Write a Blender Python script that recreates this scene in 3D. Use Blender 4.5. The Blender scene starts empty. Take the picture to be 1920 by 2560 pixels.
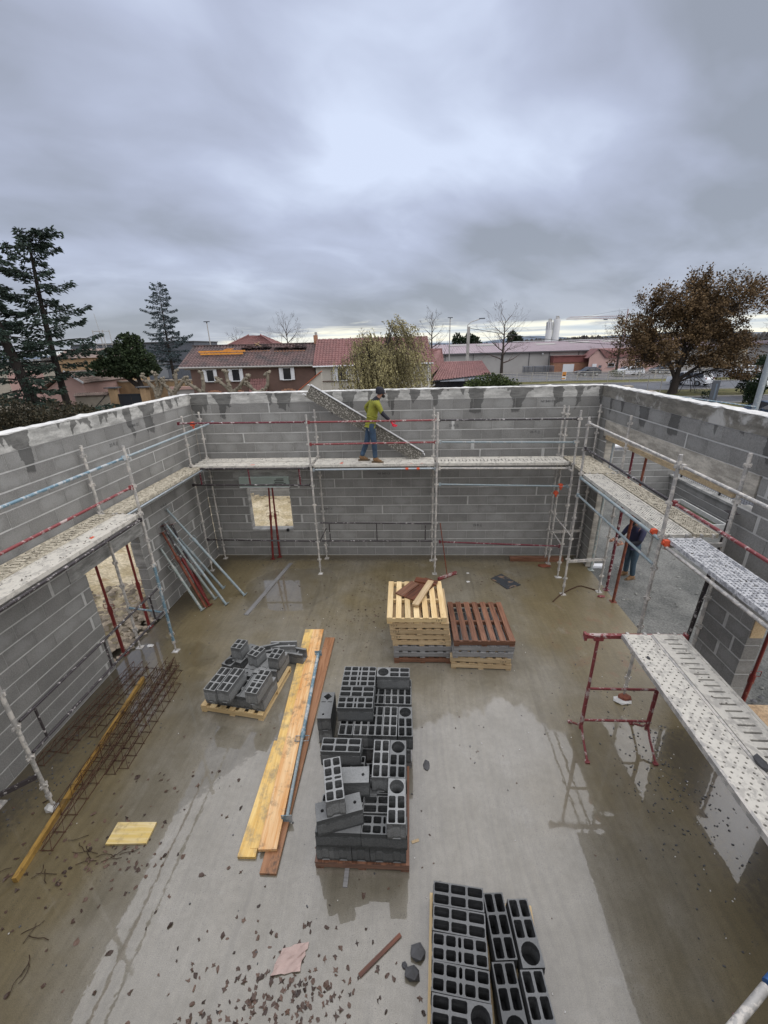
import bpy, bmesh, math, random
from mathutils import Vector, Matrix, noise as mnoise
random.seed(7)
RD = math.radians
SC = bpy.context.scene
COL = SC.collection

# ------------------------------------------------------------------ camera, sky, sun, exposure
cam_d = bpy.data.cameras.new('camera'); cam = bpy.data.objects.new('camera', cam_d); COL.objects.link(cam)
CAM_POS = Vector((5.4955, -10.5173, 5.4604))
yaw, pitch, roll = -0.0640875, 0.3745955, -0.0287991
fw = Vector((math.sin(yaw)*math.cos(pitch), math.cos(yaw)*math.cos(pitch), -math.sin(pitch)))
rt = Vector((math.cos(yaw), -math.sin(yaw), 0)); up = rt.cross(fw)
r2 = math.cos(roll)*rt + math.sin(roll)*up; u2 = -math.sin(roll)*rt + math.cos(roll)*up
cam.matrix_world = Matrix(((r2.x, u2.x, -fw.x, CAM_POS.x), (r2.y, u2.y, -fw.y, CAM_POS.y), (r2.z, u2.z, -fw.z, CAM_POS.z), (0, 0, 0, 1)))
cam_d.sensor_fit = 'VERTICAL'; cam_d.sensor_height = 36.0; cam_d.lens = 1043.09/2560*36.0
cam_d.clip_start = 0.05; cam_d.clip_end = 6000
SC.camera = cam

SUN_EL, SUN_AZ = 66.0, 118.0      # elevation, azimuth from +Y towards +X
EXPOSURE = 1.12
SC.view_settings.view_transform = 'Standard'; SC.view_settings.look = 'None'
SC.view_settings.exposure = EXPOSURE; SC.view_settings.gamma = 1.0; SC.view_settings.use_curve_mapping = False

world = bpy.data.worlds.new('World'); SC.world = world; world.use_nodes = True
wn = world.node_tree; wn.nodes.clear()
def WN(t, **k):
    n = wn.nodes.new(t)
    for a, b in k.items(): setattr(n, a, b)
    return n
def wmath(op, a, b=None, c=None, clamp=False):
    n = WN('ShaderNodeMath', operation=op, use_clamp=clamp)
    for i, v in enumerate((a, b, c)):
        if v is None: continue
        if isinstance(v, (int, float)): n.inputs[i].default_value = v
        else: wn.links.new(v, n.inputs[i])
    return n.outputs[0]
def wmix(f, a, b):
    n = WN('ShaderNodeMix', data_type='RGBA'); n.clamp_factor = True
    for s, v in ((0, f), (6, a), (7, b)):
        if isinstance(v, (int, float)): n.inputs[s].default_value = v
        elif isinstance(v, tuple): n.inputs[s].default_value = (*v, 1)
        else: wn.links.new(v, n.inputs[s])
    return n.outputs[2]
def wramp(f, stops):
    n = WN('ShaderNodeValToRGB'); wn.links.new(f, n.inputs[0]); e = n.color_ramp.elements
    while len(e) < len(stops): e.new(0.5)
    for q, (p, c) in zip(e, stops): q.position = p; q.color = (*c, 1)
    return n.outputs[0]
def wmap(v, a, b, c=0.0, d=1.0):
    n = WN('ShaderNodeMapRange', interpolation_type='SMOOTHSTEP'); wn.links.new(v, n.inputs[0])
    for i, q in zip((1, 2, 3, 4), (a, b, c, d)): n.inputs[i].default_value = q
    return n.outputs[0]
sky = WN('ShaderNodeTexSky', sky_type='NISHITA', sun_disc=False)
sky.sun_elevation = RD(SUN_EL); sky.sun_rotation = RD(SUN_AZ)
tc = WN('ShaderNodeTexCoord'); sep = WN('ShaderNodeSeparateXYZ'); wn.links.new(tc.outputs['Generated'], sep.inputs[0])
DX, DY, DZ = sep.outputs
zc = wmath('MAXIMUM', DZ, 0.0)
den = wmath('ADD', zc, 0.30)
SKX, SKY_ = 3.7, 2.6
def wvec(x, y, z=0.0):
    n = WN('ShaderNodeCombineXYZ')
    for i, v in enumerate((x, y, z)):
        if isinstance(v, (int, float)): n.inputs[i].default_value = v
        else: wn.links.new(v, n.inputs[i])
    return n.outputs[0]
def wnoise(vec, scale, detail=5, rough=0.55, dist=0.0):
    n = WN('ShaderNodeTexNoise'); wn.links.new(vec, n.inputs['Vector'])
    n.inputs['Scale'].default_value = scale; n.inputs['Detail'].default_value = detail
    n.inputs['Roughness'].default_value = rough; n.inputs['Distortion'].default_value = dist
    return n.outputs[0]
px, py = wmath('DIVIDE', DX, den), wmath('DIVIDE', DY, den)
# cloud plane turned a little so the bands run aslant
rx_ = wmath('ADD', wmath('MULTIPLY', px, 0.82), wmath('MULTIPLY', py, 0.57)); ry_ = wmath('SUBTRACT', wmath('MULTIPLY', py, 0.82), wmath('MULTIPLY', px, 0.57))
big = wnoise(wvec(wmath('ADD', rx_, SKX), wmath('ADD', wmath('MULTIPLY', ry_, 1.3), SKY_), 1.7), 1.05, 2.0, 0.45, 0.3)
mid = wnoise(wvec(rx_, wmath('MULTIPLY', ry_, 1.5), 5.0), 2.3, 4, 0.48, 0.35)
fine = wnoise(wvec(px, py, 9.0), 7.0, 5, 0.55, 0.6)
cl = wmath('ADD', wmath('ADD', wmath('MULTIPLY', big, 0.60), wmath('MULTIPLY', mid, 0.34)), wmath('MULTIPLY', fine, 0.05))
# a lighter break in the cloud cover ahead, a little right of the view's middle, and the thick bank right of it
def glow(x, z, sx, sz, amp):
    e = wmath('ADD', wmath('POWER', wmath('DIVIDE', wmath('SUBTRACT', DX, x), sx), 2.0), wmath('POWER', wmath('DIVIDE', wmath('SUBTRACT', DZ, z), sz), 2.0))
    return wmath('MULTIPLY', wmap(e, 1.0, 0.0), wmath('MULTIPLY', wmap(DY, 0.2, 0.6), amp))
cl = wmath('ADD', cl, wmath('ADD', wmath('ADD', glow(0.01, 0.30, 0.26, 0.15, 0.085), glow(0.08, 0.37, 0.40, 0.20, 0.05)), wmath('ADD', glow(0.44, 0.20, 0.36, 0.18, -0.06), glow(-0.36, 0.37, 0.26, 0.13, -0.045))))
cloud = wramp(cl, [(0.36, (0.262, 0.285, 0.335)), (0.46, (0.345, 0.375, 0.470)), (0.55, (0.415, 0.455, 0.580)), (0.68, (0.585, 0.650, 0.80))])
# darker, greyer low cloud deck, then the bright gap along the horizon
low = wmap(DZ, 0.20, 0.03)
cloud = wmix(wmath('MULTIPLY', low, 0.8), cloud, wramp(mid, [(0.38, (0.262, 0.285, 0.335)), (0.62, (0.375, 0.405, 0.465))]))
hz = wnoise(wvec(wmath('MULTIPLY', DX, 5.0), wmath('MULTIPLY', DY, 5.0), wmath('MULTIPLY', DZ, 55.0)), 1.0, 6, 0.62, 0.5)
edge = wmath('ADD', wmath('MULTIPLY', wmap(DX, -0.62, -0.25), 0.036), wmath('MULTIPLY', wmath('SUBTRACT', hz, 0.5), 0.09))
gap = wmap(wmath('SUBTRACT', DZ, edge), 0.014, -0.008)
gapc = wramp(wnoise(wvec(wmath('MULTIPLY', DX, 4.0), wmath('MULTIPLY', DY, 4.0), wmath('MULTIPLY', DZ, 110.0)), 1.0, 4, 0.5), [(0.36, (0.50, 0.56, 0.62)), (0.50, (0.78, 0.79, 0.74)), (0.62, (0.95, 0.91, 0.74))])
cloud = wmix(gap, cloud, gapc)
nis = WN('ShaderNodeVectorMath', operation='SCALE'); wn.links.new(sky.outputs[0], nis.inputs[0]); nis.inputs['Scale'].default_value = 0.1
SKY_GAIN = 0.56
clg = WN('ShaderNodeVectorMath', operation='SCALE'); wn.links.new(cloud, clg.inputs[0]); clg.inputs['Scale'].default_value = SKY_GAIN*10
col = wmix(0.94, sky.outputs[0], clg.outputs[0])
bg = WN('ShaderNodeBackground'); wn.links.new(col, bg.inputs[0]); bg.inputs[1].default_value = 0.1
wo = WN('ShaderNodeOutputWorld'); wn.links.new(bg.outputs[0], wo.inputs[0])

sun_d = bpy.data.lights.new('sun', 'SUN'); sun = bpy.data.objects.new('sun', sun_d); COL.objects.link(sun)
sun_d.energy = 1.5; sun_d.angle = RD(125); sun_d.color = (1.0, 0.965, 0.92)
sd = Vector((math.sin(RD(SUN_AZ))*math.cos(RD(SUN_EL)), math.cos(RD(SUN_AZ))*math.cos(RD(SUN_EL)), math.sin(RD(SUN_EL))))
sun.rotation_euler = sd.to_track_quat('Z', 'Y').to_euler(); sun.location = (20, 10, 60)

# ------------------------------------------------------------------ material helpers
class N:
    def __init__(s, name):
        s.m = bpy.data.materials.new(name); s.m.use_nodes = True; s.t = s.m.node_tree
        s.b = s.t.nodes['Principled BSDF']; s._tc = None
    def new(s, t, **k):
        n = s.t.nodes.new(t)
        for a, b in k.items(): setattr(n, a, b)
        return n
    def put(s, sock, v):
        if v is None: return
        if isinstance(v, tuple):
            sock.default_value = (*v, 1) if len(v) == 3 and sock.type == 'RGBA' else v
        elif isinstance(v, (int, float)): sock.default_value = v
        else: s.t.links.new(v, sock)
    def tcs(s, which='Object'):
        if s._tc is None: s._tc = s.new('ShaderNodeTexCoord')
        return s._tc.outputs[which]
    def pos(s): return s.new('ShaderNodeNewGeometry').outputs['Position']
    def island(s): return s.new('ShaderNodeNewGeometry').outputs['Random Per Island']
    def orand(s): return s.new('ShaderNodeObjectInfo').outputs['Random']
    def xyz(s, v):
        n = s.new('ShaderNodeSeparateXYZ'); s.put(n.inputs[0], v); return n.outputs
    def vec(s, x, y, z):
        n = s.new('ShaderNodeCombineXYZ')
        for i, v in enumerate((x, y, z)): s.put(n.inputs[i], v)
        return n.outputs[0]
    def scale(s, v, sc):
        n = s.new('ShaderNodeMapping'); s.put(n.inputs[0], v); n.inputs['Scale'].default_value = sc; return n.outputs[0]
    def noise(s, v, sc, det=4, ro=0.55, dist=0.0, dim='3D'):
        n = s.new('ShaderNodeTexNoise', noise_dimensions=dim)
        s.put(n.inputs['W' if dim == '1D' else 'Vector'], v)
        for k, q in (('Scale', sc), ('Detail', det), ('Roughness', ro), ('Distortion', dist)): n.inputs[k].default_value = q
        return n.outputs[0]
    def voro(s, v, sc, feat='F1'):
        n = s.new('ShaderNodeTexVoronoi', feature=feat); s.put(n.inputs['Vector'], v); n.inputs['Scale'].default_value = sc
        return n.outputs[0]
    def ma(s, op, a, b=None, c=None, clamp=False):
        n = s.new('ShaderNodeMath', operation=op, use_clamp=clamp)
        for i, v in enumerate((a, b, c)): s.put(n.inputs[i], v)
        return n.outputs[0]
    def mr(s, v, a, b, c=0.0, d=1.0, smooth=True):
        n = s.new('ShaderNodeMapRange', interpolation_type='SMOOTHSTEP' if smooth else 'LINEAR'); s.put(n.inputs[0], v)
        for i, q in zip((1, 2, 3, 4), (a, b, c, d)): s.put(n.inputs[i], q)
        return n.outputs[0]
    def mix(s, f, a, b, mode='MIX'):
        n = s.new('ShaderNodeMix', data_type='RGBA', blend_type=mode); n.clamp_factor = True
        for i, v in ((0, f), (6, a), (7, b)): s.put(n.inputs[i], v)
        return n.outputs[2]
    def mul(s, c, f):
        n = s.new('ShaderNodeVectorMath', operation='SCALE'); s.put(n.inputs[0], c); s.put(n.inputs['Scale'], f); return n.outputs[0]
    def bump(s, h, st=0.3, d=0.01):
        n = s.new('ShaderNodeBump'); n.inputs['Strength'].default_value = st; n.inputs['Distance'].default_value = d
        s.put(n.inputs['Height'], h); s.t.links.new(n.outputs[0], s.b.inputs['Normal'])
    def out(s, col=None, rough=None, metal=None, spec=None, **k):
        s.put(s.b.inputs['Base Color'], col); s.put(s.b.inputs['Roughness'], rough)
        s.put(s.b.inputs['Metallic'], metal); s.put(s.b.inputs['Specular IOR Level'], spec)
        for a, v in k.items(): s.put(s.b.inputs[a], v)
        return s.m

def rgb(*c):   # sRGB 0-255 -> linear
    return tuple(((v/255)/12.92 if v/255 <= 0.04045 else ((v/255+0.055)/1.055)**2.4) for v in c)

def plain(name, col, rough=0.6, var=0.18, sc=6.0, bump=0.0, bsc=60.0, metal=0.0, rnd=0.0, spec=0.4, stretch=(1, 1, 1), island=0.0):
    n = N(name); v = n.scale(n.tcs(), stretch)
    f = n.noise(v, sc, 5, 0.6)
    c = n.mix(f, tuple(x*(1-var*1.6) for x in col), tuple(min(1, x*(1+var*1.6)) for x in col))
    if rnd: c = n.mul(c, n.mr(n.orand(), 0, 1, 1-rnd, 1+rnd, False))
    if island: c = n.mul(c, n.mr(n.island(), 0, 1, 1-island, 1+island, False))
    if bump: n.bump(n.noise(v, bsc, 3, 0.6), bump, 0.01)
    return n.out(c, rough, metal, spec)

def splashed(name, base, splash, th=0.55, sc=9.0, rough=0.5, metal=0.0, stretch=(1, 1, 1)):
    n = N(name); v = n.scale(n.tcs(), stretch)
    f = n.noise(v, sc, 6, 0.65, 0.4); g = n.noise(v, sc*4, 4, 0.6)
    c = n.mix(g, tuple(x*0.7 for x in base), tuple(min(1, x*1.25) for x in base))
    m = n.mr(n.ma('ADD', f, n.ma('MULTIPLY', n.ma('SUBTRACT', g, 0.5), 0.25)), th-0.03, th+0.05)
    c = n.mix(m, c, n.mix(g, tuple(x*0.75 for x in splash), splash))
    n.bump(n.ma('ADD', m, n.ma('MULTIPLY', g, 0.4)), 0.25, 0.004)
    return n.out(c, n.mr(m, 0, 1, rough, 0.85), n.mr(m, 0, 1, metal, 0.0) if metal else 0.0, 0.4)

def wood(name, a, b, rough=0.55, gs=1.0, dirt=0.0, rnd=0.15, dirtc=(0.05, 0.04, 0.03)):
    n = N(name); v = n.tcs()
    off = n.ma('MULTIPLY', n.orand(), 37.0)
    vv = n.new('ShaderNodeVectorMath', operation='ADD'); n.put(vv.inputs[0], v); n.put(vv.inputs[1], n.vec(off, off, off))
    g = n.noise(n.scale(vv.outputs[0], (1.2*gs, 22*gs, 22*gs)), 2.2, 6, 0.62, 0.6)
    h = n.noise(n.scale(vv.outputs[0], (0.6, 3.0, 3.0)), 1.6, 3, 0.5)
    c = n.mix(n.mr(n.ma('ADD', n.ma('MULTIPLY', g, 0.7), n.ma('MULTIPLY', h, 0.45)), 0.38, 0.78), a, b)
    kn = n.voro(n.scale(vv.outputs[0], (1.4, 6, 6)), 1.6)
    c = n.mix(n.mr(kn, 0.10, 0.02, 0, 0.6), c, tuple(x*0.35 for x in a))
    if dirt:
        d = n.noise(vv.outputs[0], 5.0, 6, 0.7)
        c = n.mix(n.mr(d, 0.62-dirt*0.3, 0.70, 0, 0.75), c, dirtc)
    c = n.mul(c, n.mr(n.orand(), 0, 1, 1-rnd, 1+rnd, False))
    n.bump(g, 0.15, 0.004)
    return n.out(c, rough, 0, 0.35)

def wet_marks(n):
    """dark run-down stains below the ring beam, as shapes in the place: u runs along the wall, z is the height"""
    p = n.xyz(n.pos()); u = n.ma('ADD', p[0], p[1])
    w = n.noise(n.pos(), 3.2, 4, 0.6)
    uu = n.ma('ADD', u, n.ma('MULTIPLY', n.ma('SUBTRACT', w, 0.5), 0.34))
    L = n.noise(uu, 1.9, 2.0, 0.5, 0.0, '1D')
    ln = n.mr(L, 0.48, 0.64, 0.02, 0.62, False)
    lim = n.ma('SUBTRACT', 4.52, ln)
    t = n.mr(n.ma('SUBTRACT', p[2], n.ma('ADD', lim, n.ma('MULTIPLY', n.ma('SUBTRACT', w, 0.5), 0.3))), -0.012, 0.03)
    return t, p
def block_mat(name, lo, hi, stains=True, blotch=True, band=False):
    n = N(name)
    at = n.new('ShaderNodeAttribute'); at.attribute_name = 'rnd'
    r = n.ma('FRACT', n.ma('ADD', n.orand(), at.outputs['Fac']))
    f = n.noise(n.pos(), 3.0, 5, 0.6); g = n.noise(n.pos(), 55.0, 4, 0.7)
    c = n.mix(n.mr(r, 0, 1), lo, hi)
    c = n.mul(c, n.mr(f, 0.3, 0.7, 0.91, 1.09))
    c = n.mul(c, n.mr(g, 0.3, 0.7, 0.80, 1.16))
    if blotch:
        # lime bloom in the middle of some blocks (own coordinates)
        q = n.xyz(n.tcs())
        d = n.ma('ADD', n.ma('POWER', n.ma('MULTIPLY', q[0], 3.6), 2.0), n.ma('POWER', n.ma('MULTIPLY', q[2], 7.5), 2.0))
        d = n.ma('ADD', d, n.ma('MULTIPLY', n.ma('SUBTRACT', n.noise(n.pos(), 6.0, 5, 0.65), 0.5), 3.2))
        k = n.ma('MULTIPLY', n.mr(d, 1.05, -0.1), n.mr(n.ma('FRACT', n.ma('MULTIPLY', r, 7.3)), 0.2, 0.9, 0.0, 0.34))
        c = n.mix(k, c, (0.42, 0.42, 0.40))
    if band:   # damp smooth upper band of the moulded sides, ragged lower edge; paler upward faces
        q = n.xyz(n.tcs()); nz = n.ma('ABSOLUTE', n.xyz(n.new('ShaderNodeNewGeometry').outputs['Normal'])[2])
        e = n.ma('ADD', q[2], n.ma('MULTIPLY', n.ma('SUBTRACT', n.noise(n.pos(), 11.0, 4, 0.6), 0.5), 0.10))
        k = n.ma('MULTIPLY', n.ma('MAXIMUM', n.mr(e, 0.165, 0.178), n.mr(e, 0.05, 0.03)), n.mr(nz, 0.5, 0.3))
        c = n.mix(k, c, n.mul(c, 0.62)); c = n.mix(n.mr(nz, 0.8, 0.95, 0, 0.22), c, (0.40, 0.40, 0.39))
    rough = 0.88
    if stains:
        t, p = wet_marks(n)
        c = n.mix(t, c, n.mul(c, 0.46))
        rough = n.mr(t, 0, 1, 0.88, 0.62)
    n.bump(n.ma('ADD', n.ma('MULTIPLY', g, 0.8), n.noise(n.pos(), 160.0, 2, 0.5)), 0.5, 0.006)
    return n.out(c, rough, 0, 0.25)
def beam_mat(name, col, stains=True, bloom=0.0):
    n = N(name)
    f = n.noise(n.scale(n.pos(), (1, 1, 3.5)), 2.6, 6, 0.65); g = n.noise(n.pos(), 40.0, 4, 0.65)
    c = n.mix(n.mr(f, 0.35, 0.68), tuple(x*0.62 for x in col), tuple(min(1, x*1.15) for x in col))
    c = n.mul(c, n.mr(g, 0.3, 0.7, 0.9, 1.1))
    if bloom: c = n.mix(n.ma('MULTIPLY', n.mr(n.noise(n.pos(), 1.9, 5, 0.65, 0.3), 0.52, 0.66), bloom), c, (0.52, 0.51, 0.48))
    rough = 0.85
    if stains:
        t, p = wet_marks(n)
        c = n.mix(t, c, n.mul(c, 0.36)); rough = n.mr(t, 0, 1, 0.85, 0.55)
    n.bump(n.ma('ADD', f, n.ma('MULTIPLY', g, 0.4)), 0.3, 0.008)
    return n.out(c, rough, 0, 0.25)

M = {}
M['block'] = block_mat('wall_block', (0.214, 0.209, 0.196), (0.252, 0.247, 0.232))
M['mortar'] = plain('mortar', (0.50, 0.495, 0.47), 0.9, 0.2, 7.0, 0.4, 80)
M['beam'] = beam_mat('ring_beam_concrete', (0.50, 0.49, 0.455))
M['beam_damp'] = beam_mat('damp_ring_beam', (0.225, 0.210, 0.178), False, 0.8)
M['lintel'] = beam_mat('lintel_concrete', (0.34, 0.335, 0.315), False)
M['plaster'] = beam_mat('bare_lintel_plaster', (0.50, 0.465, 0.40), False)
M['crust'] = plain('mortar_crust', (0.62, 0.61, 0.58), 0.9, 0.3, 9.0, 0.8, 40)
M['loose_block'] = block_mat('loose_block', (0.125, 0.130, 0.130), (0.265, 0.270, 0.266), False, False, True)
M['loose_wet'] = block_mat('wet_loose_block', (0.070, 0.073, 0.075), (0.130, 0.133, 0.135), False, False, True)
M['galv'] = splashed('galvanised_splashed', (0.40, 0.385, 0.36), (0.64, 0.60, 0.54), 0.50, 9, 0.5, 0.15)
M['galv_clean'] = splashed('galvanised', (0.36, 0.40, 0.42), (0.60, 0.60, 0.57), 0.60, 9, 0.4, 0.4)
M['bluepaint'] = splashed('blue_paint', (0.16, 0.255, 0.31), (0.50, 0.53, 0.53), 0.51, 9, 0.45)
M['tealprop'] = splashed('pale_blue_prop', (0.27, 0.325, 0.34), (0.46, 0.47, 0.45), 0.58, 10, 0.45)
M['greenprop'] = splashed('grey_green_prop', (0.30, 0.34, 0.32), (0.50, 0.49, 0.45), 0.56, 10, 0.5)
M['redpaint'] = splashed('red_paint', (0.225, 0.050, 0.052), (0.52, 0.42, 0.39), 0.56, 9, 0.45)
M['redprop'] = splashed('dark_red_prop', (0.155, 0.022, 0.020), (0.30, 0.14, 0.10), 0.66, 8, 0.4)
M['rustprop'] = splashed('rusty_prop', (0.20, 0.062, 0.032), (0.16, 0.045, 0.03), 0.52, 7, 0.6)
M['darkpaint'] = splashed('dark_tube', (0.045, 0.038, 0.04), (0.55, 0.52, 0.50), 0.60, 14, 0.45)
M['darkred_tube'] = splashed('worn_red_tube', (0.13, 0.02, 0.03), (0.58, 0.50, 0.48), 0.58, 12, 0.45)
M['bark_dark'] = plain('dark_bark', (0.026, 0.021, 0.018), 0.9, 0.35, 4)
M['orange'] = plain('orange_plastic', (0.66, 0.105, 0.045), 0.5, 0.12, 9)
M['deck'] = splashed('dusty_deck', (0.46, 0.435, 0.385), (0.68, 0.645, 0.565), 0.46, 7, 0.6, 0.0)
M['deck_dirty'] = splashed('mortar_caked_deck', (0.36, 0.32, 0.245), (0.64, 0.58, 0.455), 0.50, 13, 0.8, 0.0)
M['deck_grey'] = splashed('grey_deck', (0.34, 0.345, 0.36), (0.66, 0.66, 0.66), 0.47, 14, 0.5, 0.1)
M['deck_panel'] = splashed('speckled_panel', (0.10, 0.092, 0.075), (0.50, 0.47, 0.41), 0.56, 30, 0.7)
M['alu'] = plain('white_edge', (0.72, 0.72, 0.72), 0.5, 0.12, 8)
M['new_wood'] = wood('new_yellow_wood', (0.58, 0.40, 0.185), (0.77, 0.60, 0.34), 0.55)
M['tan_wood'] = wood('tan_wood', (0.40, 0.28, 0.15), (0.60, 0.46, 0.28), 0.6)
M['grey_wood'] = wood('weathered_grey_wood', (0.19, 0.185, 0.18), (0.33, 0.325, 0.32), 0.7)
M['wet_wood'] = wood('wet_brown_wood', (0.095, 0.043, 0.027), (0.28, 0.140, 0.085), 0.32)
M['dark_wood'] = wood('dark_red_wood', (0.055, 0.022, 0.014), (0.20, 0.07, 0.035), 0.4)
M['plank'] = wood('orange_plank', (0.62, 0.28, 0.075), (0.84, 0.60, 0.33), 0.36, 0.6, 0.35, 0.08, (0.16, 0.11, 0.07))
M['plank_y'] = wood('yellow_plank', (0.62, 0.36, 0.08), (0.80, 0.57, 0.22), 0.42, 0.7, 0.6, 0.08, (0.24, 0.20, 0.14))
M['plank_b'] = wood('brown_plank', (0.20, 0.085, 0.035), (0.36, 0.185, 0.095), 0.45, 0.8, 0.2)
M['beam_y'] = wood('yellow_beam', (0.25, 0.140, 0.035), (0.44, 0.27, 0.07), 0.45, 0.8, 0.6)
M['ply'] = wood('yellow_panel', (0.62, 0.44, 0.11), (0.72, 0.60, 0.36), 0.4, 0.5, 0.35, 0.05, (0.34, 0.25, 0.12))
M['rust'] = plain('rusty_steel', (0.070, 0.030, 0.018), 0.8, 0.4, 20, rnd=0.2)
M['stamp'] = plain('black_stamp', (0.025, 0.022, 0.02), 0.8, 0.3, 30)
M['stamp_grey'] = plain('grey_stamp', (0.075, 0.075, 0.075), 0.9, 0.3, 40)
M['sheet'] = splashed('blackened_sheet', (0.05, 0.055, 0.062), (0.24, 0.165, 0.11), 0.52, 3.0, 0.4)
M['white_foam'] = plain('white_foam', (0.74, 0.75, 0.76), 0.7, 0.08)
M['boxgreen'] = plain('pale_green_box', (0.40, 0.47, 0.43), 0.7, 0.12, 3.0)
M['pink'] = plain('pink_sheet', (0.46, 0.34, 0.30), 0.5, 0.25, 9.0)
M['stone_dark'] = plain('dark_stone', (0.085, 0.085, 0.088), 0.75, 0.3, 9, 0.8, 40, rnd=0.25)
M['black'] = plain('black', (0.015, 0.015, 0.017), 0.5, 0.2)
M['leaf_dead'] = plain('dead_leaf', (0.082, 0.050, 0.036), 0.45, 0.4, 5.0, island=0.65)
M['twig'] = plain('twig', (0.05, 0.028, 0.016), 0.7, 0.3)
# ------------------------------------------------------------------ mesh helpers
class MB:
    def __init__(s): s.v = []; s.f = []; s.mi = []; s.sm = []
    def add(s, vs, fs, mi=0, smooth=False, X=None):
        o = len(s.v)
        s.v += [tuple(X @ Vector(q)) for q in vs] if X is not None else [tuple(q) for q in vs]
        for q in fs: s.f.append(tuple(i+o for i in q)); s.mi.append(mi); s.sm.append(smooth)
        return s
    def box(s, c, d, mi=0, X=None, rz=0.0):
        x, y, z = d[0]/2, d[1]/2, d[2]/2
        vs = [Vector((sx*x, sy*y, sz*z)) for sz in (-1, 1) for sy in (-1, 1) for sx in (-1, 1)]
        if rz: R = Matrix.Rotation(rz, 3, 'Z'); vs = [R @ q for q in vs]
        vs = [q+Vector(c) for q in vs]
        return s.add(vs, [(0, 2, 3, 1), (4, 5, 7, 6), (0, 1, 5, 4), (2, 6, 7, 3), (1, 3, 7, 5), (0, 4, 6, 2)], mi, False, X)
    def bar(s, p, q, w, h, mi=0, upv=(0, 0, 1)):
        p, q = Vector(p), Vector(q); d = (q-p); L = d.length; d.normalize()
        u = Vector(upv)
        if abs(d.dot(u)) > 0.98: u = Vector((0, 1, 0))
        a = u.cross(d).normalized(); b = d.cross(a)
        X = Matrix(((d.x, a.x, b.x, 0), (d.y, a.y, b.y, 0), (d.z, a.z, b.z, 0), (0, 0, 0, 1)))
        X.translation = (p+q)/2
        return s.box((0, 0, 0), (L, w, h), mi, X)
    def tube(s, pts, r, seg=8, mi=0, smooth=True, cap=True):
        pts = [Vector(q) for q in pts]; n = len(pts)
        rs = r if isinstance(r, (list, tuple)) else [r]*n
        vs = []; fs = []; ref = None
        for i, q in enumerate(pts):
            t = (pts[min(i+1, n-1)]-pts[max(i-1, 0)])
            t = t.normalized() if t.length > 1e-9 else Vector((0, 0, 1))
            if ref is None: ref = Vector((0, 0, 1)) if abs(t.z) < 0.9 else Vector((1, 0, 0))
            a = t.cross(ref)
            if a.length < 1e-6: a = t.cross(Vector((0.3, 1, 0.2)))
            a.normalize(); b = t.cross(a); ref = a.cross(t)
            for k in range(seg):
                an = 2*math.pi*k/seg; vs.append(q+(a*math.cos(an)+b*math.sin(an))*rs[i])
        for i in range(n-1):
            for k in range(seg):
                k2 = (k+1) % seg; fs.append((i*seg+k, i*seg+k2, (i+1)*seg+k2, (i+1)*seg+k))
        s.add(vs, fs, mi, smooth)
        if cap and seg > 3:
            s.add(vs[:seg], [tuple(range(seg-1, -1, -1))], mi); s.add(vs[-seg:], [tuple(range(seg))], mi)
        return s
    def prism(s, poly, z0, z1, mi=0, X=None):
        n = len(poly); vs = [(x, y, z0) for x, y in poly]+[(x, y, z1) for x, y in poly]
        fs = [tuple(range(n-1, -1, -1)), tuple(range(n, 2*n))]+[(i, (i+1) % n, n+(i+1) % n, n+i) for i in range(n)]
        return s.add(vs, fs, mi, False, X)
    def quad(s, a, b, c, d, mi=0): return s.add([a, b, c, d], [(0, 1, 2, 3)], mi)
    def ball(s, c, r, mi=0, nu=10, nv=7, X=None):
        rx, ry, rz = (r, r, r) if isinstance(r, (int, float)) else r
        vs = [(c[0], c[1], c[2]-rz)]
        for j in range(1, nv):
            t = -math.pi/2+math.pi*j/nv
            for i in range(nu):
                a = 2*math.pi*i/nu; vs.append((c[0]+rx*math.cos(t)*math.cos(a), c[1]+ry*math.cos(t)*math.sin(a), c[2]+rz*math.sin(t)))
        vs.append((c[0], c[1], c[2]+rz)); L = len(vs)-1; fs = []
        for i in range(nu):
            i2 = (i+1) % nu; fs.append((0, 1+i2, 1+i)); fs.append((L, L-nu+i, L-nu+i2))
            for j in range(nv-2): fs.append((1+j*nu+i, 1+j*nu+i2, 1+(j+1)*nu+i2, 1+(j+1)*nu+i))
        return s.add(vs, fs, mi, True, X)
    def ring(s, x0, y0, x1, y1, hole, z, mi=0):
        """rectangle with a hole; hole points in order, starting at the lower-left quarter, a multiple of four"""
        c = [(x0, y0), (x1, y0), (x1, y1), (x0, y1)]; n = len(hole); q = n//4
        vs = [(*p, z) for p in c]+[(*p, z) for p in hole]; fs = []
        for k in range(4):
            for i in range(q-1): fs.append((k, 4+(k*q+i+1) % n, 4+(k*q+i) % n)[::-1][0:3])
            a, b = 4+(k*q+q-1) % n, 4+((k+1)*q) % n
            fs.append((k, (k+1) % 4, b, a))
        return s.add(vs, fs, mi)
    def well(s, hole, z1, z0, mi=0, mib=None):
        n = len(hole); vs = [(*p, z1) for p in hole]+[(*p, z0) for p in hole]
        s.add(vs, [((i+1) % n, i, n+i, n+(i+1) % n) for i in range(n)], mi)
        if mib is not None: s.add([(*p, z0) for p in hole], [tuple(range(n))], mib)
        return s
    def mesh(s, name, mats):
        me = bpy.data.meshes.new(name); me.from_pydata(s.v, [], s.f)
        for m in (mats if isinstance(mats, (list, tuple)) else [mats]): me.materials.append(M[m] if isinstance(m, str) else m)
        me.polygons.foreach_set('material_index', s.mi); me.polygons.foreach_set('use_smooth', s.sm); me.update(); return me
    def build(s, name, mats, parent=None, **k): return put(name, s.mesh(name, mats), parent, **k)

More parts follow.
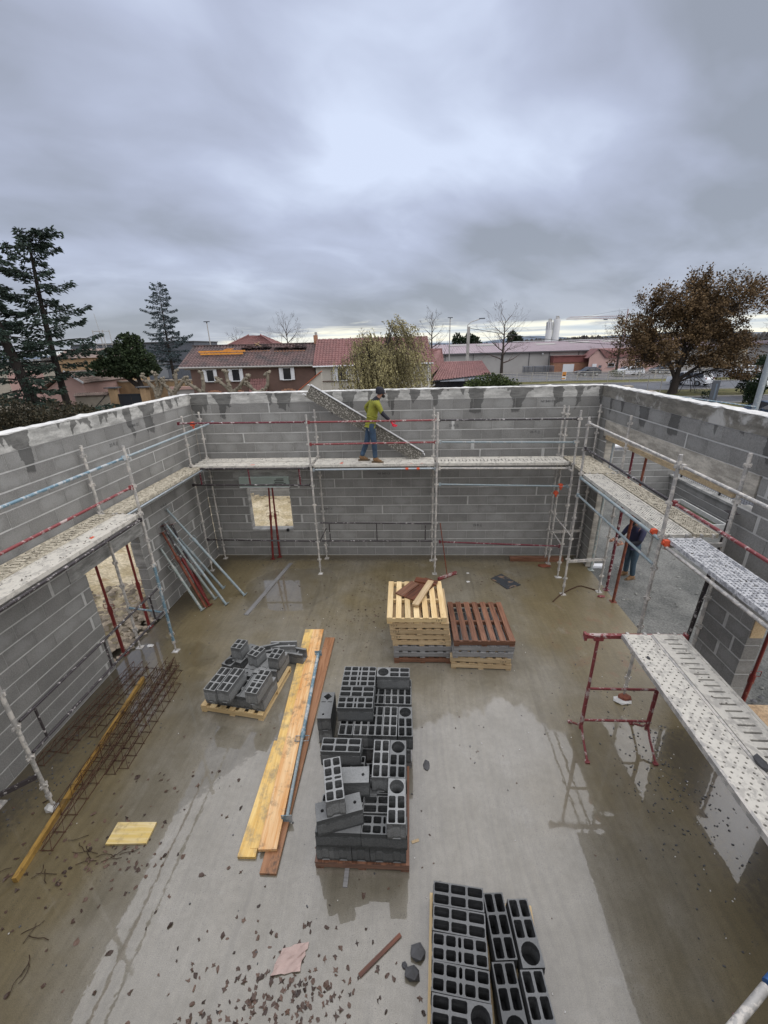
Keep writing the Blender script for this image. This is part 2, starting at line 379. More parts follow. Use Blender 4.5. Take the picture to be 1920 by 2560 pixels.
def put(name, me, parent=None, loc=None, rz=None, X=None, kind=None, label=None):
    o = bpy.data.objects.new(name, me); COL.objects.link(o)
    if parent is not None: o.parent = parent
    if X is not None: o.matrix_local = X
    if loc is not None: o.location = loc
    if rz is not None: o.rotation_euler = (0, 0, rz)
    if kind: o['kind'] = kind
    if label: o['label'] = label
    return o
def tag(o, label, cat, group=None):
    o['label'] = label; o['category'] = cat
    if group: o['group'] = group
    return o
def thing(name, label, cat, loc=(0, 0, 0), rz=0.0, group=None, X=None):
    o = bpy.data.objects.new(name, None); COL.objects.link(o); o.empty_display_size = 0.2
    if X is not None: o.matrix_world = X
    else: o.location = loc; o.rotation_euler = (0, 0, rz)
    return tag(o, label, cat, group)
def clone(o, X=None, label=None, group=None, loc=None, rz=None):
    """a copy of a thing with copies of its parts and their sub-parts (mesh data shared)"""
    def rec(a, par):
        c = a.copy(); COL.objects.link(c)
        if par is not None: c.parent = par
        for ch in list(KIDS.get(a.name, ())): KIDS.setdefault(c.name, []).append(rec(ch, c))
        return c
    KIDS.clear()
    for q in bpy.data.objects:
        if q.parent: KIDS.setdefault(q.parent.name, []).append(q)
    c = rec(o, None)
    if X is not None: c.matrix_world = X
    if loc is not None: c.location = loc
    if rz is not None: c.rotation_euler = (0, 0, rz)
    if label: c['label'] = label
    if group: c['group'] = group
    return c
KIDS = {}
def along(p, q, rollv=(0, 0, 1)):
    """matrix whose X axis runs from p to q, origin at p"""
    p, q = Vector(p), Vector(q); d = (q-p).normalized(); u = Vector(rollv)
    if abs(d.dot(u)) > 0.99: u = Vector((0, 1, 0))
    a = u.cross(d).normalized(); b = d.cross(a)
    return Matrix(((d.x, a.x, b.x, p.x), (d.y, a.y, b.y, p.y), (d.z, a.z, b.z, p.z), (0, 0, 0, 1)))
def hn(x, y, s=1.0, z=0.0): return mnoise.noise(Vector((x*s, y*s, z)))
def text_mesh(txt, size, mat, ext=0.0):
    cu = bpy.data.curves.new('text', 'FONT'); cu.body = txt; cu.size = size; cu.align_x = 'CENTER'; cu.align_y = 'CENTER'; cu.extrude = ext; cu.resolution_u = 2
    o = bpy.data.objects.new('text', cu); COL.objects.link(o)
    dg = bpy.context.evaluated_depsgraph_get(); me = bpy.data.meshes.new_from_object(o.evaluated_get(dg))
    bpy.data.objects.remove(o); bpy.data.curves.remove(cu)
    me.materials.clear(); me.materials.append(M[mat]); return me

M['form_wood'] = wood('dirty_form_board', (0.34, 0.25, 0.14), (0.52, 0.41, 0.26), 0.6, 1.0, 0.8, 0.1, (0.22, 0.18, 0.13))
# ------------------------------------------------------------------ ground
W = 10.1; H = 4.5; CO = 0.25; Z0 = 0.012
def floor_mat():
    n = N('wet_concrete_floor'); P = n.pos(); p = n.xyz(P)
    big_ = n.noise(P, 0.55, 4, 0.55, 0.3); md = n.noise(P, 2.2, 5, 0.6, 0.2); fi = n.noise(P, 14.0, 5, 0.65); gr = n.noise(P, 120.0, 3, 0.6)
    sp = n.voro(P, 26.0)
    # trowel and tyre lines running down the slab
    ln = n.noise(n.vec(n.ma('ADD', n.ma('MULTIPLY', p[0], 13.0), n.ma('MULTIPLY', big_, 4.0)), n.ma('MULTIPLY', p[1], 0.30), 0.0), 1.0, 6, 0.7)
    c = n.mix(n.mr(md, 0.30, 0.70), (0.178, 0.157, 0.113), (0.236, 0.213, 0.166))
    # browner towards walls and back: muddy wash plus painted wall reflections
    ew = n.mr(n.ma('ABSOLUTE', n.ma('SUBTRACT', p[0], 4.9)), 1.6, 4.4)
    eb = n.mr(p[1], -5.6, -2.6)
    silt_refl = n.ma('ADD', n.ma('MULTIPLY', n.ma('MAXIMUM', ew, n.ma('MULTIPLY', eb, 0.52)), 0.8), n.ma('MULTIPLY', n.ma('SUBTRACT', big_, 0.5), 1.3))
    c = n.mix(n.mr(silt_refl, 0.18, 0.72, 0, 0.92), c, n.mix(md, (0.130, 0.098, 0.044), (0.220, 0.178, 0.094)))
    # dark mud along the walls
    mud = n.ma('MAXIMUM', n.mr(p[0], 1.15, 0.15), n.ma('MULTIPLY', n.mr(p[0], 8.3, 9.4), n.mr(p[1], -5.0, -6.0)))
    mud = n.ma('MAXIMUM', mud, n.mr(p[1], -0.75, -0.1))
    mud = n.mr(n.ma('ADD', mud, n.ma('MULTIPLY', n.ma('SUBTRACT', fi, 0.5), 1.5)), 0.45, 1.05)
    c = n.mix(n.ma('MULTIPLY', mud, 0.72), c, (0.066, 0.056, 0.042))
    c = n.mul(c, n.mr(ln, 0.30, 0.62, 0.88, 1.05))
    c = n.mul(c, n.mr(fi, 0.3, 0.72, 0.92, 1.06)); c = n.mul(c, n.mr(gr, 0.3, 0.7, 0.80, 1.16))
    # specks of dirt and crumbs trodden in
    clu = n.mr(n.noise(P, 1.1, 4, 0.65), 0.40, 0.60, 0.12, 1.0)
    dk = n.ma('MULTIPLY', n.ma('MAXIMUM', n.mr(sp, 0.17, 0.08), n.mr(n.voro(n.scale(P, (1.3, 0.8, 1)), 62.0), 0.24, 0.10)), clu)
    c = n.mix(n.ma('MULTIPLY', dk, 0.7), c, (0.07, 0.06, 0.05))
    tyre = n.ma('MULTIPLY', n.mr(n.ma('ABSOLUTE', n.ma('SUBTRACT', n.ma('PINGPONG', n.ma('ADD', n.ma('ADD', p[0], n.ma('MULTIPLY', p[1], -0.03)), n.ma('MULTIPLY', md, 0.10)), 0.62), 0.31)), 0.035, 0.012), n.mr(n.noise(n.scale(P, (2.0, 0.35, 1)), 1.3, 4, 0.6), 0.52, 0.66))
    c = n.mix(n.ma('MULTIPLY', tyre, 0.35), c, (0.11, 0.095, 0.07))
    sc_ = n.mr(n.noise(n.scale(P, (1.0, 0.55, 1)), 8.0, 7, 0.80, 0.8), 0.57, 0.72)
    c = n.mix(n.ma('MULTIPLY', sc_, 0.34), c, (0.115, 0.098, 0.070))
    # rust-brown mud prints by the right opening, lime patches near the middle
    ru = n.ma('MULTIPLY', n.mr(n.ma('ADD', n.ma('POWER', n.ma('SUBTRACT', p[0], 9.2), 2.0), n.ma('MULTIPLY', n.ma('POWER', n.ma('ADD', p[1], 3.55), 2.0), 0.5)), 1.2, 0.2), n.mr(n.noise(P, 3.2, 5, 0.7), 0.52, 0.62))
    c = n.mix(n.ma('MULTIPLY', ru, 0.6), c, (0.19, 0.105, 0.055))
    lm = n.ma('MULTIPLY', n.mr(n.noise(P, 1.1, 6, 0.7, 0.6), 0.60, 0.76), 0.30)
    c = n.mix(lm, c, (0.46, 0.45, 0.43))
    # water film: nearer half flooded, further back only in hollows
    film = n.ma('ADD', n.mr(p[1], -4.9, -6.1, -0.30, 0.42, False), n.ma('MULTIPLY', n.ma('SUBTRACT', n.noise(P, 0.8, 4, 0.55, 0.4), 0.5), 1.5))
    pud = n.mr(n.ma('ADD', n.ma('POWER', n.ma('MULTIPLY', n.ma('SUBTRACT', p[0], 2.55), 0.85), 2.0), n.ma('POWER', n.ma('ADD', p[1], 1.75), 2.0)), 1.6, 0.3)
    film = n.ma('ADD', film, n.ma('MULTIPLY', pud, 0.75))
    pd2 = n.mr(n.ma('ADD', n.ma('POWER', n.ma('MULTIPLY', n.ma('SUBTRACT', p[0], 0.9), 0.9), 2.0), n.ma('POWER', n.ma('MULTIPLY', n.ma('ADD', p[1], 4.7), 0.8), 2.0)), 1.5, 0.3)
    film = n.ma('ADD', film, n.ma('MULTIPLY', pd2, 0.6))
    film = n.mr(film, 0.0, 0.16)
    c = n.mul(c, n.mr(film, 0, 1, 1.0, 0.86))
    h = n.ma('ADD', n.ma('MULTIPLY', fi, 0.8), n.ma('MULTIPLY', gr, 0.35))
    h = n.ma('MULTIPLY', h, n.mr(film, 0, 1, 1.0, 0.05))
    n.bump(h, 0.55, 0.012)
    nb = [q for q in n.t.nodes if q.type == 'BUMP'][0]
    cb = n.new('ShaderNodeBump'); cb.inputs['Strength'].default_value = 0.05; cb.inputs['Distance'].default_value = 0.01
    n.put(cb.inputs['Height'], n.noise(P, 9.0, 2, 0.5))
    n.t.links.new(cb.outputs[0], n.b.inputs['Coat Normal'])
    return n.out(c, n.mr(film, 0, 1, 0.36, 0.28), 0, 0.5, **{'Coat Weight': n.ma('MULTIPLY', n.mr(film, 0, 1, 0.15, 1.0), n.mr(fi, 0.32, 0.62, 0.86, 1.0)), 'Coat Roughness': n.ma('ADD', n.mr(film, 0, 1, 0.20, 0.012), n.mr(n.noise(P, 1.7, 4, 0.6), 0.45, 0.75, 0.0, 0.06)), 'Coat IOR': 1.67})
M['floor'] = floor_mat()
def ground_mat(name, a, b, sc=1.2, rough=0.9, bump=0.6, bsc=30, c2=None, th=0.6):
    n = N(name); P = n.pos(); f = n.noise(P, sc, 6, 0.65); g = n.noise(P, bsc, 4, 0.65)
    c = n.mix(n.mr(f, 0.35, 0.65), a, b); c = n.mul(c, n.mr(g, 0.3, 0.7, 0.72, 1.25))
    if c2: c = n.mix(n.mr(n.noise(P, sc*2.3, 5, 0.7), th, th+0.12), c, c2)
    n.bump(n.ma('ADD', g, n.ma('MULTIPLY', f, 0.5)), bump, 0.03)
    return n.out(c, rough, 0, 0.2)
M['ground'] = ground_mat('bare_ground', (0.13, 0.115, 0.085), (0.20, 0.175, 0.13), 0.5, 0.9, 0.5, 8)
M['sand'] = ground_mat('yellow_sand', (0.40, 0.325, 0.195), (0.57, 0.49, 0.345), 1.6, 0.9, 0.9, 14, (0.33, 0.25, 0.15), 0.58)
M['gravel'] = ground_mat('dark_gravel', (0.110, 0.112, 0.104), (0.195, 0.194, 0.178), 0.9, 0.75, 1.0, 26, (0.23, 0.22, 0.19), 0.66)
M['grass'] = ground_mat('winter_grass', (0.085, 0.085, 0.030), (0.16, 0.145, 0.055), 0.7, 0.9, 0.6, 10, (0.15, 0.095, 0.05), 0.58)
M['asphalt'] = ground_mat('wet_asphalt', (0.065, 0.068, 0.077), (0.105, 0.108, 0.12), 0.4, 0.45, 0.3, 30)
M['kerb'] = plain('kerb_stone', (0.30, 0.29, 0.27), 0.8, 0.2, 3)
M['rubble'] = plain('rubble_stone', (0.24, 0.20, 0.15), 0.85, 0.35, 6, 0.8, 30, island=0.45)

def struct(name, mb, mat): o = mb.build(name, mat); o['kind'] = 'structure'; return o
struct('floor', MB().box((5.05, -6.1, -0.10), (10.10, 12.2, 0.20)).box((10.12, -6.1, -0.104), (0.04, 12.2, 0.20)), 'floor')
S = 3200
struct('ground', MB().quad((-S, -S, -0.14), (S, -S, -0.14), (S, S, -0.14), (-S, S, -0.14)), 'ground')
def sheet(name, x0, y0, x1, y1, z, mat, nx=1, ny=1, amp=0.0, sc=1.0, fn=None):
    mb = MB(); vs = []; fs = []
    for j in range(ny+1):
        for i in range(nx+1):
            x = x0+(x1-x0)*i/nx; y = y0+(y1-y0)*j/ny
            e = min(1, 3*min(i/nx, 1-i/nx, j/ny, 1-j/ny)+0.0) if amp else 0
            zz = z+amp*e*(hn(x, y, sc)+0.4*hn(x, y, sc*3.1, 4)+0.2*hn(x, y, sc*8, 8)) + (fn(x, y) if fn else 0)
            vs.append((x, y, zz))
    for j in range(ny):
        for i in range(nx): a = j*(nx+1)+i; fs.append((a, a+1, a+nx+2, a+nx+1))
    mb.add(vs, fs, 0, bool(amp)); return struct(name, mb, mat)
sheet('sand_bank', -9, -9, -0.42, 3.2, -0.05, 'sand', 70, 90, 0.16, 1.1, lambda x, y: 0.40*min(1, max(0, (-x-1.2)/2.2)))
sheet('sand_strip', -3.0, 0.42, 9.5, 5.26, -0.03, 'sand', 60, 40, 0.14, 1.2)
sheet('gravel_yard', 10.14, -14, 16.0, 5.0, -0.03, 'gravel', 90, 150, 0.05, 2.2)
sheet('wet_pavement', 15.7, -14, 26, 19, 0.02, 'asphalt')
sheet('road', 13.5, 41.5, 120, 51.5, 0.03, 'asphalt')
sheet('grass_verge', 12, 51.8, 120, 57.0, 0.06, 'grass', 60, 4, 0.10, 1.0)
sheet('factory_yard', 8, 57.2, 140, 79.6, 0.02, 'asphalt')
sheet('grass_island', 27, 34.6, 90, 41.0, 0.06, 'grass', 40, 6, 0.12, 0.8)
sheet('side_road', 17, 29.6, 90, 34.3, 0.035, 'asphalt')
sheet('grass_border', 19, 22.0, 90, 29.3, 0.05, 'grass', 40, 6, 0.10, 0.8)
kb = MB(); kb.box((66, 51.65, 0.06), (108, 0.25, 0.16)); kb.box((58, 34.45, 0.06), (64, 0.22, 0.14)); kb.box((60, 41.2, 0.06), (66, 0.25, 0.14)); kb.box((56, 29.45, 0.06), (70, 0.22, 0.14))
struct('kerb', kb, 'kerb')

# ------------------------------------------------------------------ block walls
BM = {}
def block_mesh(L, rear=False):
    k = (round(L, 2), rear)
    if k not in BM: BM[k] = MB().box((0, 0, 0), (k[0], 0.2, 0.228)).mesh('block', 'block')
    return BM[k]
def wall(name, label, loc, rz, s, L, openings, beams, skip_rows=(), max_parts=300, filled=0.05, z_top=4.25, bond0=0.0, cap=True):
    """block wall along local x; the inner face is local y=0, the thickness runs towards s*y"""
    w = thing(name, label, 'wall', loc, rz)
    rows = int(round((z_top)/CO)); cand = []
    core = MB()
    for k in range(rows):
        z0 = Z0+k*CO; z1 = z0+CO; spans = [(0.0, L)]
        for (a, b, c, d) in openings:
            if z0+0.02 < d and z1-0.02 > c:
                ns = []
                for (x, y) in spans:
                    if b <= x or a >= y: ns.append((x, y)); continue
                    if a > x+0.01: ns.append((x, a))
                    if b < y-0.01: ns.append((b, y))
                spans = ns
        for (x, y) in spans:
            core.box(((x+y)/2, s*0.1, (z0+z1)/2), (y-x-0.03, 0.193, CO))
            edges = [x]; q = bond0+(0.25 if k % 2 else 0.0)
            while q < y:
                if q > x+0.06 and q < y-0.06: edges.append(q)
                q += 0.505
            edges.append(y)
            for i in range(len(edges)-1):
                a, b = edges[i], edges[i+1]
                a2, b2 = a+0.003, b-0.003
                if filled and len(spans) > 1 and k % 2 == 0 and b-a > .22:
                    if i == 1 and x > 0.01: a2 += filled
                    elif i == len(edges)-3 and y < L-0.01 and i > 0: b2 -= filled
                if random.random() < 0.03 and i not in (0, len(edges)-2): b2 -= 0.03
                if b2-a2 > 0.05: cand.append(((a2+b2)/2, (z0+z1)/2+0.003, b2-a2, k))
    core.build('mortar_bed', 'mortar', w)
    cand.sort(key=lambda c: -c[3])
    for (x, z, l, k) in cand[:max_parts]:
        X = Matrix.Translation((x+random.uniform(-.001, .001), s*0.1+random.uniform(-.003, .003), z+random.uniform(-.0015, .0015))) @ Matrix.Rotation(random.uniform(-.004, .004), 4, 'Z') @ Matrix.Rotation(random.uniform(-.003, .003), 4, 'Y')
        put('block', block_mesh(l), w, X=X)
    if len(cand) > max_parts:
        mb = MB(); rv = []
        for (x, z, l, k) in cand[max_parts:]:
            mb.box((x, s*0.1, z), (l, 0.2, 0.228)); r = random.random(); rv += [r]*8
        o = mb.build('block_course', 'block', w, kind='stuff')
        at = o.data.attributes.new('rnd', 'FLOAT', 'POINT'); at.data.foreach_set('value', rv)
    for (nm, a, b, c, d, mat, proud) in beams:
        MB().box(((a+b)/2, s*0.1, (c+d)/2), (b-a, 0.2+2*proud, d-c)).build(nm, mat, w)
    if cap:   # rough mortar crust, its pale colour also painting the lit wall tops
        mb = MB(); n = int(L/0.11); vs = []; fs = []
        for i in range(n+1):
            x = L*i/n
            for (yy, zz) in ((-0.007, -0.010), (-0.010, 0.008), (0.1, 0.018), (0.210, 0.008), (0.207, -0.010)):
                j = 0.007; vs.append((x, s*(yy+random.uniform(-j, j)), H+0.004+zz+random.uniform(-j, j*1.2)+(random.random() < 0.10)*random.uniform(0, 0.02)))
        for i in range(n):
            for k in range(4): a = i*5+k; fs.append((a, a+1, a+6, a+5))
        mb.add(vs, fs); mb.build('mortar_crust', 'crust', w)
    return w
WL = 12.2
# back wall (x 0..W) ; window x 1.12..2.28, z .82..2.10
bw = wall('back_wall', 'long back wall of grey blocks behind the scaffold, with one small window opening', (0, 0, 0), 0, 1, W,
     [(1.12, 2.28, 0.80, 2.34), (0.80, 2.66, 2.27, 2.52)],
     [('ring_beam', 0, W, 4.262, 4.5, 'beam', 0.004), ('lintel', 0.80, 2.66, 2.272, 2.508, 'lintel', 0.006)])
MB().box((1.70, 0.1, 0.795), (1.16, 0.24, 0.05)).build('window_sill', 'lintel', bw)
for x in (1.108, 2.292): MB().box((x, 0.1, 1.44), (0.024, 0.206, 1.24)).build('window_jamb', 'lintel', bw)
tb = MB(); tb.tube([(2.12, 0.0, 0.80), (2.12, -0.03, 0.80)], 0.045, 10); tb.build('drain_hole', 'black', bw)
bx = thing('lintel_form', 'pale green formwork box with printed label across the window head', 'box', (0, 0, 0))
MB().box((1.64, -0.035, 2.215), (1.34, 0.07, 0.27)).build('casing', 'boxgreen', bx)
MB().box((1.64, -0.045, 2.072), (1.36, 0.09, 0.012)).build('bottom_strip', 'alu', bx)
lb = MB()
for i, (wd, off) in enumerate(((0.20, 0.03), (0.26, 0.0), (0.24, 0.01), (0.28, -0.01))): lb.box((2.05+off, -0.0715, 2.30-0.045*i), (wd, 0.002, 0.022))
lb.box((2.205, -0.0715, 2.16), (0.045, 0.002, 0.04))
lb.build('printed_label', 'stamp_grey', bx)
# left wall, local x = -Y
lw = wall('left_wall', 'left wall of grey blocks with a doorway onto yellow sand', (0, 0, 0), RD(-90), -1, WL,
     [(3.08, 4.58, -1, 2.05), (2.92, 4.92, 2.02, 2.27)],
     [('ring_beam', -0.2, WL, 4.262, 4.5, 'beam', 0.004), ('lintel', 2.92, 4.92, 2.03, 2.262, 'lintel', 0.006)], bond0=0.2)
MB().box((3.09, -0.1, 1.6), (0.03, 0.206, 0.55)).build('jamb_patch', 'lintel', lw)
# right wall, local x = -Y from X = W
rw = wall('right_wall', 'right wall of grey blocks with a wide garage opening under a bare plaster lintel', (W, 0, 0), RD(-90), 1, WL,
     [(0.60, 4.72, -1, 3.42), (0.40, 5.02, 3.40, 3.77), (5.60, 6.70, -1, 2.05), (5.42, 6.88, 2.02, 2.27)],
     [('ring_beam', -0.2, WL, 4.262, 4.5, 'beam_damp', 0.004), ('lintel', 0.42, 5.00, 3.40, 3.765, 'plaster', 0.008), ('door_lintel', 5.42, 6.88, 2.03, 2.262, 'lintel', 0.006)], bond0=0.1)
MB().box((0.61, 0.1, 1.7), (0.03, 0.206, 3.40)).build('jamb_patch', 'plaster', rw)
MB().box((5.59, 0.105, 1.82), (0.03, 0.17, 0.34)).build('jamb_hole_patch', 'tan_wood', rw)  # tan patch added in place of the square hole in this jamb
fb_ = thing('formwork_board', 'long yellowish board under the bare plaster lintel of the garage opening', 'board', (0, 0, 0))
MB().box((10.16, -2.66, 3.375), (0.20, 4.06, 0.05)).build('soffit_board', 'form_wood', fb_); MB().box((10.075, -2.66, 3.40), (0.028, 4.1, 0.085)).build('edge_board', 'form_wood', fb_)
# wall behind the camera closes the building
fwl = wall('front_wall', 'front wall of grey blocks closing the building behind the viewpoint', (0, -WL, 0), 0, -1, W, [], [('ring_beam', 0, W, 4.262, 4.5, 'beam', 0.004)], cap=False)
# faint maker's stamps on some blocks
stm = [text_mesh('NF B40 CE', 0.075, 'stamp_grey'), text_mesh('25 R ((', 0.085, 'stamp_grey')]
for (x, z, k) in ((4.85, 2.40, 0), (7.35, 0.92, 1), (8.62, 3.43, 1), (6.62, 3.62, 1), (8.85, 4.16, 0), (3.25, 1.42, 0)):
    put('block_stamp', stm[k], bw, X=Matrix.Translation((x, -0.0085, z)) @ Matrix.Rotation(RD(90), 4, 'X'))
for (y, z, k) in ((2.05, 2.3, 1), (2.4, 4.15, 0), (3.1, 3.92, 1)):
    put('block_stamp', stm[k], lw, X=Matrix.Translation((y, 0.0085, z)) @ Matrix.Rotation(RD(180), 4, 'Z') @ Matrix.Rotation(RD(90), 4, 'X'))

# ------------------------------------------------------------------ annex right of the garage opening, low wall behind the window
ax = wall('annex_wall', 'block annex wall with white coping seen through the garage opening', (10.32, 5.0, -0.05), 0, 1, 5.0, [], [('coping', -0.02, 5.05, 1.90, 1.96, 'alu', 0.05)], z_top=1.9-0.15, cap=False)
lo = wall('low_wall', 'low block wall with light coping stones across the gravel yard', (15.25, 5.0, -0.05), RD(-90), 1, 9.0, [], [('coping', 0, 9.0, 0.775, 0.85, 'lintel', 0.06)], z_top=0.75, cap=False)
fl_ = thing('mesh_fence', 'dark wire mesh fence on top of the low yard wall', 'fence', (15.37, 5.0, 0.80))
mb = MB()
for i in range(91): mb.box((0, -0.1*i, 0.28), (0.005, 0.005, 0.56))
for i in range(9): mb.box((0, -4.5, 0.03+0.065*i), (0.006, 9.0, 0.005))
mb.build('wire_mesh', 'black', fl_)
for i in range(5): MB().box((0, -0.4-2.0*i, 0.30), (0.05, 0.05, 0.62)).build('post', 'black', fl_)
tr = thing('mossy_trough', 'long grey trough with a mossy dark inside lying by the low yard wall', 'trough', (14.75, 2.55, 0.05), RD(90))
M['moss'] = plain('moss', (0.05, 0.058, 0.035), 0.9, 0.5, 4)
mb = MB(); mb.box((0, 0.21, 0.11), (2.3, 0.05, 0.26)); mb.box((0, -0.21, 0.11), (2.3, 0.05, 0.26)); mb.box((0, 0, -0.03), (2.3, 0.37, 0.05)); mb.box((1.125, 0, 0.11), (0.05, 0.37, 0.26)); mb.box((-1.125, 0, 0.11), (0.05, 0.37, 0.26)); mb.build('trough_body', 'mortar', tr)
MB().box((0, 0, 0.07), (2.18, 0.36, 0.06)).build('moss_bed', 'moss', tr)
tag(wall('garden_wall', 'low weathered block wall across the sand behind the window', (-3.5, 5.3, -0.05), 0, 1, 13.5, [], [], z_top=1.75-0.25, cap=False), 'low weathered block wall across the sand behind the window', 'wall')
# ------------------------------------------------------------------ scaffold
def post(mb, x, y, z1=4.1, z0=0.0, mi=0, cups=True, lean=0.0):
    mb.tube([(x, y, z0+0.22), (x+lean, y, z1)], 0.0245, 8, mi)
    mb.tube([(x, y, z0), (x, y, z0+0.24)], 0.017, 7, mi); mb.box((x, y, z0+0.004), (0.12, 0.12, 0.008), mi)
    mb.tube([(x, y, z0+0.20), (x, y, z0+0.26)], 0.034, 8, mi)
    if cups:
        z = z0+0.42
        while z < z1-0.05:
            mb.box((x, y, z), (0.105, 0.018, 0.042), mi); mb.box((x, y, z), (0.018, 0.105, 0.042), mi); z += 0.5
    return mb
def rail(p, q, mat, parent, name='guard_rail', r=0.0215):
    mb = MB(); p, q = Vector(p), Vector(q); d = (q-p).normalized()
    mb.tube([p, p+d*0.05, p+d*0.07, q-d*0.07, q-d*0.05, q], [r*0.7, r*0.7, r, r, r*0.7, r*0.7], 8)
    mb.box(tuple(p+d*0.015), (0.05, 0.05, 0.07)); mb.box(tuple(q-d*0.015), (0.05, 0.05, 0.07))
    return mb.build(name, mat, parent)
def clampo(p, parent, s=1.0):
    x, y, z = p; mb = MB(); mb.box((x, y, z), (0.075*s, 0.075*s, 0.085*s)); mb.box((x+0.01, y, z-0.07*s), (0.03*s, 0.03*s, 0.07*s)); mb.tube([(x-0.055*s, y, z), (x+0.055*s, y, z)], 0.028*s, 8); mb.build('orange_clamp', 'orange', parent)
def chalk(pts, parent, mat='orange'):
    mb = MB(); mb.add(pts, [tuple(range(len(pts)))]); return mb.build('paint_mark', mat, parent)
sb = thing('scaffold', 'tube scaffold standing along the back wall under the worker', 'scaffold', (0, 0, 0))
for (x, y) in ((0.27, -0.19), (3.18, -1.04), (3.19, -0.19), (6.15, -1.03), (6.11, -0.30), (9.15, -0.30)):
    post(MB(), x, y).build('post', 'galv', sb)
post(MB(), 9.19, -0.46, 4.1).build('post', 'galv', sb); post(MB(), 9.20, -1.18, 4.1).build('post', 'galv', sb)
rail((0.14, -1.0, 3.95), (3.15, -1.0, 3.93), 'darkred_tube', sb); rail((3.21, -1.03, 3.93), (6.13, -1.0, 3.92), 'redpaint', sb); rail((6.18, -1.0, 3.92), (9.22, -1.05, 3.90), 'darkpaint', sb)
rail((3.21, -1.03, 3.42), (6.12, -1.0, 3.42), 'redpaint', sb); rail((6.20, -1.0, 3.42), (9.22, -1.05, 3.38), 'tealprop', sb)
rail((0.20, -1.0, 2.45), (3.14, -1.0, 2.42), 'darkpaint', sb); rail((6.22, -1.0, 2.41), (9.2, -1.05, 2.35), 'tealprop', sb)
rail((0.28, -0.98, 0.96), (3.16, -1.0, 0.92), 'darkpaint', sb); rail((6.25, -1.0, 0.90), (9.2, -1.05, 0.80), 'darkred_tube', sb)
rail((0.22, -1.0, 2.86), (3.14, -1.0, 2.84), 'darkpaint', sb, 'ledger', 0.024); rail((3.22, -1.0, 2.80), (6.12, -1.0, 2.80), 'galv_clean', sb, 'ledger', 0.026); rail((6.2, -1.0, 2.80), (9.18, -1.05, 2.78), 'galv', sb, 'ledger', 0.024)
for (x, a, b) in ((0.43, 2.45, 2.86), (1.64, 2.44, 2.86), (2.88, 2.43, 2.86)):
    MB().tube([(x, -1.0, a), (x, -1.0, b)], 0.019, 7).build('hanger', 'darkred_tube', sb)
lg = MB()
lg.tube([(3.28, -1.0, 1.43), (6.05, -1.0, 1.40)], 0.02, 7); lg.tube([(3.28, -1.0, 0.93), (6.08, -1.0, 0.92)], 0.02, 7)
for x in (3.5, 4.69, 5.9): lg.tube([(x, -1.0, 0.93), (x, -1.0, 1.41)], 0.014, 6)
lg.tube([(3.22, -1.02, 0.90), (3.42, -1.0, 1.28)], 0.014, 6)
lg.build('guard_frame', 'darkpaint', sb)
for (x, y0, y1) in ((0.23, -1.0, -0.19), (3.185, -1.04, -0.19), (6.13, -1.03, -0.3), (9.17, -1.18, -0.3)):
    MB().tube([(x, y0, 2.76), (x, y1, 2.76)], 0.022, 7).build('transom', 'galv', sb)
MB().tube([(9.15, -0.40, 1.42), (9.15, -1.74, 1.39)], 0.016, 7).build('brace', 'galv', sb); MB().tube([(9.16, -0.55, 0.97), (9.17, -1.2, 0.92)], 0.016, 7).build('brace', 'galv', sb)
clampo((0.47, -0.97, 3.93), sb, 1.0); clampo((9.03, -1.03, 2.36), sb); clampo((8.99, -0.9, 2.14), sb)

sl = thing('scaffold', 'tube scaffold with blue and red rails along the left wall', 'scaffold', (0, 0, 0))
for (x, y, m) in ((0.19, -0.88, 'galv'), (0.10, -4.0, 'galv'), (0.10, -7.1, 'galv'), (0.86, -7.11, 'galv'), (0.86, -10.1, 'galv'), (0.10, -10.1, 'galv')): post(MB(), x, y).build('post', m, sl)
post(MB(), 0.89, -4.09).build('post', 'galv', sl)
pb = MB(); pb.tube([(0.89, -4.09, 0.24), (0.89, -4.09, 1.95)], 0.0275, 9); pb.build('lower_tube', 'bluepaint', sl)
rail((0.88, -0.80, 3.93), (0.88, -4.06, 3.91), 'tealprop', sl); rail((0.88, -4.12, 3.91), (0.88, -7.08, 3.89), 'bluepaint', sl); rail((0.88, -7.15, 3.89), (0.88, -10.1, 3.89), 'bluepaint', sl)
rail((0.88, -4.13, 3.41), (0.88, -7.08, 3.41), 'redpaint', sl); rail((0.88, -7.15, 3.41), (0.88, -10.1, 3.41), 'redpaint', sl)
lf = MB(); lf.tube([(0.88, -4.15, 1.46), (0.88, -7.07, 1.46)], 0.02, 7); lf.tube([(0.88, -4.15, 0.96), (0.88, -7.08, 0.965)], 0.02, 7)
for y in (-5.6, -6.86, -4.4): lf.tube([(0.88, y, 0.965), (0.88, y, 1.46)], 0.016, 6)
lf.build('guard_frame', 'darkpaint', sl)
MB().tube([(0.1, -4.0, 0.94), (0.88, -4.09, 0.90)], 0.02, 7).build('transom', 'bluepaint', sl)
for y in (-4.05, -7.1, -10.1): MB().tube([(0.1, y, 2.78), (0.88, y, 2.78)], 0.022, 7).build('transom', 'galv', sl)
rail((0.88, -4.1, 2.82), (0.88, -7.1, 2.82), 'darkpaint', sl, 'ledger', 0.024); rail((0.5, -0.9, 2.82), (0.5, -4.0, 2.82), 'galv_clean', sl, 'ledger', 0.022)
MB().bar((0.86, -7.14, 0.62), (0.1, -8.2, 0.85), 0.03, 0.06).build('brace', 'darkpaint', sl)

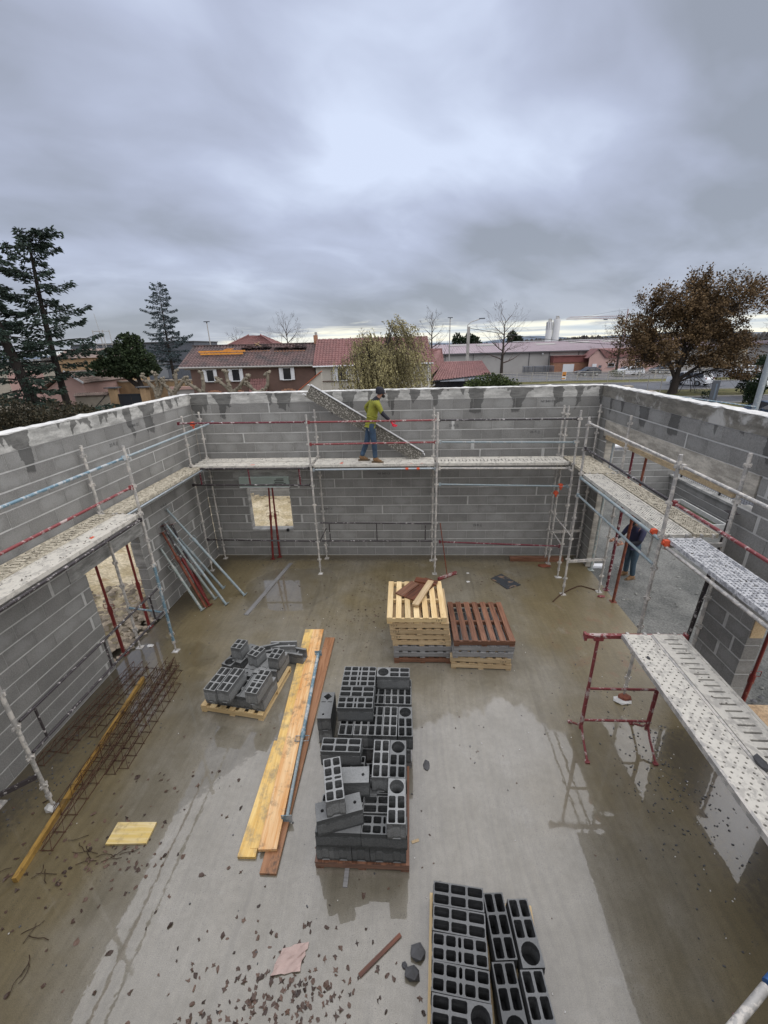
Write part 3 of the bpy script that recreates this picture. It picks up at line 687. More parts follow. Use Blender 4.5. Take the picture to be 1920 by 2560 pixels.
sr = thing('scaffold', 'tube scaffold standing before the garage opening on the right', 'scaffold', (0, 0, 0))
for (x, y) in ((9.07, -1.95), (10.02, -0.21), (9.93, -1.84), (9.0, -5.05), (9.87, -5.03), (8.99, -8.3), (9.9, -8.3)):
    post(MB(), x, y, 4.08).build('post', 'galv', sr)
rail((9.06, -2.0, 3.97), (9.03, -5.02, 3.94), 'galv', sr); rail((9.03, -5.09, 3.93), (9.01, -8.27, 3.86), 'galv', sr)
rail((9.06, -2.0, 3.46), (9.03, -5.02, 3.43), 'darkpaint', sr); rail((9.03, -5.09, 3.43), (9.01, -8.27, 3.38), 'redpaint', sr)
rail((9.05, -2.0, 2.47), (9.03, -5.0, 2.43), 'tealprop', sr)
rail((9.07, -1.98, 2.83), (9.04, -5.02, 2.83), 'tealprop', sr, 'ledger', 0.027); rail((9.03, -5.1, 2.80), (9.01, -8.3, 2.80), 'galv', sr, 'ledger', 0.024)
MB().tube([(9.04, -4.79, 2.86), (9.04, -4.77, 2.44)], 0.014, 6).build('hanger', 'galv', sr)
clampo((9.04, -4.79, 2.88), sr, .85); clampo((9.03, -5.13, 2.86), sr, .95)
for (x0, y0, x1, y1, z) in ((9.07, -1.95, 9.93, -1.84, 0.86), (9.07, -1.95, 9.93, -1.84, 2.78), (9.0, -5.05, 9.87, -5.03, 2.78), (9.19, -0.3, 10.02, -0.21, 0.84), (9.19, -0.3, 10.02, -0.21, 2.78), (9.0, -8.3, 9.9, -8.3, 2.78)):
    MB().bar((x0, y0, z), (x1, y1, z), 0.035, 0.06).build('transom', 'galv', sr)
nb = thing('scaffold_tube', 'loose grey tube with a blue coupler at the near right corner', 'tube', (0, 0, 0))
MB().tube([(7.0, -9.47, 2.0), (7.52, -9.18, 2.0)], 0.024, 10).build('tube', 'galv', nb)
MB().tube([(7.54, -9.17, 2.0), (7.68, -9.093, 2.0)], 0.030, 12).build('coupler', plain('blue_coupler', (0.03, 0.10, 0.26), 0.5), nb)
MB().tube([(7.65, -9.11, 2.0), (8.95, -8.4, 2.0)], 0.024, 10).build('tube_end', 'galv', nb)
nl = tag(MB().tube([(3.115, -9.50, 2.0), (2.2, -9.9, 2.0)], 0.026, 12).build('rail_end', plain('pale_teal', (0.22, 0.50, 0.50), 0.5, 0.1)), 'pale teal tube end poking in at the near left corner', 'tube')

M['crumb'] = plain('mortar_crumb', (0.11, 0.098, 0.08), 0.9, 0.4, 30, island=0.5)
# decks: x along the length, top at z=0
def plate(mb, L, Wd, nx, ny, hx, hy, kind, x0=0.0, depth=0.02, mi=0, mih=1):
    for i in range(nx):
        for j in range(ny):
            a, b = x0+L*i/nx, x0+L*(i+1)/nx; c, d = -Wd/2+Wd*j/ny, -Wd/2+Wd*(j+1)/ny
            cx, cy = (a+b)/2, (c+d)/2
            if kind == 'round' and (i+j) % 2 == 0 or kind == 'all':
                h = [(cx+hx*math.cos(t), cy+hy*math.sin(t)) for t in [RD(-157.5+45*q) for q in range(8)]]
            elif kind == 'slot':
                h = [(cx-hx, cy-hy*0.9), (cx-hx*0.8, cy-hy), (cx+hx*0.8, cy-hy), (cx+hx, cy-hy*0.9), (cx+hx, cy+hy*0.9), (cx+hx*0.8, cy+hy), (cx-hx*0.8, cy+hy), (cx-hx, cy+hy*0.9)]
            else:
                mb.quad((a, c, 0), (b, c, 0), (b, d, 0), (a, d, 0), mi); continue
            mb.ring(a, c, b, d, h, 0, mi); mb.well(h, 0, -depth, mi, mih)
def deck_thing(L, Wd, kind, mat, label, X=None, group=None):
    t = thing('scaffold_deck', label, 'deck', X=X, group=group)
    mb = MB(); m = 0.028
    if kind == 'perf': plate(mb, L-0.12, Wd-2*m, 60, 7, 0.0115, 0.0115, 'round', 0.06)
    elif kind == 'slots': plate(mb, L-0.12, Wd-2*m-0.10, 34, 1, 0.011, 0.085, 'slot', 0.06); [mb.quad((0.06, s*(Wd/2-m-0.05), 0), (L-0.06, s*(Wd/2-m-0.05), 0), (L-0.06, s*(Wd/2-m), 0), (0.06, s*(Wd/2-m), 0)) for s in (-1, 1)]
    elif kind == 'bumps': plate(mb, L-0.12, Wd-2*m, 60, 8, 0.015, 0.011, 'all', 0.06, 0.012)
    else: mb.quad((0.06, -Wd/2+m, 0), (L-0.06, -Wd/2+m, 0), (L-0.06, Wd/2-m, 0), (0.06, Wd/2-m, 0))
    for x in (0.03, L-0.03): mb.box((x, 0, -0.018), (0.06, Wd-2*m-0.002, 0.04))
    mb.box((L/2, 0, -0.045), (L-0.1, Wd-2*m-0.01, 0.008), 1)
    mb.build('deck_plate', [mat, 'black'] if kind != 'flat' else [mat, mat], t)
    for s in (-1, 1):
        MB().box((L/2, s*(Wd/2-m/2), -0.022), (L-0.01, m, 0.06)).build('side_rail', mat if kind != 'perf' else 'galv', t)
    for x in (-0.01, L+0.01):
        for q in (-1, 1): MB().box((x, q*(Wd/2-0.08), -0.02), (0.05, 0.03, 0.06)).build('hook', 'galv', t)
    return t
def crumbs(t, L, Wd, n, mat='crumb', smin=0.004, smax=0.012, x0=0.05):
    mb = MB()
    for i in range(n):
        s_ = random.uniform(smin, smax); mb.box((random.uniform(x0, L-0.05), random.uniform(-Wd/2+.03, Wd/2-.03), s_*0.3), (s_*random.uniform(1, 2.4), s_, s_*0.6), 0, None, random.uniform(0, 3))
    return mb.build('mortar_crumbs', mat, t, kind='stuff')
DZ_ = 2.905
def dk(p, q, Wd, kind, mat, label, crumb=60, roll=(0, 0, 1)):
    L = (Vector(q)-Vector(p)).length
    t = deck_thing(L, Wd, kind, mat, label, along(p, q, roll)); crumbs(t, L, Wd, crumb); return t
d1 = dk((0.24, -0.80, DZ_), (3.15, -0.80, DZ_), 0.36, 'flat', 'deck', 'dusty deck board left of the worker, front one of two', 40)
d2 = dk((0.24, -0.42, DZ_+.004), (3.15, -0.42, DZ_+.004), 0.36, 'flat', 'deck', 'dusty deck board left of the worker, wall-side one of two', 60)
d3 = dk((3.22, -0.66, DZ_), (6.11, -0.66, DZ_), 0.62, 'flat', 'deck', 'wide pale deck board under the worker in green', 50)
d4 = dk((6.18, -0.66, DZ_), (9.16, -0.72, DZ_), 0.60, 'slots', 'deck', 'slotted deck board on the right bay of the back wall scaffold', 60)
d5 = dk((0.26, -0.95, DZ_-.02), (0.26, -3.98, DZ_-.02), 0.40, 'flat', 'deck_dirty', 'narrow mortar caked deck board along the left wall by the corner', 120)
d6 = dk((0.66, -4.08, DZ_), (0.66, -7.08, DZ_), 0.38, 'flat', 'deck', 'pale deck board over the doorway, outer one of two', 90)
d7 = dk((0.27, -4.08, DZ_), (0.27, -7.08, DZ_), 0.38, 'slots', 'deck_dirty', 'deck board with dark mortar lumps over the doorway, wall-side one of two', 260)
d8 = dk((9.53, -0.40, DZ_), (9.51, -1.88, DZ_), 0.62, 'flat', 'deck_dirty', 'short dirty deck board in the right back corner', 120)
d9 = dk((9.30, -1.95, DZ_), (9.27, -4.97, DZ_), 0.38, 'bumps', 'deck', 'cream pierced deck board over the second worker, inner one of two', 80)
d10 = dk((9.69, -1.95, DZ_), (9.66, -4.97, DZ_), 0.32, 'bumps', 'deck_dirty', 'soiled deck board beside the garage lintel, outer one of two', 200)
d11 = dk((9.28, -5.08, DZ_), (9.22, -8.1, DZ_), 0.44, 'bumps', 'deck_grey', 'silvery embossed deck board over the block pier on the right', 60)
for (t, x, y, w_, l_) in ((d1, 1.42, -0.1, .10, .05), (d3, 0.62, -0.2, .07, .11), (d3, 2.30, -0.285, .06, .045), (d3, 2.55, -0.285, .06, .045), (d6, 0.9, 0.02, .08, .05)):
    chalk([(x, y, .0025), (x+w_, y, .0025), (x+w_*1.2, y+l_, .0025), (x+w_*.25, y+l_, .0025)], t)
for i, x in enumerate((5.42, 5.68)):
    MB().tube([(x, -1.0, 2.80), (x+0.07, -1.0, 2.80)], 0.0285, 8).build('orange_tape', 'orange', sb)

# ------------------------------------------------------------------ steel props
def prop(p, q, mat, label, name='steel_prop', mid=0.55, mat2=None, group=None, handle=True):
    p, q = Vector(p), Vector(q); L = (q-p).length; t = thing(name, label, 'prop', X=along(p, q), group=group)
    a = L*mid
    MB().tube([(0.008, 0, 0), (a, 0, 0)], 0.030, 10).build('outer_tube', mat, t)
    MB().tube([(a-0.05, 0, 0), (L-0.006, 0, 0)], 0.0235, 9).build('inner_tube', mat2 or mat, t)
    MB().tube([(a-0.16, 0, 0), (a-0.02, 0, 0)], 0.038, 10).build('collar', mat, t)
    for x in (0.003, L-0.003): MB().box((x, 0, 0), (0.007, 0.13, 0.13)).build('end_plate', mat, t)
    if handle:
        mb = MB(); x = a-0.05
        mb.tube([(x+.09, -0.03, 0), (x+.09, -0.10, 0), (x, -0.10, 0), (x, 0.10, 0), (x+.09, 0.10, 0), (x+.09, 0.03, 0)], 0.006, 5)
        mb.build('handle', mat, t)
    return t
G1 = 'props leaning against the left wall'
for (p, q, m, l, mid) in (((.76, -2.70, .0), (.03, -2.54, 1.49), 'greenprop', 'grey green prop leaning nearest the doorway', .72),
                  ((.80, -2.60, .0), (.05, -2.38, 1.80), 'rustprop', 'orange rusty prop leaning beside the grey green one', .70),
                  ((.85, -2.52, .0), (.05, -2.29, 1.93), 'redprop', 'dark red prop at the middle of the leaning bundle', .6),
                  ((.86, -2.24, .0), (.04, -2.22, 1.72), 'greenprop', 'dull grey prop half hidden behind the leaning pale blue one', .55),
                  ((1.23, -2.47, .0), (.06, -2.23, 1.97), 'tealprop', 'pale blue prop lying over the dark red ones against the left wall', .72),
                  ((.70, -2.32, .0), (.05, -1.97, 1.82), 'redprop', 'red prop leaning behind the pale blue one', .5),
                  ((.86, -1.77, .0), (.04, -1.93, 1.58), 'tealprop', 'shorter pale blue prop leaning toward the corner', .7),
                  ((1.52, -2.08, .0), (.03, -2.0, 2.20), 'tealprop', 'longest leaning prop, pale blue, reaching highest on the left wall', .68)):
    prop(p, q, m, l, mid=mid, group=G1, mat2='darkpaint' if m in ('redprop',) else None)
prop((1.66, -0.22, 0), (1.71, 0.05, 2.065), 'redprop', 'dark red prop under the window form, left of the pair', mid=.62)
prop((1.82, -0.10, 0), (1.78, 0.12, 2.065), 'redprop', 'dark red prop under the window form, right of the pair', mid=.62)
prop((-0.10, -4.20, 0), (-0.10, -4.22, 2.03), 'redprop', 'dark red prop in the left doorway, nearer one', mid=.55)
prop((-0.10, -3.34, 0), (-0.10, -3.34, 2.03), 'redprop', 'dark red prop in the left doorway, farther one', mid=.55)
prop((10.08, -2.24, 0), (10.16, -2.24, 3.40), 'rustprop', 'rusty red prop in front of the second worker', mid=.62)
prop((10.16, -0.80, 0), (10.18, -0.80, 3.40), 'greenprop', 'slim grey prop at the back jamb of the garage opening', mid=.62, mat2='galv_clean')
prop((9.98, -4.68, 0), (9.99, -4.86, 3.2), 'darkpaint', 'dark tube standing beside the block pier', mid=.7, handle=False)
prop((10.40, -5.53, -0.05), (10.41, -5.55, 2.02), 'redprop', 'dark red prop in the doorway at the right picture edge', mid=.5)
prop((10.14, -1.75, 0), (10.15, -1.75, 3.40), 'darkred_tube', 'thin dark red prop hidden behind the grey scaffold post', mid=.62)
prop((3.76, -4.2, 0.085), (3.97, -7.19, 0.085), 'bluepaint', 'pale blue steel prop lying on the long planks', mid=.62, mat2='tealprop')

# ------------------------------------------------------------------ planks, beams, sheets
def board(p, q, w, h, mat, label, name='plank', cat='plank', group=None):
    L = (Vector(q)-Vector(p)).length; o = MB().box((L/2, 0, h/2), (L, w, h)).build(name, mat, X=along(p, q)); return tag(o, label, cat, group)
board((3.41, -3.42, 0), (3.70, -7.50, 0), 0.17, 0.045, 'plank_y', 'yellow plank streaked with grey mortar, beside the orange one')
board((3.60, -3.41, 0.004), (3.835, -7.53, 0.046), 0.215, 0.04, 'plank', 'bright orange plank in the middle of the long planks')
board((3.57, -6.06, 0), (3.60, -7.59, 0), 0.21, 0.04, 'plank_y', 'shorter yellow plank at the near left of the long planks')
board((3.89, -3.66, 0), (3.90, -7.74, 0), 0.19, 0.035, 'plank_b', 'dull brown plank at the right of the long planks')
board((2.24, -0.49, 0), (1.86, -2.89, 0), 0.10, 0.018, 'grey_wood', 'thin grey lath on the floor by the window reflection', 'lath', 'lath')
board((5.01, -8.50, 0), (5.39, -8.19, 0), 0.035, 0.02, 'dark_wood', 'short reddish lath lying among the dead leaves', 'lath', 'lath')
board((8.22, -0.28, 0), (9.62, -0.30, 0), 0.14, 0.10, 'wet_wood', 'brown timber lying at the foot of the back wall', 'timber', 'timber')
board((1.08, -7.92, 0.0), (0.70, -4.86, 0.0), 0.05, 0.075, 'beam_y', 'long yellow timber lying over the rusty lattice girders', 'timber', 'timber')
o = MB().prism([(1.85, -7.52), (2.34, -7.49), (2.33, -7.25), (1.84, -7.27)], 0.004, 0.030).build('plywood_panel', 'ply'); tag(o, 'small yellow panel lying on the wet floor at the left', 'panel')
o = MB().prism([(7.53, -1.28), (7.84, -1.04), (8.20, -1.57), (7.83, -1.76)], 0.004, 0.02).build('steel_sheet', 'sheet'); tag(o, 'blackened rusty sheet lying on the floor near the back wall', 'sheet')
o = MB().box((0, 0, 0.04), (0.30, 0.16, 0.075)).build('foam_board', 'white_foam', loc=(10.42, -0.58, -0.05)); tag(o, 'white foam slab at the back corner of the garage opening', 'slab')
o = MB().box((0, 0, 0.003), (0.09, 0.03, 0.006)).build('wood_chip', 'tan_wood', loc=(5.55, -7.33, 0), rz=0.35); tag(o, 'pale wood chip beside the middle block pallet', 'chip')
o = MB().box((0, 0, 0.008), (0.05, 0.20, 0.016)).build('steel_tab', 'grey_wood', loc=(4.78, -7.72, 0)); tag(o, 'grey tab sticking out from under the middle block pallet', 'tab')
br_ = thing('broom', 'red broom leaning on the scaffold post behind the pallets', 'broom', (0, 0, 0))
MB().bar((6.22, -1.36, 0.05), (6.70, -1.03, 0.05), 0.06, 0.05).build('broom_head', 'redpaint', br_)
bb = MB()
for i in range(40):
    u = i/39; bb.box((6.22+0.48*u+random.uniform(-.01, .01), -1.36+0.33*u, 0.015), (0.018, 0.05, 0.05))
bb.build('bristles', 'redprop', br_, kind='stuff')
MB().tube([(6.45, -1.2, 0.07), (6.26, -1.02, 1.42)], 0.013, 7).build('handle', 'rustprop', br_)
wr = MB(); wr.tube([(8.74, -2.28, .012), (8.95, -2.05, .02), (9.25, -1.80, .012), (9.52, -1.63, .02), (9.62, -1.60, .012), (9.75, -1.68, .012), (9.88, -1.78, .012)], 0.011, 6)
tag(wr.build('hose', 'rust'), 'bent brown hose on the floor by the right scaffold posts', 'hose')
def lump(name, loc, s, mat, label, cat, sub=2, rz=0, group=None, amp=.35):
    bm = bmesh.new(); bmesh.ops.create_icosphere(bm, subdivisions=sub-1, radius=1.0)
    k = random.uniform(0, 99)
    for v in bm.verts:
        f = 1+amp*mnoise.noise(v.co*1.3+Vector((k, 0, 0)))+amp*.4*mnoise.noise(v.co*3.4+Vector((0, k, 0)))
        v.co = Vector((v.co.x*s[0]*f, v.co.y*s[1]*f, max(-s[2]*0.55, v.co.z*s[2]*f)+s[2]*0.55))
    me = bpy.data.meshes.new(name); bm.to_mesh(me); bm.free(); me.materials.append(M[mat] if isinstance(mat, str) else mat)
    return tag(put(name, me, loc=loc, rz=rz), label, cat, group)
lump('block_fragment', (5.56, -8.32, 0), (.085, .075, .05), 'stone_dark', 'dark broken block corner left of the near block pallet, upper one', 'rubble')
lump('block_fragment', (5.50, -8.47, 0), (.085, .06, .06), 'stone_dark', 'dark broken block corner left of the near block pallet, lower one', 'rubble')
lump('grit_lump', (5.43, -8.41, 0), (.03, .03, .02), 'stone_dark', 'tiny dark grit lump between the lath and the block fragments', 'rubble')
lump('slate_shard', (5.72, -6.35, 0), (.05, .10, .012), 'stone_dark', 'flat grey shard right of the middle block pallet', 'rubble')
pk = MB(); vs = []; fs = []
for j in range(7):
    for i in range(7):
        u, v = i/6, j/6; vs.append((4.18+0.26*u+0.05*v+random.uniform(-.012, .012), -8.54+0.20*v+0.05*u+random.uniform(-.012, .012), 0.008+max(0, .035*hn(u*3, v*3, 1.3))+random.uniform(0, .008)))
for j in range(6):
    for i in range(6): a = j*7+i; fs.append((a, a+1, a+8, a+7))
pk.add(vs, fs); tag(pk.build('plastic_sheet', 'pink'), 'crumpled pale pink sheet lying among the dead leaves', 'sheet')
for (nm, loc, s_, m, l) in (('rag', (9.9, -2.05, 0), (.09, .05, .025), 'redpaint', 'small red rag by the foot of the rusty prop'),
                       ('paper_scrap', (7.0, -1.0, 0), (.045, .03, .015), 'crust', 'crumpled white scrap nearest the red broom'),
                       ('paper_scrap', (6.95, -1.42, 0), (.05, .035, .015), 'crust', 'heart shaped white scrap behind the brown pallet'),
                       ('cement_bag', (8.95, -5.12, 0), (.16, .11, .03), 'crust', 'torn white bag under the red trestle'),
                       ('leaf_heap', (9.0, -5.08, 0.02), (.12, .09, .05), 'rustprop', 'brown leaf clump on the torn white bag under the trestle'),
                       ('rag', (0.83, -7.13, 0), (.07, .06, .06), 'crust', 'white rag at the foot of the near left scaffold post'),
                       ('leaf_heap', (9.05, -0.62, 0), (.18, .08, .03), 'rustprop', 'brown litter at the back right scaffold feet'),
                       ('plaster_lump', (9.22, -1.2, 0), (.08, .05, .02), 'crust', 'white plaster lumps round a right scaffold foot'),
                       ('plaster_lump', (3.18, -1.05, 0), (.05, .04, .02), 'crust', 'white plaster lump at the scaffold foot left of the broom'),
                       ('plaster_lump', (0.89, -4.10, 0), (.06, .045, .015), 'crust', 'pale plaster at the foot of the blue scaffold post'),
                       ('plaster_lump', (0.28, -3.95, 0), (.07, .045, .015), 'crust', 'pale plaster spill beside the doorway threshold')):
    lump(nm, loc, s_, m, l, nm.split('_')[0] if nm != 'cement_bag' else 'bag')
# rusty lattice girders
def girder(p, q, label, ww=0.13, hh=0.15, r=0.0048, X=None):
    p, q = Vector(p), Vector(q); L = (q-p).length; mb = MB()
    pts = [(0, -ww/2, 0.008), (0, ww/2, 0.008), (0, 0, hh)]
    for (x, y, z) in pts: mb.tube([(0, y, z), (L*0.5, y+random.uniform(-.01, .01), z), (L, y, z)], r, 5)
    n = int(L/0.10)
    for s in (0, 1):
        zz = []
        for i in range(n+1): x = L*i/n; zz.append((x, pts[s][1], pts[s][2]) if i % 2 == 0 else (x, 0, hh))
        mb.tube(zz, r*0.8, 4, 0, False, False)
    n2 = int(L/0.2)
    for i in range(n2+1): x = L*i/n2; mb.tube([(x, -ww/2-.02, .008), (x, ww/2+.02, .008)], r*0.8, 4, 0, False, False)
    o = mb.build('lattice_girder', 'rust', X=along(p, q)); return tag(o, label, 'girder', None)
girder((1.17, -7.60, 0.0), (1.10, -4.50, 0.0), 'rusty lattice girder right beside the yellow timber, longest one')
girder((1.30, -6.64, 0.0), (1.22, -4.62, 0.0), 'rusty lattice girder second to the right of the yellow timber')
girder((1.43, -6.55, 0.0), (1.37, -4.95, 0.0), 'rusty lattice girder at the outer right of the bundle')
girder((1.24, -6.5, 0.11), (1.16, -4.55, 0.11), 'rusty lattice girder lying on top of the bundle')
girder((0.97, -7.2, 0.0), (0.86, -4.6, 0.0), 'rusty lattice girder just left of the yellow timber')
girder((0.62, -6.06, 0.0), (0.68, -4.58, 0.0), 'short rusty lattice girder on the mud left of the timber')
girder((0.37, -6.34, 0.0), (0.52, -4.55, 0.0), 'rusty lattice girder between the short one and the left wall')
girder((0.17, -6.54, 0.0), (0.36, -4.56, 0.0), 'rusty lattice girder close along the left wall')
girder((1.05, -6.9, 0.05), (0.99, -4.5, 0.05), 'rusty lattice girder leaning half under the yellow timber')

# ------------------------------------------------------------------ pallets
def pallet(mat, label, X=None, loc=(0, 0, 0), rz=0, Wx=1.06, Dy=1.22, h=0.125, nb=7, group=None, stamp=None, bw=0.1, stampm=0):
    """boards run along y; front stringer on the -y side"""
    t = thing('pallet', label, 'pallet', loc, rz, group, X)
    key = (mat, Wx, Dy, nb)
    if key not in PAL:
        bd = MB().box((0, 0, 0), (Dy, bw, 0.018)).mesh('deck_board', mat); stn = MB().box((0, 0, 0), (Wx, 0.035, 0.078)).mesh('stringer', mat)
        btm = MB().box((0, 0, 0), (Dy, 0.09, 0.016)).mesh('bottom_board', mat); cr = MB().box((0, 0, 0), (Wx-.01, 0.09, 0.016)).mesh('cross_board', mat)
        PAL[key] = (bd, stn, btm, cr)
    bd, stn, btm, cr = PAL[key]
    R = Matrix.Rotation(RD(90), 4, 'Z')
    for i in range(nb):
        x = -Wx/2+bw/2+(Wx-bw)*i/(nb-1); put('deck_board', bd, t, X=Matrix.Translation((x, random.uniform(-.006, .006), h-0.009)) @ R @ Matrix.Rotation(random.uniform(-.006, .006), 4, 'Z'))
    for y in (-Dy/2+0.02, 0, Dy/2-0.02): put('stringer', stn, t, loc=(0, y, h-0.018-0.041))
    for x in (-Wx/2+0.05, 0, Wx/2-0.05): put('bottom_board', btm, t, X=Matrix.Translation((x, 0, 0.0085)) @ R)
    if stamp is not None:
        if 'IDF' not in ST: ST['IDF'] = text_mesh('I D F', 0.055, 'stamp')
        put('stamp_text', ST['IDF'], t, X=Matrix.Translation((stamp, -Dy/2+0.0012, h-0.058)) @ Matrix.Rotation(RD(90), 4, 'X'))
    return t
PAL = {}; ST = {}
GP = 'pallets stacked in the middle of the floor'
zz = 0.0
L1 = [('wet_wood', 'wet dark red pallet at the bottom of the taller stack', None), ('grey_wood', 'grey pallet second from the bottom of the taller stack', None), ('grey_wood', 'grey pallet third from the bottom of the taller stack', None),
      ('tan_wood', 'tan pallet with its black stamp at the right, in the taller stack', .38), ('tan_wood', 'tan pallet with a left stamp, lower of the three in the taller stack', -.42), ('tan_wood', 'tan pallet with a left stamp, middle of the three in the taller stack', -.42), ('tan_wood', 'tan pallet with a left stamp, just under the new yellow pallet', -.45), ('new_wood', 'new yellow pallet on top of the taller stack', .40)]
for i, (m, l, s_) in enumerate(L1):
    top = i == len(L1)-1
    pallet(m, l, loc=(5.70+(-0.085 if top else random.uniform(-.02, .02)-0.01*i+0.03), -3.74+(0.0 if not top else 0.02)+random.uniform(-.015, .015), zz), rz=random.uniform(-.012, .012), group=GP, stamp=s_, Dy=1.24 if top else 1.16)
    zz += 0.126
zt = zz
zz = 0.0
L2 = [('tan_wood', 'tan pallet at the bottom of the lower stack', None), ('tan_wood', 'tan pallet with its black stamp at the right, in the lower stack', .40), ('grey_wood', 'grey pallet in the middle of the lower stack', None), ('grey_wood', 'grey pallet just under the brown one', None), ('wet_wood', 'wet reddish brown pallet on top of the lower stack', None)]
for i, (m, l, s_) in enumerate(L2):
    pallet(m, l, loc=(6.79+random.uniform(-.015, .015)+.005*i, -3.86+random.uniform(-.02, .02), zz), rz=random.uniform(-.02, .015)-(.04 if i < 2 else 0), group=GP, stamp=s_, Dy=1.20, Wx=1.07); zz += 0.126
# scraps of wood on the yellow pallet
board((5.30, -3.62, zt), (5.62, -3.22, zt+.03), 0.19, 0.03, 'wet_wood', 'short reddish brown board on the new yellow pallet')
board((5.60, -4.02, zt+.035), (5.93, -3.17, zt+.035), 0.12, 0.04, 'tan_wood', 'narrow split board lying aslant on the new yellow pallet')
board((5.50, -3.75, zt), (5.95, -3.05, zt), 0.30, 0.025, 'dark_wood', 'dark board under the scraps on the new yellow pallet')
board((5.62, -3.08, zt+.026), (6.05, -3.22, zt+.02), 0.16, 0.03, 'dark_wood', 'dark offcut at the back of the new yellow pallet')

# ------------------------------------------------------------------ hollow blocks
BL, BW_, BH = 0.494, 0.196, 0.243
def chamf(x0, y0, x1, y1, c=0.010): return [(x0, y0+c), (x0+c, y0), (x1-c, y0), (x1, y0+c), (x1, y1-c), (x1-c, y1), (x0+c, y1), (x0, y1-c)]
def circ(cx, cy, r, n=16): return [(cx+r*math.cos(RD(-180+22.5/2+360*i/n)+0), cy+r*math.sin(RD(-180+22.5/2+360*i/n))) for i in range(n)]
def hollow(kind, mat, wav=0.0):
    mb = MB(); x0, x1, y0, y1 = -BL/2, BL/2, -BW_/2, BW_/2; h = BH
    cells = []
    def grid(xs, ya, yb, ny, thin=False):
        for (a, b) in xs:
            for j in range(ny): cells.append((a, ya+(yb-ya)*j/ny, b, ya+(yb-ya)*(j+1)/ny, 'rect'))
    if kind == 'six': grid([(x0+BL*i/3, x0+BL*(i+1)/3) for i in range(3)], y0, y1, 2)
    elif kind == 'eight': grid([(x0, x0+.113), (x0+.113, x0+.222), (x0+.222, x0+.272), (x0+.272, x0+.381), (x0+.381, x1)], y0, y1, 2)
    elif kind == 'round':
        cells.append((x1-.19, y0, x1, y1, 'circ')); grid([(x0, x0+.152), (x0+.152, x1-.19)], y0, y1, 2)
    elif kind == 'half': grid([(x0, x0+.12), (x0+.12, x0+.24)], y0, y1, 2); x1 = x0+.24
    elif kind == 'u': pass
    t = 0.013
    if kind in ('six', 'eight', 'round', 'half'):
        for (a, b, c, d, k) in cells:
            if k == 'circ': hole = circ((a+c)/2, (b+d)/2, 0.082)
            else: hole = chamf(a+t*.8, b+t*.9, c-t*.8, d-t*.9)
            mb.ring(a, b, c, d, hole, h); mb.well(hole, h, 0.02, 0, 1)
    elif kind == 'closed':
        for (a, b, k) in ((x0, x0+.14, 'hole'), (x0+.14, x0+.17, 'slot'), (x0+.17, x1-.14, None), (x1-.14, x1, 'hole')):
            if k == 'hole': hole = circ((a+b)/2, 0, 0.019, 8); mb.ring(a, y0, b, y1, hole, h); mb.well(hole, h, .1, 0, 1)
            elif k == 'slot':
                for (c, d) in ((y0, 0), (0, y1)): hole = chamf(a+.008, c+.018, b-.008, d-.012, .003); mb.ring(a, c, b, d, hole, h); mb.well(hole, h, .1, 0, 1)
            else: mb.quad((a, y0, h), (b, y0, h), (b, y1, h), (a, y1, h))
    elif kind == 'diamond':
        for (a, b, k) in ((x0, x0+.15, 'hole'), (x0+.15, x0+.29, None), (x0+.29, x0+.32, 'slot'), (x0+.32, x1, 'dia')):
            if k == 'hole': hole = circ((a+b)/2, 0.02, 0.018, 8); mb.ring(a, y0, b, y1, hole, h); mb.well(hole, h, .1, 0, 1)
            elif k == 'dia':
                c = ((a+b)/2, 0); r = .062; hole = [(c[0]-r, c[1]-.004), (c[0]-.004, c[1]-r), (c[0]+.004, c[1]-r), (c[0]+r, c[1]-.004), (c[0]+r, c[1]+.004), (c[0]+.004, c[1]+r), (c[0]-.004, c[1]+r), (c[0]-r, c[1]+.004)]
                mb.ring(a, y0, b, y1, hole, h); mb.well(hole, h, .08, 0, 1)
            elif k == 'slot':
                for (c, d) in ((y0, 0), (0, y1)): hole = chamf(a+.008, c+.018, b-.008, d-.012, .003); mb.ring(a, c, b, d, hole, h); mb.well(hole, h, .1, 0, 1)
            else: mb.quad((a, y0, h), (b, y0, h), (b, y1, h), (a, y1, h))
    if kind == 'u':
        for (c, d) in (((0, y0+.02, h/2), (BL, .04, h)), ((0, y1-.02, h/2), (BL, .04, h)), ((0, 0, .03), (BL, BW_-.08, .06))): mb.box(c, d)
        for x in (-.1, .1): mb.box((x, 0, h*.45), (.03, BW_-.082, h*.7))
        return mb.mesh('hollow_block', [mat, 'black'])
    # sides with a ragged, slightly waisted face, ends grooved
    n = 12
    def side(p, q, out, groove=False):
        rows = [h, h-.055, h-.075, .03, 0.0]; vs = []; fs = []
        for r_ in range(5):
            for i in range(n+1):
                u = i/n; a = Vector(p).lerp(Vector(q), u); o = 0.0
                if r_ in (2, 3): o = 0.004
                if groove and 0.3 < u < 0.7 and r_ < 5: o -= 0.012
                z = rows[r_]+(0.010*mnoise.noise(Vector((u*7, r_*3.1, p[0]*9+p[1]*5+wav))) if r_ in (1, 2) else 0)
                vs.append((a.x+out[0]*o, a.y+out[1]*o, z))
        for r_ in range(4):
            for i in range(n): a = r_*(n+1)+i; fs.append((a, a+n+1, a+n+2, a+1))
        mb.add(vs, fs)
    side((x0, y0), (x1, y0), (0, -1)); side((x1, y1), (x0, y1), (0, 1)); side((x1, y0), (x1, y1), (1, 0), True); side((x0, y1), (x0, y0), (-1, 0), True)
    mb.quad((x0, y0, 0), (x0, y1, 0), (x1, y1, 0), (x1, y0, 0))
    if kind == 'half': mb.v = [(a+.127, b, c) for (a, b, c) in mb.v]
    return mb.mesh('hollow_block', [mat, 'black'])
HB = {}
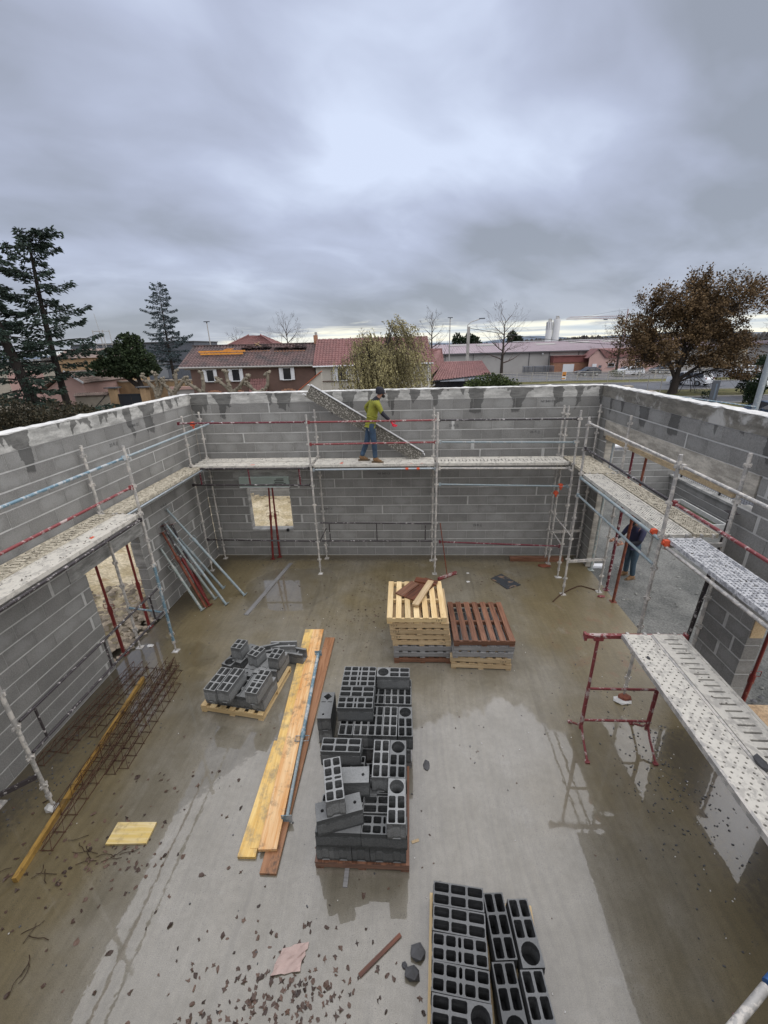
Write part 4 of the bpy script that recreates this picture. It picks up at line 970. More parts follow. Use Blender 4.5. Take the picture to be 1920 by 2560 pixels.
def hb(kind, x, y, z, rz, label, group=None, mat='loose_block', rx=0.0, ry=0.0, name='hollow_block'):
    if (kind, mat) not in HB: HB[(kind, mat)] = hollow(kind, mat, len(HB)*1.7)
    o = put(name, HB[(kind, mat)], X=Matrix.Translation((x, y, z)) @ Matrix.Rotation(RD(rz+random.uniform(-.8, .8)), 4, 'Z') @ Matrix.Rotation(RD(rx), 4, 'X') @ Matrix.Rotation(RD(ry), 4, 'Y'))
    return tag(o, label, 'block', group)
# near pallet (bottom of the picture)
GC = 'hollow blocks on the near pallet'
pallet('new_wood', 'yellow pallet under the near hollow blocks', loc=(6.165, -8.53, 0), rz=RD(-4.0), Wx=1.03, Dy=1.22)
def rowlab(i): return ('back', 'second from the back', 'middle', 'fourth from the back', 'nearest')[i]
c_, s_ = math.cos(RD(-5.5)), math.sin(RD(-5.5))
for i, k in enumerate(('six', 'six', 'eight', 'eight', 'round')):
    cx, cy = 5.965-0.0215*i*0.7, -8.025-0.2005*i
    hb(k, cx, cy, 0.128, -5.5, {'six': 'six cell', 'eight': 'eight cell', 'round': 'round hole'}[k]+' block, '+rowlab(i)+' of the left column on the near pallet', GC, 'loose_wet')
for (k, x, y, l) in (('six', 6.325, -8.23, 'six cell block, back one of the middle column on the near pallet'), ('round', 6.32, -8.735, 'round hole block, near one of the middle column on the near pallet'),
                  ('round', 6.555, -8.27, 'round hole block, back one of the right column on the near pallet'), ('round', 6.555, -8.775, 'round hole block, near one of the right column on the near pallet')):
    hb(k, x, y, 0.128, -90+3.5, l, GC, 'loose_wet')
# middle pallets
GB = 'hollow blocks on the middle pallets'
pallet('wet_wood', 'wet red brown pallet under the front half of the middle block pile', loc=(4.95, -7.06, 0), rz=0, Wx=1.06, Dy=1.18)
pallet('grey_wood', 'wet pallet under the back half of the middle block pile', loc=(4.99, -5.83, 0), rz=0, Wx=1.06, Dy=1.15)
z1, z2, z3, z4 = 0.127, 0.372, 0.617, 0.862
nm5 = ('leftmost', 'second from left', 'middle', 'second from right', 'rightmost')
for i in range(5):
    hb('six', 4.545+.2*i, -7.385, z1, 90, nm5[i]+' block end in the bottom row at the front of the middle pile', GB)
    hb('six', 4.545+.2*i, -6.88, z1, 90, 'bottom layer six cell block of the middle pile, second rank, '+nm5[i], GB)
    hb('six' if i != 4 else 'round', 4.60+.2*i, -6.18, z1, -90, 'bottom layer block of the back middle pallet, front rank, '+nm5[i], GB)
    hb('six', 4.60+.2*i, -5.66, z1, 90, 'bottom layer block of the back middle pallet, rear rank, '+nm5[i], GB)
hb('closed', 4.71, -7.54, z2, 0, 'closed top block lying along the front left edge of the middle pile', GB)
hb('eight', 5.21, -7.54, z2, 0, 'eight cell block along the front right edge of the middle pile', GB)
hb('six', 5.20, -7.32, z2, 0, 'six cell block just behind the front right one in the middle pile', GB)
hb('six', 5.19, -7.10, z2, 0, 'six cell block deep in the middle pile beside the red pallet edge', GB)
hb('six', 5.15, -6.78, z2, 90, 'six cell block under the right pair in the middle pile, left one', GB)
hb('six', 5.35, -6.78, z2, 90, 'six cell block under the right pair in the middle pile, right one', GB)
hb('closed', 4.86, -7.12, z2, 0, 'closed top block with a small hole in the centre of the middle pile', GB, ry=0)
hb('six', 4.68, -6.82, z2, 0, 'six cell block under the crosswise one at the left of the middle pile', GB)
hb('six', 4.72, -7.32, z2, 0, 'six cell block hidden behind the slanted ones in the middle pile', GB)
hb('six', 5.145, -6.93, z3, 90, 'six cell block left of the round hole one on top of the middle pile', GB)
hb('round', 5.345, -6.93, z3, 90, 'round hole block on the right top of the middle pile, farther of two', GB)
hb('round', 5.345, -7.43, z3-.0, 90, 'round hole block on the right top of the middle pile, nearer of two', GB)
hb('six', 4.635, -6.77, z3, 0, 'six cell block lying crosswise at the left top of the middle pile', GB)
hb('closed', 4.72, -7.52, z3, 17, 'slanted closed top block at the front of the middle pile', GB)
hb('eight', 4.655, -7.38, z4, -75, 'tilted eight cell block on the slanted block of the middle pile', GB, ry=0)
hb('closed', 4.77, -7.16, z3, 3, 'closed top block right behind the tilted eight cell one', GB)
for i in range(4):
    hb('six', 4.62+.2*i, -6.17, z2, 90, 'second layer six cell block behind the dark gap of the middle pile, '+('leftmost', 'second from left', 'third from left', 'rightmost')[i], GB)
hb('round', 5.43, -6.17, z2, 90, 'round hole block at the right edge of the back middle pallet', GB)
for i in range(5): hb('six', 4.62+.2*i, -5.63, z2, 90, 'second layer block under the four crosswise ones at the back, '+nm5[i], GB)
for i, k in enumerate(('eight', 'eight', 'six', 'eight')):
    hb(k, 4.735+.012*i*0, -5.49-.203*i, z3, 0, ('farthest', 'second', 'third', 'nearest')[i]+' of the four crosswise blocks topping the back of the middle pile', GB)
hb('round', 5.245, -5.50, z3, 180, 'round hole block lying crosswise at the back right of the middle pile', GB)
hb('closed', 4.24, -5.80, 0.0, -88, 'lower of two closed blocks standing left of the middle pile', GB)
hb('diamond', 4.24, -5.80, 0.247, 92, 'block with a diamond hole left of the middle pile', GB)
# left pallet with the scattered blocks
GA = 'hollow blocks scattered on the left pallet'
PA = RD(-8)
pallet('new_wood', 'tan pallet under the scattered blocks at the left', loc=(2.715, -5.06, 0), rz=RD(-8.5), Wx=1.10, Dy=1.10)
def ha(k, x, y, z, rz, l, **q): return hb(k, x, y, z, rz, l, GA, 'loose_block', **q)
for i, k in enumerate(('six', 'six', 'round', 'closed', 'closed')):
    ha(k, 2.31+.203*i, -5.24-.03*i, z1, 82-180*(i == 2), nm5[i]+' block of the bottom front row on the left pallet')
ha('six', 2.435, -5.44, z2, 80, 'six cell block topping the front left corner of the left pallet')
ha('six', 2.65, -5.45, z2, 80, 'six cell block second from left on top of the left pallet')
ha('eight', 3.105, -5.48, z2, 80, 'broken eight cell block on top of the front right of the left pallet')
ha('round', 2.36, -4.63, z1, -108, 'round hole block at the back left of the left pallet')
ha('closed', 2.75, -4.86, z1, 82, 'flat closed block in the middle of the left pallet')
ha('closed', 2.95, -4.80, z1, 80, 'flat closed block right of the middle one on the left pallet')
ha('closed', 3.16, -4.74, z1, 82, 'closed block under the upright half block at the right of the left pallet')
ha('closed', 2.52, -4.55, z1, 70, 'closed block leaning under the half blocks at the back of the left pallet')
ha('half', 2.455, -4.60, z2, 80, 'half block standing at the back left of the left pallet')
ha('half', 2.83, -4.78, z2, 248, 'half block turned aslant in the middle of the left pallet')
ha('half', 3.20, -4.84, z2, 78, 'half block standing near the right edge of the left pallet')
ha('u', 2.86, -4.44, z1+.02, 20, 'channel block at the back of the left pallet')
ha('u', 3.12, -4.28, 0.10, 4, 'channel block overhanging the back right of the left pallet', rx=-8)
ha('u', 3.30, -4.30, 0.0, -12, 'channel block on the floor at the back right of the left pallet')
# ------------------------------------------------------------------ red trestle with two decks
def trestle(x, y, label, top=1.885, rz=0.0):
    t = thing('trestle', label, 'trestle', (x, y, 0), rz)
    MB().box((0, 0, top), (1.26, 0.05, 0.05)).box((-0.63, 0, top-.005), (0.03, 0.07, 0.10)).box((0.63, 0, top-.005), (0.03, 0.07, 0.10)).build('top_bar', 'redpaint', t)
    for s in (-1, 1):
        lx = s*0.46
        mb = MB(); mb.tube([(lx, 0, 0.98), (lx, 0, top-.03)], 0.021, 8); mb.box((lx, 0, top-.045), (0.12, 0.06, 0.03)); mb.build('inner_leg', 'redpaint', t)
        MB().tube([(lx, 0, 0.26), (lx, 0, 1.02)], 0.027, 8).build('outer_leg', 'redpaint', t)
        for f in (-1, 1):
            mb = MB(); mb.tube([(lx, 0.0, 0.36), (lx, f*0.10, 0.22), (lx, f*0.33, 0.02)], 0.016, 7); mb.box((lx, f*0.335, 0.012), (0.06, 0.05, 0.024)); mb.build('foot', 'redpaint', t)
    MB().tube([(-0.46, 0, 0.42), (0.46, 0, 0.42)], 0.018, 7).build('lower_rung', 'redpaint', t)
    MB().tube([(-0.46, 0, 1.0), (0.46, 0, 1.0)], 0.018, 7).build('upper_rung', 'redpaint', t)
    return t
trestle(8.42, -5.90, 'red steel trestle holding the far end of the two pierced decks')
trestle(8.76, -8.95, 'red steel trestle under the near end of the two pierced decks')
tA = dk((8.385, -5.98, 1.975), (8.335, -8.98, 1.975), 0.375, 'perf', 'deck', 'cream deck with round holes on the red trestle, inner one of two', 10)
tB = dk((8.76, -5.97, 1.975), (8.715, -8.97, 1.975), 0.360, 'slots', 'deck', 'cream deck with pressed slots on the red trestle, outer one of two', 30)
lump('stone_chip', (8.56, -7.76, 1.978), (.055, .085, .035), 'stone_dark', 'dark pointed stone lying on the trestle decks', 'stone')
lump('stone_chip', (8.30, -6.42, 1.978), (.022, .03, .012), 'stone_dark', 'tiny dark grit on the far end of the round holed deck', 'stone')

# ------------------------------------------------------------------ people
def skinmesh(pts, edges, root, mats, sub=2, name='body'):
    """pts: {key: (x,y,z, rx, ry)}"""
    ks = list(pts); ix = {k: i for i, k in enumerate(ks)}
    me = bpy.data.meshes.new('skin'); me.from_pydata([pts[k][:3] for k in ks], [(ix[a], ix[b]) for a, b in edges], [])
    o = bpy.data.objects.new('skin', me); COL.objects.link(o)
    o.modifiers.new('s', 'SKIN'); sm = o.modifiers.new('d', 'SUBSURF'); sm.levels = sub; sm.render_levels = sub
    sk = me.skin_vertices[0].data
    for k in ks: sk[ix[k]].radius = pts[k][3:5]; sk[ix[k]].use_root = (k == root); sk[ix[k]].use_loose = False
    dg = bpy.context.evaluated_depsgraph_get(); dg.update()
    r = bpy.data.meshes.new_from_object(o.evaluated_get(dg)); r.name = name
    bpy.data.objects.remove(o); bpy.data.meshes.remove(me)
    r.materials.clear()
    for m in (mats if isinstance(mats, list) else [mats]): r.materials.append(M[m])
    r.polygons.foreach_set('use_smooth', [True]*len(r.polygons))
    return r
M['skin'] = plain('skin', (0.42, 0.22, 0.15), 0.55, 0.12, 8)
M['jeans'] = plain('blue_jeans', (0.045, 0.078, 0.125), 0.85, 0.6, 5, 0.8, 14)
M['jeans_dark'] = plain('dark_jeans', (0.045, 0.075, 0.100), 0.85, 0.45, 6, 0.3, 40)
M['sweater'] = plain('olive_green_knit', (0.225, 0.225, 0.032), 0.9, 0.3, 7, 0.9, 16)
M['blackcloth'] = plain('black_cloth', (0.016, 0.016, 0.022), 0.8, 0.3, 10)
M['navy'] = plain('navy_jacket', (0.022, 0.023, 0.055), 0.75, 0.3, 8)
M['greycloth'] = plain('grey_cloth', (0.085, 0.075, 0.075), 0.85, 0.2, 9)
M['redglove'] = plain('red_glove', (0.62, 0.03, 0.055), 0.6, 0.2, 20)
M['boot'] = plain('tan_boot', (0.20, 0.115, 0.055), 0.8, 0.35, 12)
M['hair'] = plain('dark_hair', (0.012, 0.010, 0.009), 0.8, 0.3)
def hand(parent, w, d, side, mat, name, s=1.0, curl=0.5):
    """palm and five curled fingers; w wrist point, d pointing direction, side = thumb direction"""
    w, d, t = Vector(w), Vector(d).normalized(), Vector(side).normalized(); nrm = d.cross(t).normalized()
    mb_p = {'w': (*w, .026*s, .020*s), 'p1': (*(w+d*.045*s), .036*s, .016*s), 'p2': (*(w+d*.085*s), .038*s, .014*s)}; e = [('w', 'p1'), ('p1', 'p2')]
    for i, (off, ln) in enumerate(((.027, .066), (.009, .075), (-.009, .070), (-.026, .054))):
        b = w+d*.088*s+t*off*s; d2 = (d*(1-curl*.5)+nrm*curl*.8).normalized(); d3 = (d*(1-curl)+nrm*curl*1.3).normalized()
        mb_p[f'a{i}'] = (*b, .0095*s, .0095*s); mb_p[f'b{i}'] = (*(b+d2*ln*.55*s), .009*s, .009*s); mb_p[f'c{i}'] = (*(b+d2*ln*.55*s+d3*ln*.5*s), .0075*s, .0075*s)
        e += [('p2', f'a{i}'), (f'a{i}', f'b{i}'), (f'b{i}', f'c{i}')]
    b = w+d*.03*s+t*.03*s; mb_p['t0'] = (*b, .012*s, .012*s); mb_p['t1'] = (*(b+(d*.7+t*.8).normalized()*.034*s), .0105*s, .0105*s); mb_p['t2'] = (*(b+(d*.7+t*.8).normalized()*.034*s+(d*.9+nrm*.3).normalized()*.03*s), .0085*s, .0085*s)
    e += [('p1', 't0'), ('t0', 't1'), ('t1', 't2')]
    return put(name, skinmesh(mb_p, e, 'w', mat, 1, name), parent)
def boot(parent, ank, toe_dir, mat='boot', name='boot'):
    a = Vector(ank); d = Vector((toe_dir[0], toe_dir[1], 0)).normalized(); gz = a.z-0.085
    pts = {'sh': (*(a+Vector((0, 0, .05))), .054, .054), 'an': (*a, .052, .050), 'he': (*(a-d*.045+Vector((0, 0, -.050))), .042, .034), 'mi': (*(a+d*.07+Vector((0, 0, -.040))), .046, .042), 'to': (*(a+d*.155+Vector((0, 0, -.056))), .042, .028)}
    o = put(name, skinmesh(pts, [('sh', 'an'), ('an', 'he'), ('an', 'mi'), ('mi', 'to')], 'an', mat, 2, name), parent)
    p = Vector((-d.y, d.x, 0)); mb = MB(); poly = []
    for (u, v) in ((-.09, .02), (-.08, .038), (0, .04), (.10, .048), (.17, .042), (.20, .015), (.20, -.015), (.17, -.042), (.10, -.048), (0, -.04), (-.08, -.038), (-.09, -.02)):
        q = a+d*u+p*v; poly.append((q.x, q.y))
    mb.prism(poly[::-1], gz, gz+.024); mb.build('sole', plain('sole', (0.14, 0.10, 0.06), 0.8) if 'sole' not in bpy.data.materials else bpy.data.materials['sole'], o)
    return o
def face(mb, c, f, r):
    """nose, eyes, ears, mouth on a head at c facing f"""
    c, f = Vector(c), Vector(f).normalized(); s_ = Vector((-f.y, f.x, 0)).normalized(); z = Vector((0, 0, 1))
    X = Matrix(((f.x, s_.x, 0, c.x), (f.y, s_.y, 0, c.y), (f.z, s_.z, 1, c.z), (0, 0, 0, 1)))
    mb.ball((r*1.0, 0, -.012), (.024, .014, .020), 0, 8, 6, X); mb.ball((r*.94, 0, .008), (.014, .010, .026), 0, 8, 6, X)
    for k in (-1, 1):
        mb.ball((r*.84, k*.030, .018), (.012, .014, .009), 1, 8, 6, X); mb.ball((r*.86, k*.030, .034), (.012, .020, .005), 2, 8, 6, X); mb.ball((-.004, k*.078, -.004), (.018, .010, .030), 0, 8, 6, X)
    mb.ball((r*.90, 0, -.046), (.012, .024, .006), 3, 8, 6, X)
    return X
M['eye'] = plain('eye', (0.03, 0.025, 0.02), 0.2); M['lip'] = plain('lip', (0.30, 0.11, 0.09), 0.5)
def person(name, label, J, face_dir, topmat, sleeve, jeans, glove=None, dark_sides='RL', yoke=None, hat=None, beard=True, curl=(.5, .5), thumb=((0, -1, 0), (0, 1, 0))):
    t = thing('person', label, 'person', (0, 0, 0))
    body = {}
    R = dict(pelvis=(.125, .10), chest=(.135, .095), neckb=(.06, .055), neck=(.050, .050), head=(.072, .085), crown=(.060, .070), shR=(.055, .052), elR=(.040, .038), wrR=(.027, .024), shL=(.055, .052), elL=(.040, .038), wrL=(.027, .024), hpR=(.078, .080), knR=(.052, .052), anR=(.038, .038), hpL=(.078, .080), knL=(.052, .052), anL=(.038, .038))
    e = [('pelvis', 'waist'), ('waist', 'chest'), ('chest', 'neckb'), ('neckb', 'neck'), ('neck', 'head'), ('head', 'crown')]
    for s in 'RL': e += [('chest', 'sh'+s), ('sh'+s, 'el'+s), ('el'+s, 'wr'+s), ('pelvis', 'hp'+s), ('hp'+s, 'kn'+s), ('kn'+s, 'an'+s)]
    R['waist'] = (.105, .085)
    for k in R: body[k] = (*J[k], *R[k])
    bm_ = skinmesh(body, e, 'pelvis', ['skin', 'eye', 'hair', 'lip'], 2, 'body')
    # face joined into the same mesh
    fb = MB(); hd = Vector(J['head']); face(fb, hd+Vector((0, 0, .02)), face_dir, .082); fm = fb.mesh('face', ['skin', 'eye', 'hair', 'lip'])
    bm = bmesh.new(); bm.from_mesh(bm_); bm.from_mesh(fm); bm.to_mesh(bm_); bm.free()
    put('body', bm_, t)
    # top
    top = {k: (*J[k], R[k][0]*1.16+.010, R[k][1]*1.16+.010) for k in ('pelvis', 'waist', 'chest', 'neckb', 'shR', 'elR', 'shL', 'elL')}
    top['hem'] = (J['pelvis'][0]-.01, J['pelvis'][1], J['pelvis'][2]+.015, .138, .120); top['pelvis'] = (J['pelvis'][0], J['pelvis'][1], J['pelvis'][2]+.08, .146, .126); top['waist'] = (*J['waist'], .146, .122); top['chest'] = (*J['chest'], .168, .128); top['neckb'] = (*J['neckb'], .082, .078); top['collar'] = (*Vector(J['neckb']).lerp(Vector(J['neck']), .9), .068, .064)
    for s in 'RL': top['wr'+s] = (*(Vector(J['wr'+s])+(Vector(J['el'+s])-Vector(J['wr'+s]))*.06), .040, .037); top['el'+s] = (*J['el'+s], .054, .050); top['sh'+s] = (*J['sh'+s], .074, .068)
    te = [('hem', 'pelvis'), ('pelvis', 'waist'), ('waist', 'chest'), ('chest', 'neckb'), ('neckb', 'collar')]+[x for s in 'RL' for x in (('chest', 'sh'+s), ('sh'+s, 'el'+s), ('el'+s, 'wr'+s))]
    tm = skinmesh(top, te, 'pelvis', [topmat, sleeve, yoke or topmat], 2, 'jumper')
    for p in tm.polygons:
        c = p.center; k = 0
        for s in dark_sides:
            el, wr, sh = Vector(J['el'+s]), Vector(J['wr'+s]), Vector(J['sh'+s])
            d = wr-el; u = (c-el).dot(d)/d.length_squared
            if u > -0.12 and (c-(el+d*max(0, min(1, u)))).length < .075 and (c-sh).length > .15: k = 1
        if yoke and c.z > J['chest'][2]+.155: k = 2
        p.material_index = k
    put('jumper', tm, t)
    pants = {'waist': (J['pelvis'][0], J['pelvis'][1], J['pelvis'][2]+.13, .135, .112), 'pelvis': (*J['pelvis'], .145, .122)}
    pe = [('waist', 'pelvis')]
    for s in 'RL':
        kn, an = Vector(J['kn'+s]), Vector(J['an'+s])
        pants['hp'+s] = (*J['hp'+s], .096, .098); pants['kn'+s] = (*kn, .070, .068); pants['ca'+s] = (*(kn.lerp(an, .55)), .064, .062); pants['an'+s] = (*(an+Vector((0, 0, .015))), .062, .062)
        pe += [('pelvis', 'hp'+s), ('hp'+s, 'kn'+s), ('kn'+s, 'ca'+s), ('ca'+s, 'an'+s)]
    put('jeans', skinmesh(pants, pe, 'pelvis', jeans, 2, 'jeans'), t)
    for s in 'RL': boot(t, J['an'+s], J['toe'+s])
    for i, s in enumerate('RL'):
        w, el = Vector(J['wr'+s]), Vector(J['el'+s]); d = (w-el).normalized()+Vector(J.get('hd'+s, (0, 0, 0)))
        hand(t, w, d, thumb[i], glove or 'skin', 'glove' if glove else 'hand', 1.30, curl[i])
    f = Vector(face_dir).normalized(); sd_ = Vector((-f.y, f.x, 0)); X = Matrix(((f.x, sd_.x, 0, hd.x), (f.y, sd_.y, 0, hd.y), (f.z, sd_.z, 1, hd.z), (0, 0, 0, 1)))
    if beard: MB().ball((.052, 0, -.055), (.048, .062, .042), 0, 10, 7, X).build('beard', 'hair', t)
    if hat:
        mb = MB(); rr = [(.100, -.018), (.103, .03), (.097, .078), (.076, .115), (.042, .135), (.0, .142)]; vs = []; fs = []
        for (r_, z) in rr:
            for i in range(14): a = 2*math.pi*i/14; vs.append((r_*math.cos(a)*1.08-.012, r_*math.sin(a)*.93, z+(-.014 if math.cos(a) < 0 else .012)*(1 if z < .05 else 0)))
        for j in range(len(rr)-1):
            for i in range(14): fs.append((j*14+i, j*14+(i+1) % 14, (j+1)*14+(i+1) % 14, (j+1)*14+i))
        mb.add(vs, fs, 0, True, X); mb.ring
        h = mb.build('beanie', hat, t)
        MB().box((.098, -.045, .055), (.012, .014, .05), 0, X).build('label_tab', 'alu', h)
    else:
        MB().ball((-.012, 0, .045), (.098, .092, .075), 0, 12, 8, X).build('hair', 'hair', t)
    return t
zf = DZ_+0.088
J1 = dict(pelvis=(4.615, -.68, 3.80), waist=(4.645, -.68, 3.97), chest=(4.71, -.68, 4.20), neckb=(4.785, -.68, 4.385), neck=(4.825, -.68, 4.43), head=(4.87, -.68, 4.505), crown=(4.875, -.68, 4.560),
          shR=(4.80, -.865, 4.305), elR=(4.905, -.915, 4.075), wrR=(5.085, -.94, 3.915), shL=(4.66, -.50, 4.32), elL=(4.475, -.455, 4.175), wrL=(4.56, -.43, 3.985),
          hpR=(4.635, -.765, 3.76), knR=(4.685, -.775, 3.385), anR=(4.700, -.785, zf), hpL=(4.585, -.60, 3.76), knL=(4.50, -.615, 3.385), anL=(4.355, -.60, zf+.01), toeR=(1, -.12, 0), toeL=(1, .05, 0), hdR=(0, 0, -.35))
person('worker', 'worker in olive green jumper and black beanie carrying a deck panel along the scaffold', J1, (.93, .16, -.22), 'sweater', 'blackcloth', 'jeans', 'redglove', 'R', 'blackcloth', 'blackcloth', True, (.55, .8), ((.6, .6, .3), (.5, -.6, .4)))
kc = thing('key_ring', 'metal snap hook hanging at the belt of the worker in green', 'clip', (4.60, -.815, 3.70)); mb = MB(); mb.tube([(.028*math.sin(a), 0, .03*math.cos(a)-.01) for a in [i*math.pi/6 for i in range(13)]], .0045, 5); mb.box((0, 0, .035), (.05, .012, .012)); mb.build('ring', 'alu', kc)
g2 = -0.045+0.088
J2 = dict(pelvis=(10.95, -1.10, .83), waist=(10.94, -1.11, 1.0), chest=(10.92, -1.13, 1.22), neckb=(10.87, -1.155, 1.40), neck=(10.85, -1.16, 1.45), head=(10.80, -1.18, 1.535), crown=(10.80, -1.18, 1.60),
          shR=(10.83, -.96, 1.33), elR=(10.70, -.95, 1.07), wrR=(10.45, -1.10, 1.02), shL=(10.98, -1.32, 1.33), elL=(10.86, -1.42, 1.06), wrL=(10.56, -1.34, 1.00),
          hpR=(10.93, -1.01, .79), knR=(10.91, -1.0, .42), anR=(10.93, -.98, g2), hpL=(10.97, -1.19, .79), knL=(10.95, -1.20, .42), anL=(10.99, -1.20, g2), toeR=(-1, -.15, 0), toeL=(-1, -.25, 0))
person('worker', 'worker in navy jacket and dark jeans standing on the gravel behind a rusty prop', J2, (-.93, -.30, -.15), 'navy', 'blackcloth', 'jeans_dark', None, 'RL', 'greycloth', 'blackcloth', True, (.7, .7), ((0, -.4, .9), (0, .4, .9)))
# the panel the worker carries
A, B_ = Vector((3.20, -0.36, 4.70)), Vector((5.86, -0.46, 3.075)); dv = (B_-A).normalized(); dn = Vector((0.0, -0.10, -1.0)); dn = (dn-dv*dn.dot(dv)).normalized(); nn = dv.cross(dn)
LP = (B_-A).length; WP = 0.30
X = Matrix(((dv.x, dn.x, nn.x, A.x), (dv.y, dn.y, nn.y, A.y), (dv.z, dn.z, nn.z, A.z), (0, 0, 0, 1)))
dp = thing('scaffold_deck', 'long speckled deck panel held aslant behind the worker in green', 'deck', X=X)
MB().box((LP/2, WP/2, 0), (LP-.02, WP-.01, 0.012)).build('deck_plate', 'deck_panel', dp)
MB().box((LP/2, 0, -.012), (LP, 0.026, 0.05)).build('side_rail', 'alu', dp); MB().box((LP/2, WP, -.012), (LP, 0.016, 0.04)).build('side_rail', 'deck_panel', dp)
for x, s in ((0, -1), (LP, 1)):
    for y in (.03, WP-.03): MB().tube([(x-.01*s, y, 0), (x+.05*s, y, 0), (x+.07*s, y+.03, 0)], .010, 6).build('hook', 'alu', dp)

# ------------------------------------------------------------------ fallen leaves, twigs, door rubble
def leaf(mb, x, y, z, s, rz, lobes):
    pts = [(0, 0, .004)]; n = random.choice((7, 8, 9, 11)); el = random.uniform(.45, 1.0)
    for i in range(n):
        a = 2*math.pi*i/n+random.uniform(-.2, .2); r = s*random.uniform(.45, 1.1)*(1.0 if not lobes else (1.15 if i % 2 else .6))
        pts.append((r*math.cos(a), r*math.sin(a)*el, .002+max(0, random.gauss(.05, .14))*s))
    c, q = math.cos(rz), math.sin(rz)
    mb.add([(x+c*a-q*b, y+q*a+c*b, z+h) for (a, b, h) in pts], [(0, i+1, (i+1) % n+1) for i in range(n)])
lm = MB()
def scat(n, cx, cy, sx, sy, smin=.022, smax=.045):
    for i in range(n):
        x, y = random.gauss(cx, sx), random.gauss(cy, sy)
        if .05 < x < 10 and -11.5 < y < -.1 and not (4.4 < x < 5.6 and -7.66 < y < -5.2) and not (5.62 < x < 6.75 and y < -7.9): leaf(lm, x, y, .001, random.uniform(smin, smax), random.uniform(0, 6.3), random.random() < .6)
scat(150, 4.15, -8.75, .62, .34, .018, .038); scat(70, 4.7, -8.55, .5, .25, .017, .034)
for cx_, cy_ in ((4.25, -8.8), (4.05, -8.7), (4.5, -8.75), (3.8, -8.85), (4.7, -8.6), (4.35, -8.55), (3.95, -8.95), (4.55, -8.95)): scat(15, cx_, cy_, .10, .06, .018, .038)
scat(60, 1.9, -7.65, .45, .2, .02, .04); scat(90, 1.8, -7.6, .9, .8, .02, .045); scat(60, 3.0, -6.9, 1.4, 1.2, .012, .03)
scat(90, 4.7, -2.4, .35, .8, .012, .035); scat(70, 3.2, -1.9, 1.2, .8, .012, .028); scat(50, 7.6, -1.4, .5, .4, .012, .03); scat(120, 5.5, -6, 3.0, 2.6, .010, .022); scat(40, 4.0, -3.3, .5, .4, .012, .03)
o = lm.build('fallen_leaves', 'leaf_dead'); o['kind'] = 'stuff'
gm = MB()
for i in range(900):
    x, y = random.choice(((random.uniform(.15, 9.9), random.uniform(-9, -.2)), (random.gauss(8.9, .35), random.gauss(-6.6, .9)), (random.gauss(8.9, .35), random.gauss(-6.4, .6)), (random.gauss(.45, .3), random.gauss(-6.5, 1.0)), (random.uniform(.3, 9.8), random.gauss(-.35, .2))))
    if not (.05 < x < 10.05 and -11 < y < -.03): continue
    s = random.uniform(.004, .016); gm.box((x, y, s*.3), (s*random.uniform(1, 2.2), s, s*.7), 0, None, random.uniform(0, 3))
o = gm.build('floor_grit', 'stone_dark'); o['kind'] = 'stuff'
wm = MB()
for i in range(110):
    x, y = random.choice(((random.uniform(.3, 9.9), random.uniform(-9, -.3)), (random.gauss(9.0, .3), random.gauss(-6.5, .7)))); s = random.uniform(.004, .010); wm.box((x, y, .003), (s*1.6, s, .005), 0, None, random.uniform(0, 3))
o = wm.build('plaster_flecks', 'crust'); o['kind'] = 'stuff'
tg = MB()
for (x, y) in ((1.75, -7.6), (1.55, -7.5), (1.95, -7.6), (2.2, -7.56), (1.35, -7.75), (.9, -7.95), (1.9, -8.6), (1.55, -8.35)):
    for k in range(3):
        a = random.uniform(0, 6.3); p = [(x+random.uniform(-.15, .15), y+random.uniform(-.1, .1), .006)]
        for j in range(4): a += random.uniform(-.6, .6); p.append((p[-1][0]+.06*math.cos(a), p[-1][1]+.04*math.sin(a), .006+random.uniform(0, .015)))
        tg.tube(p, .0035, 4, 0, False, False)
o = tg.build('dead_twigs', 'twig'); o['kind'] = 'stuff'
def rubble_field(name, n, fx, fy, z, smin, smax, mat):
    mb = MB()
    for i in range(n):
        x, y = fx(), fy(); s = random.uniform(smin, smax); k = random.uniform(0, 50)
        vs = []
        for q in ((1, 0, 0), (.3, .9, 0), (-.8, .6, .1), (-.8, -.6, 0), (.3, -.9, .1), (.2, .1, .8), (-.3, -.2, .65), (0, 0, -.5)):
            f = random.uniform(.7, 1.2)*s; vs.append((x+q[0]*f, y+q[1]*f*.8, z(x, y)+q[2]*f*.7))
        mb.add(vs, [(0, 1, 5), (1, 2, 6, 5), (2, 3, 6), (3, 4, 6), (4, 0, 5, 6), (0, 7, 1), (1, 7, 2), (2, 7, 3), (3, 7, 4), (4, 7, 0)])
    o = mb.build(name, mat); o['kind'] = 'stuff'; return o
rubble_field('door_rubble', 620, lambda: -abs(random.gauss(0, 1.1))-.08, lambda: random.uniform(-5.4, -1.8), lambda x, y: .02+.08*max(0, -x), .03, .12, 'rubble')
rubble_field('side_rubble', 200, lambda: random.uniform(10.2, 11.6), lambda: random.uniform(-8.5, -5.0), lambda x, y: .02, .02, .07, 'stone_dark')
M['ochre_soil'] = ground_mat('ochre_soil', (0.40, 0.28, 0.17), (0.52, 0.40, 0.26), 1.6, 0.9, .8, 18)
sheet('soil_patch', 10.35, -9.2, 13.5, -5.2, 0.06, 'ochre_soil', 30, 30, .08, 1.3)
rubble_field('sand_clods', 160, lambda: random.uniform(-5, 5), lambda: random.choice((random.uniform(.8, 5), random.gauss(5.0, .15))), lambda x, y: .0 if x > -.5 else .1, .03, .09, plain('clods', (0.40, 0.33, 0.22), .9, .3))
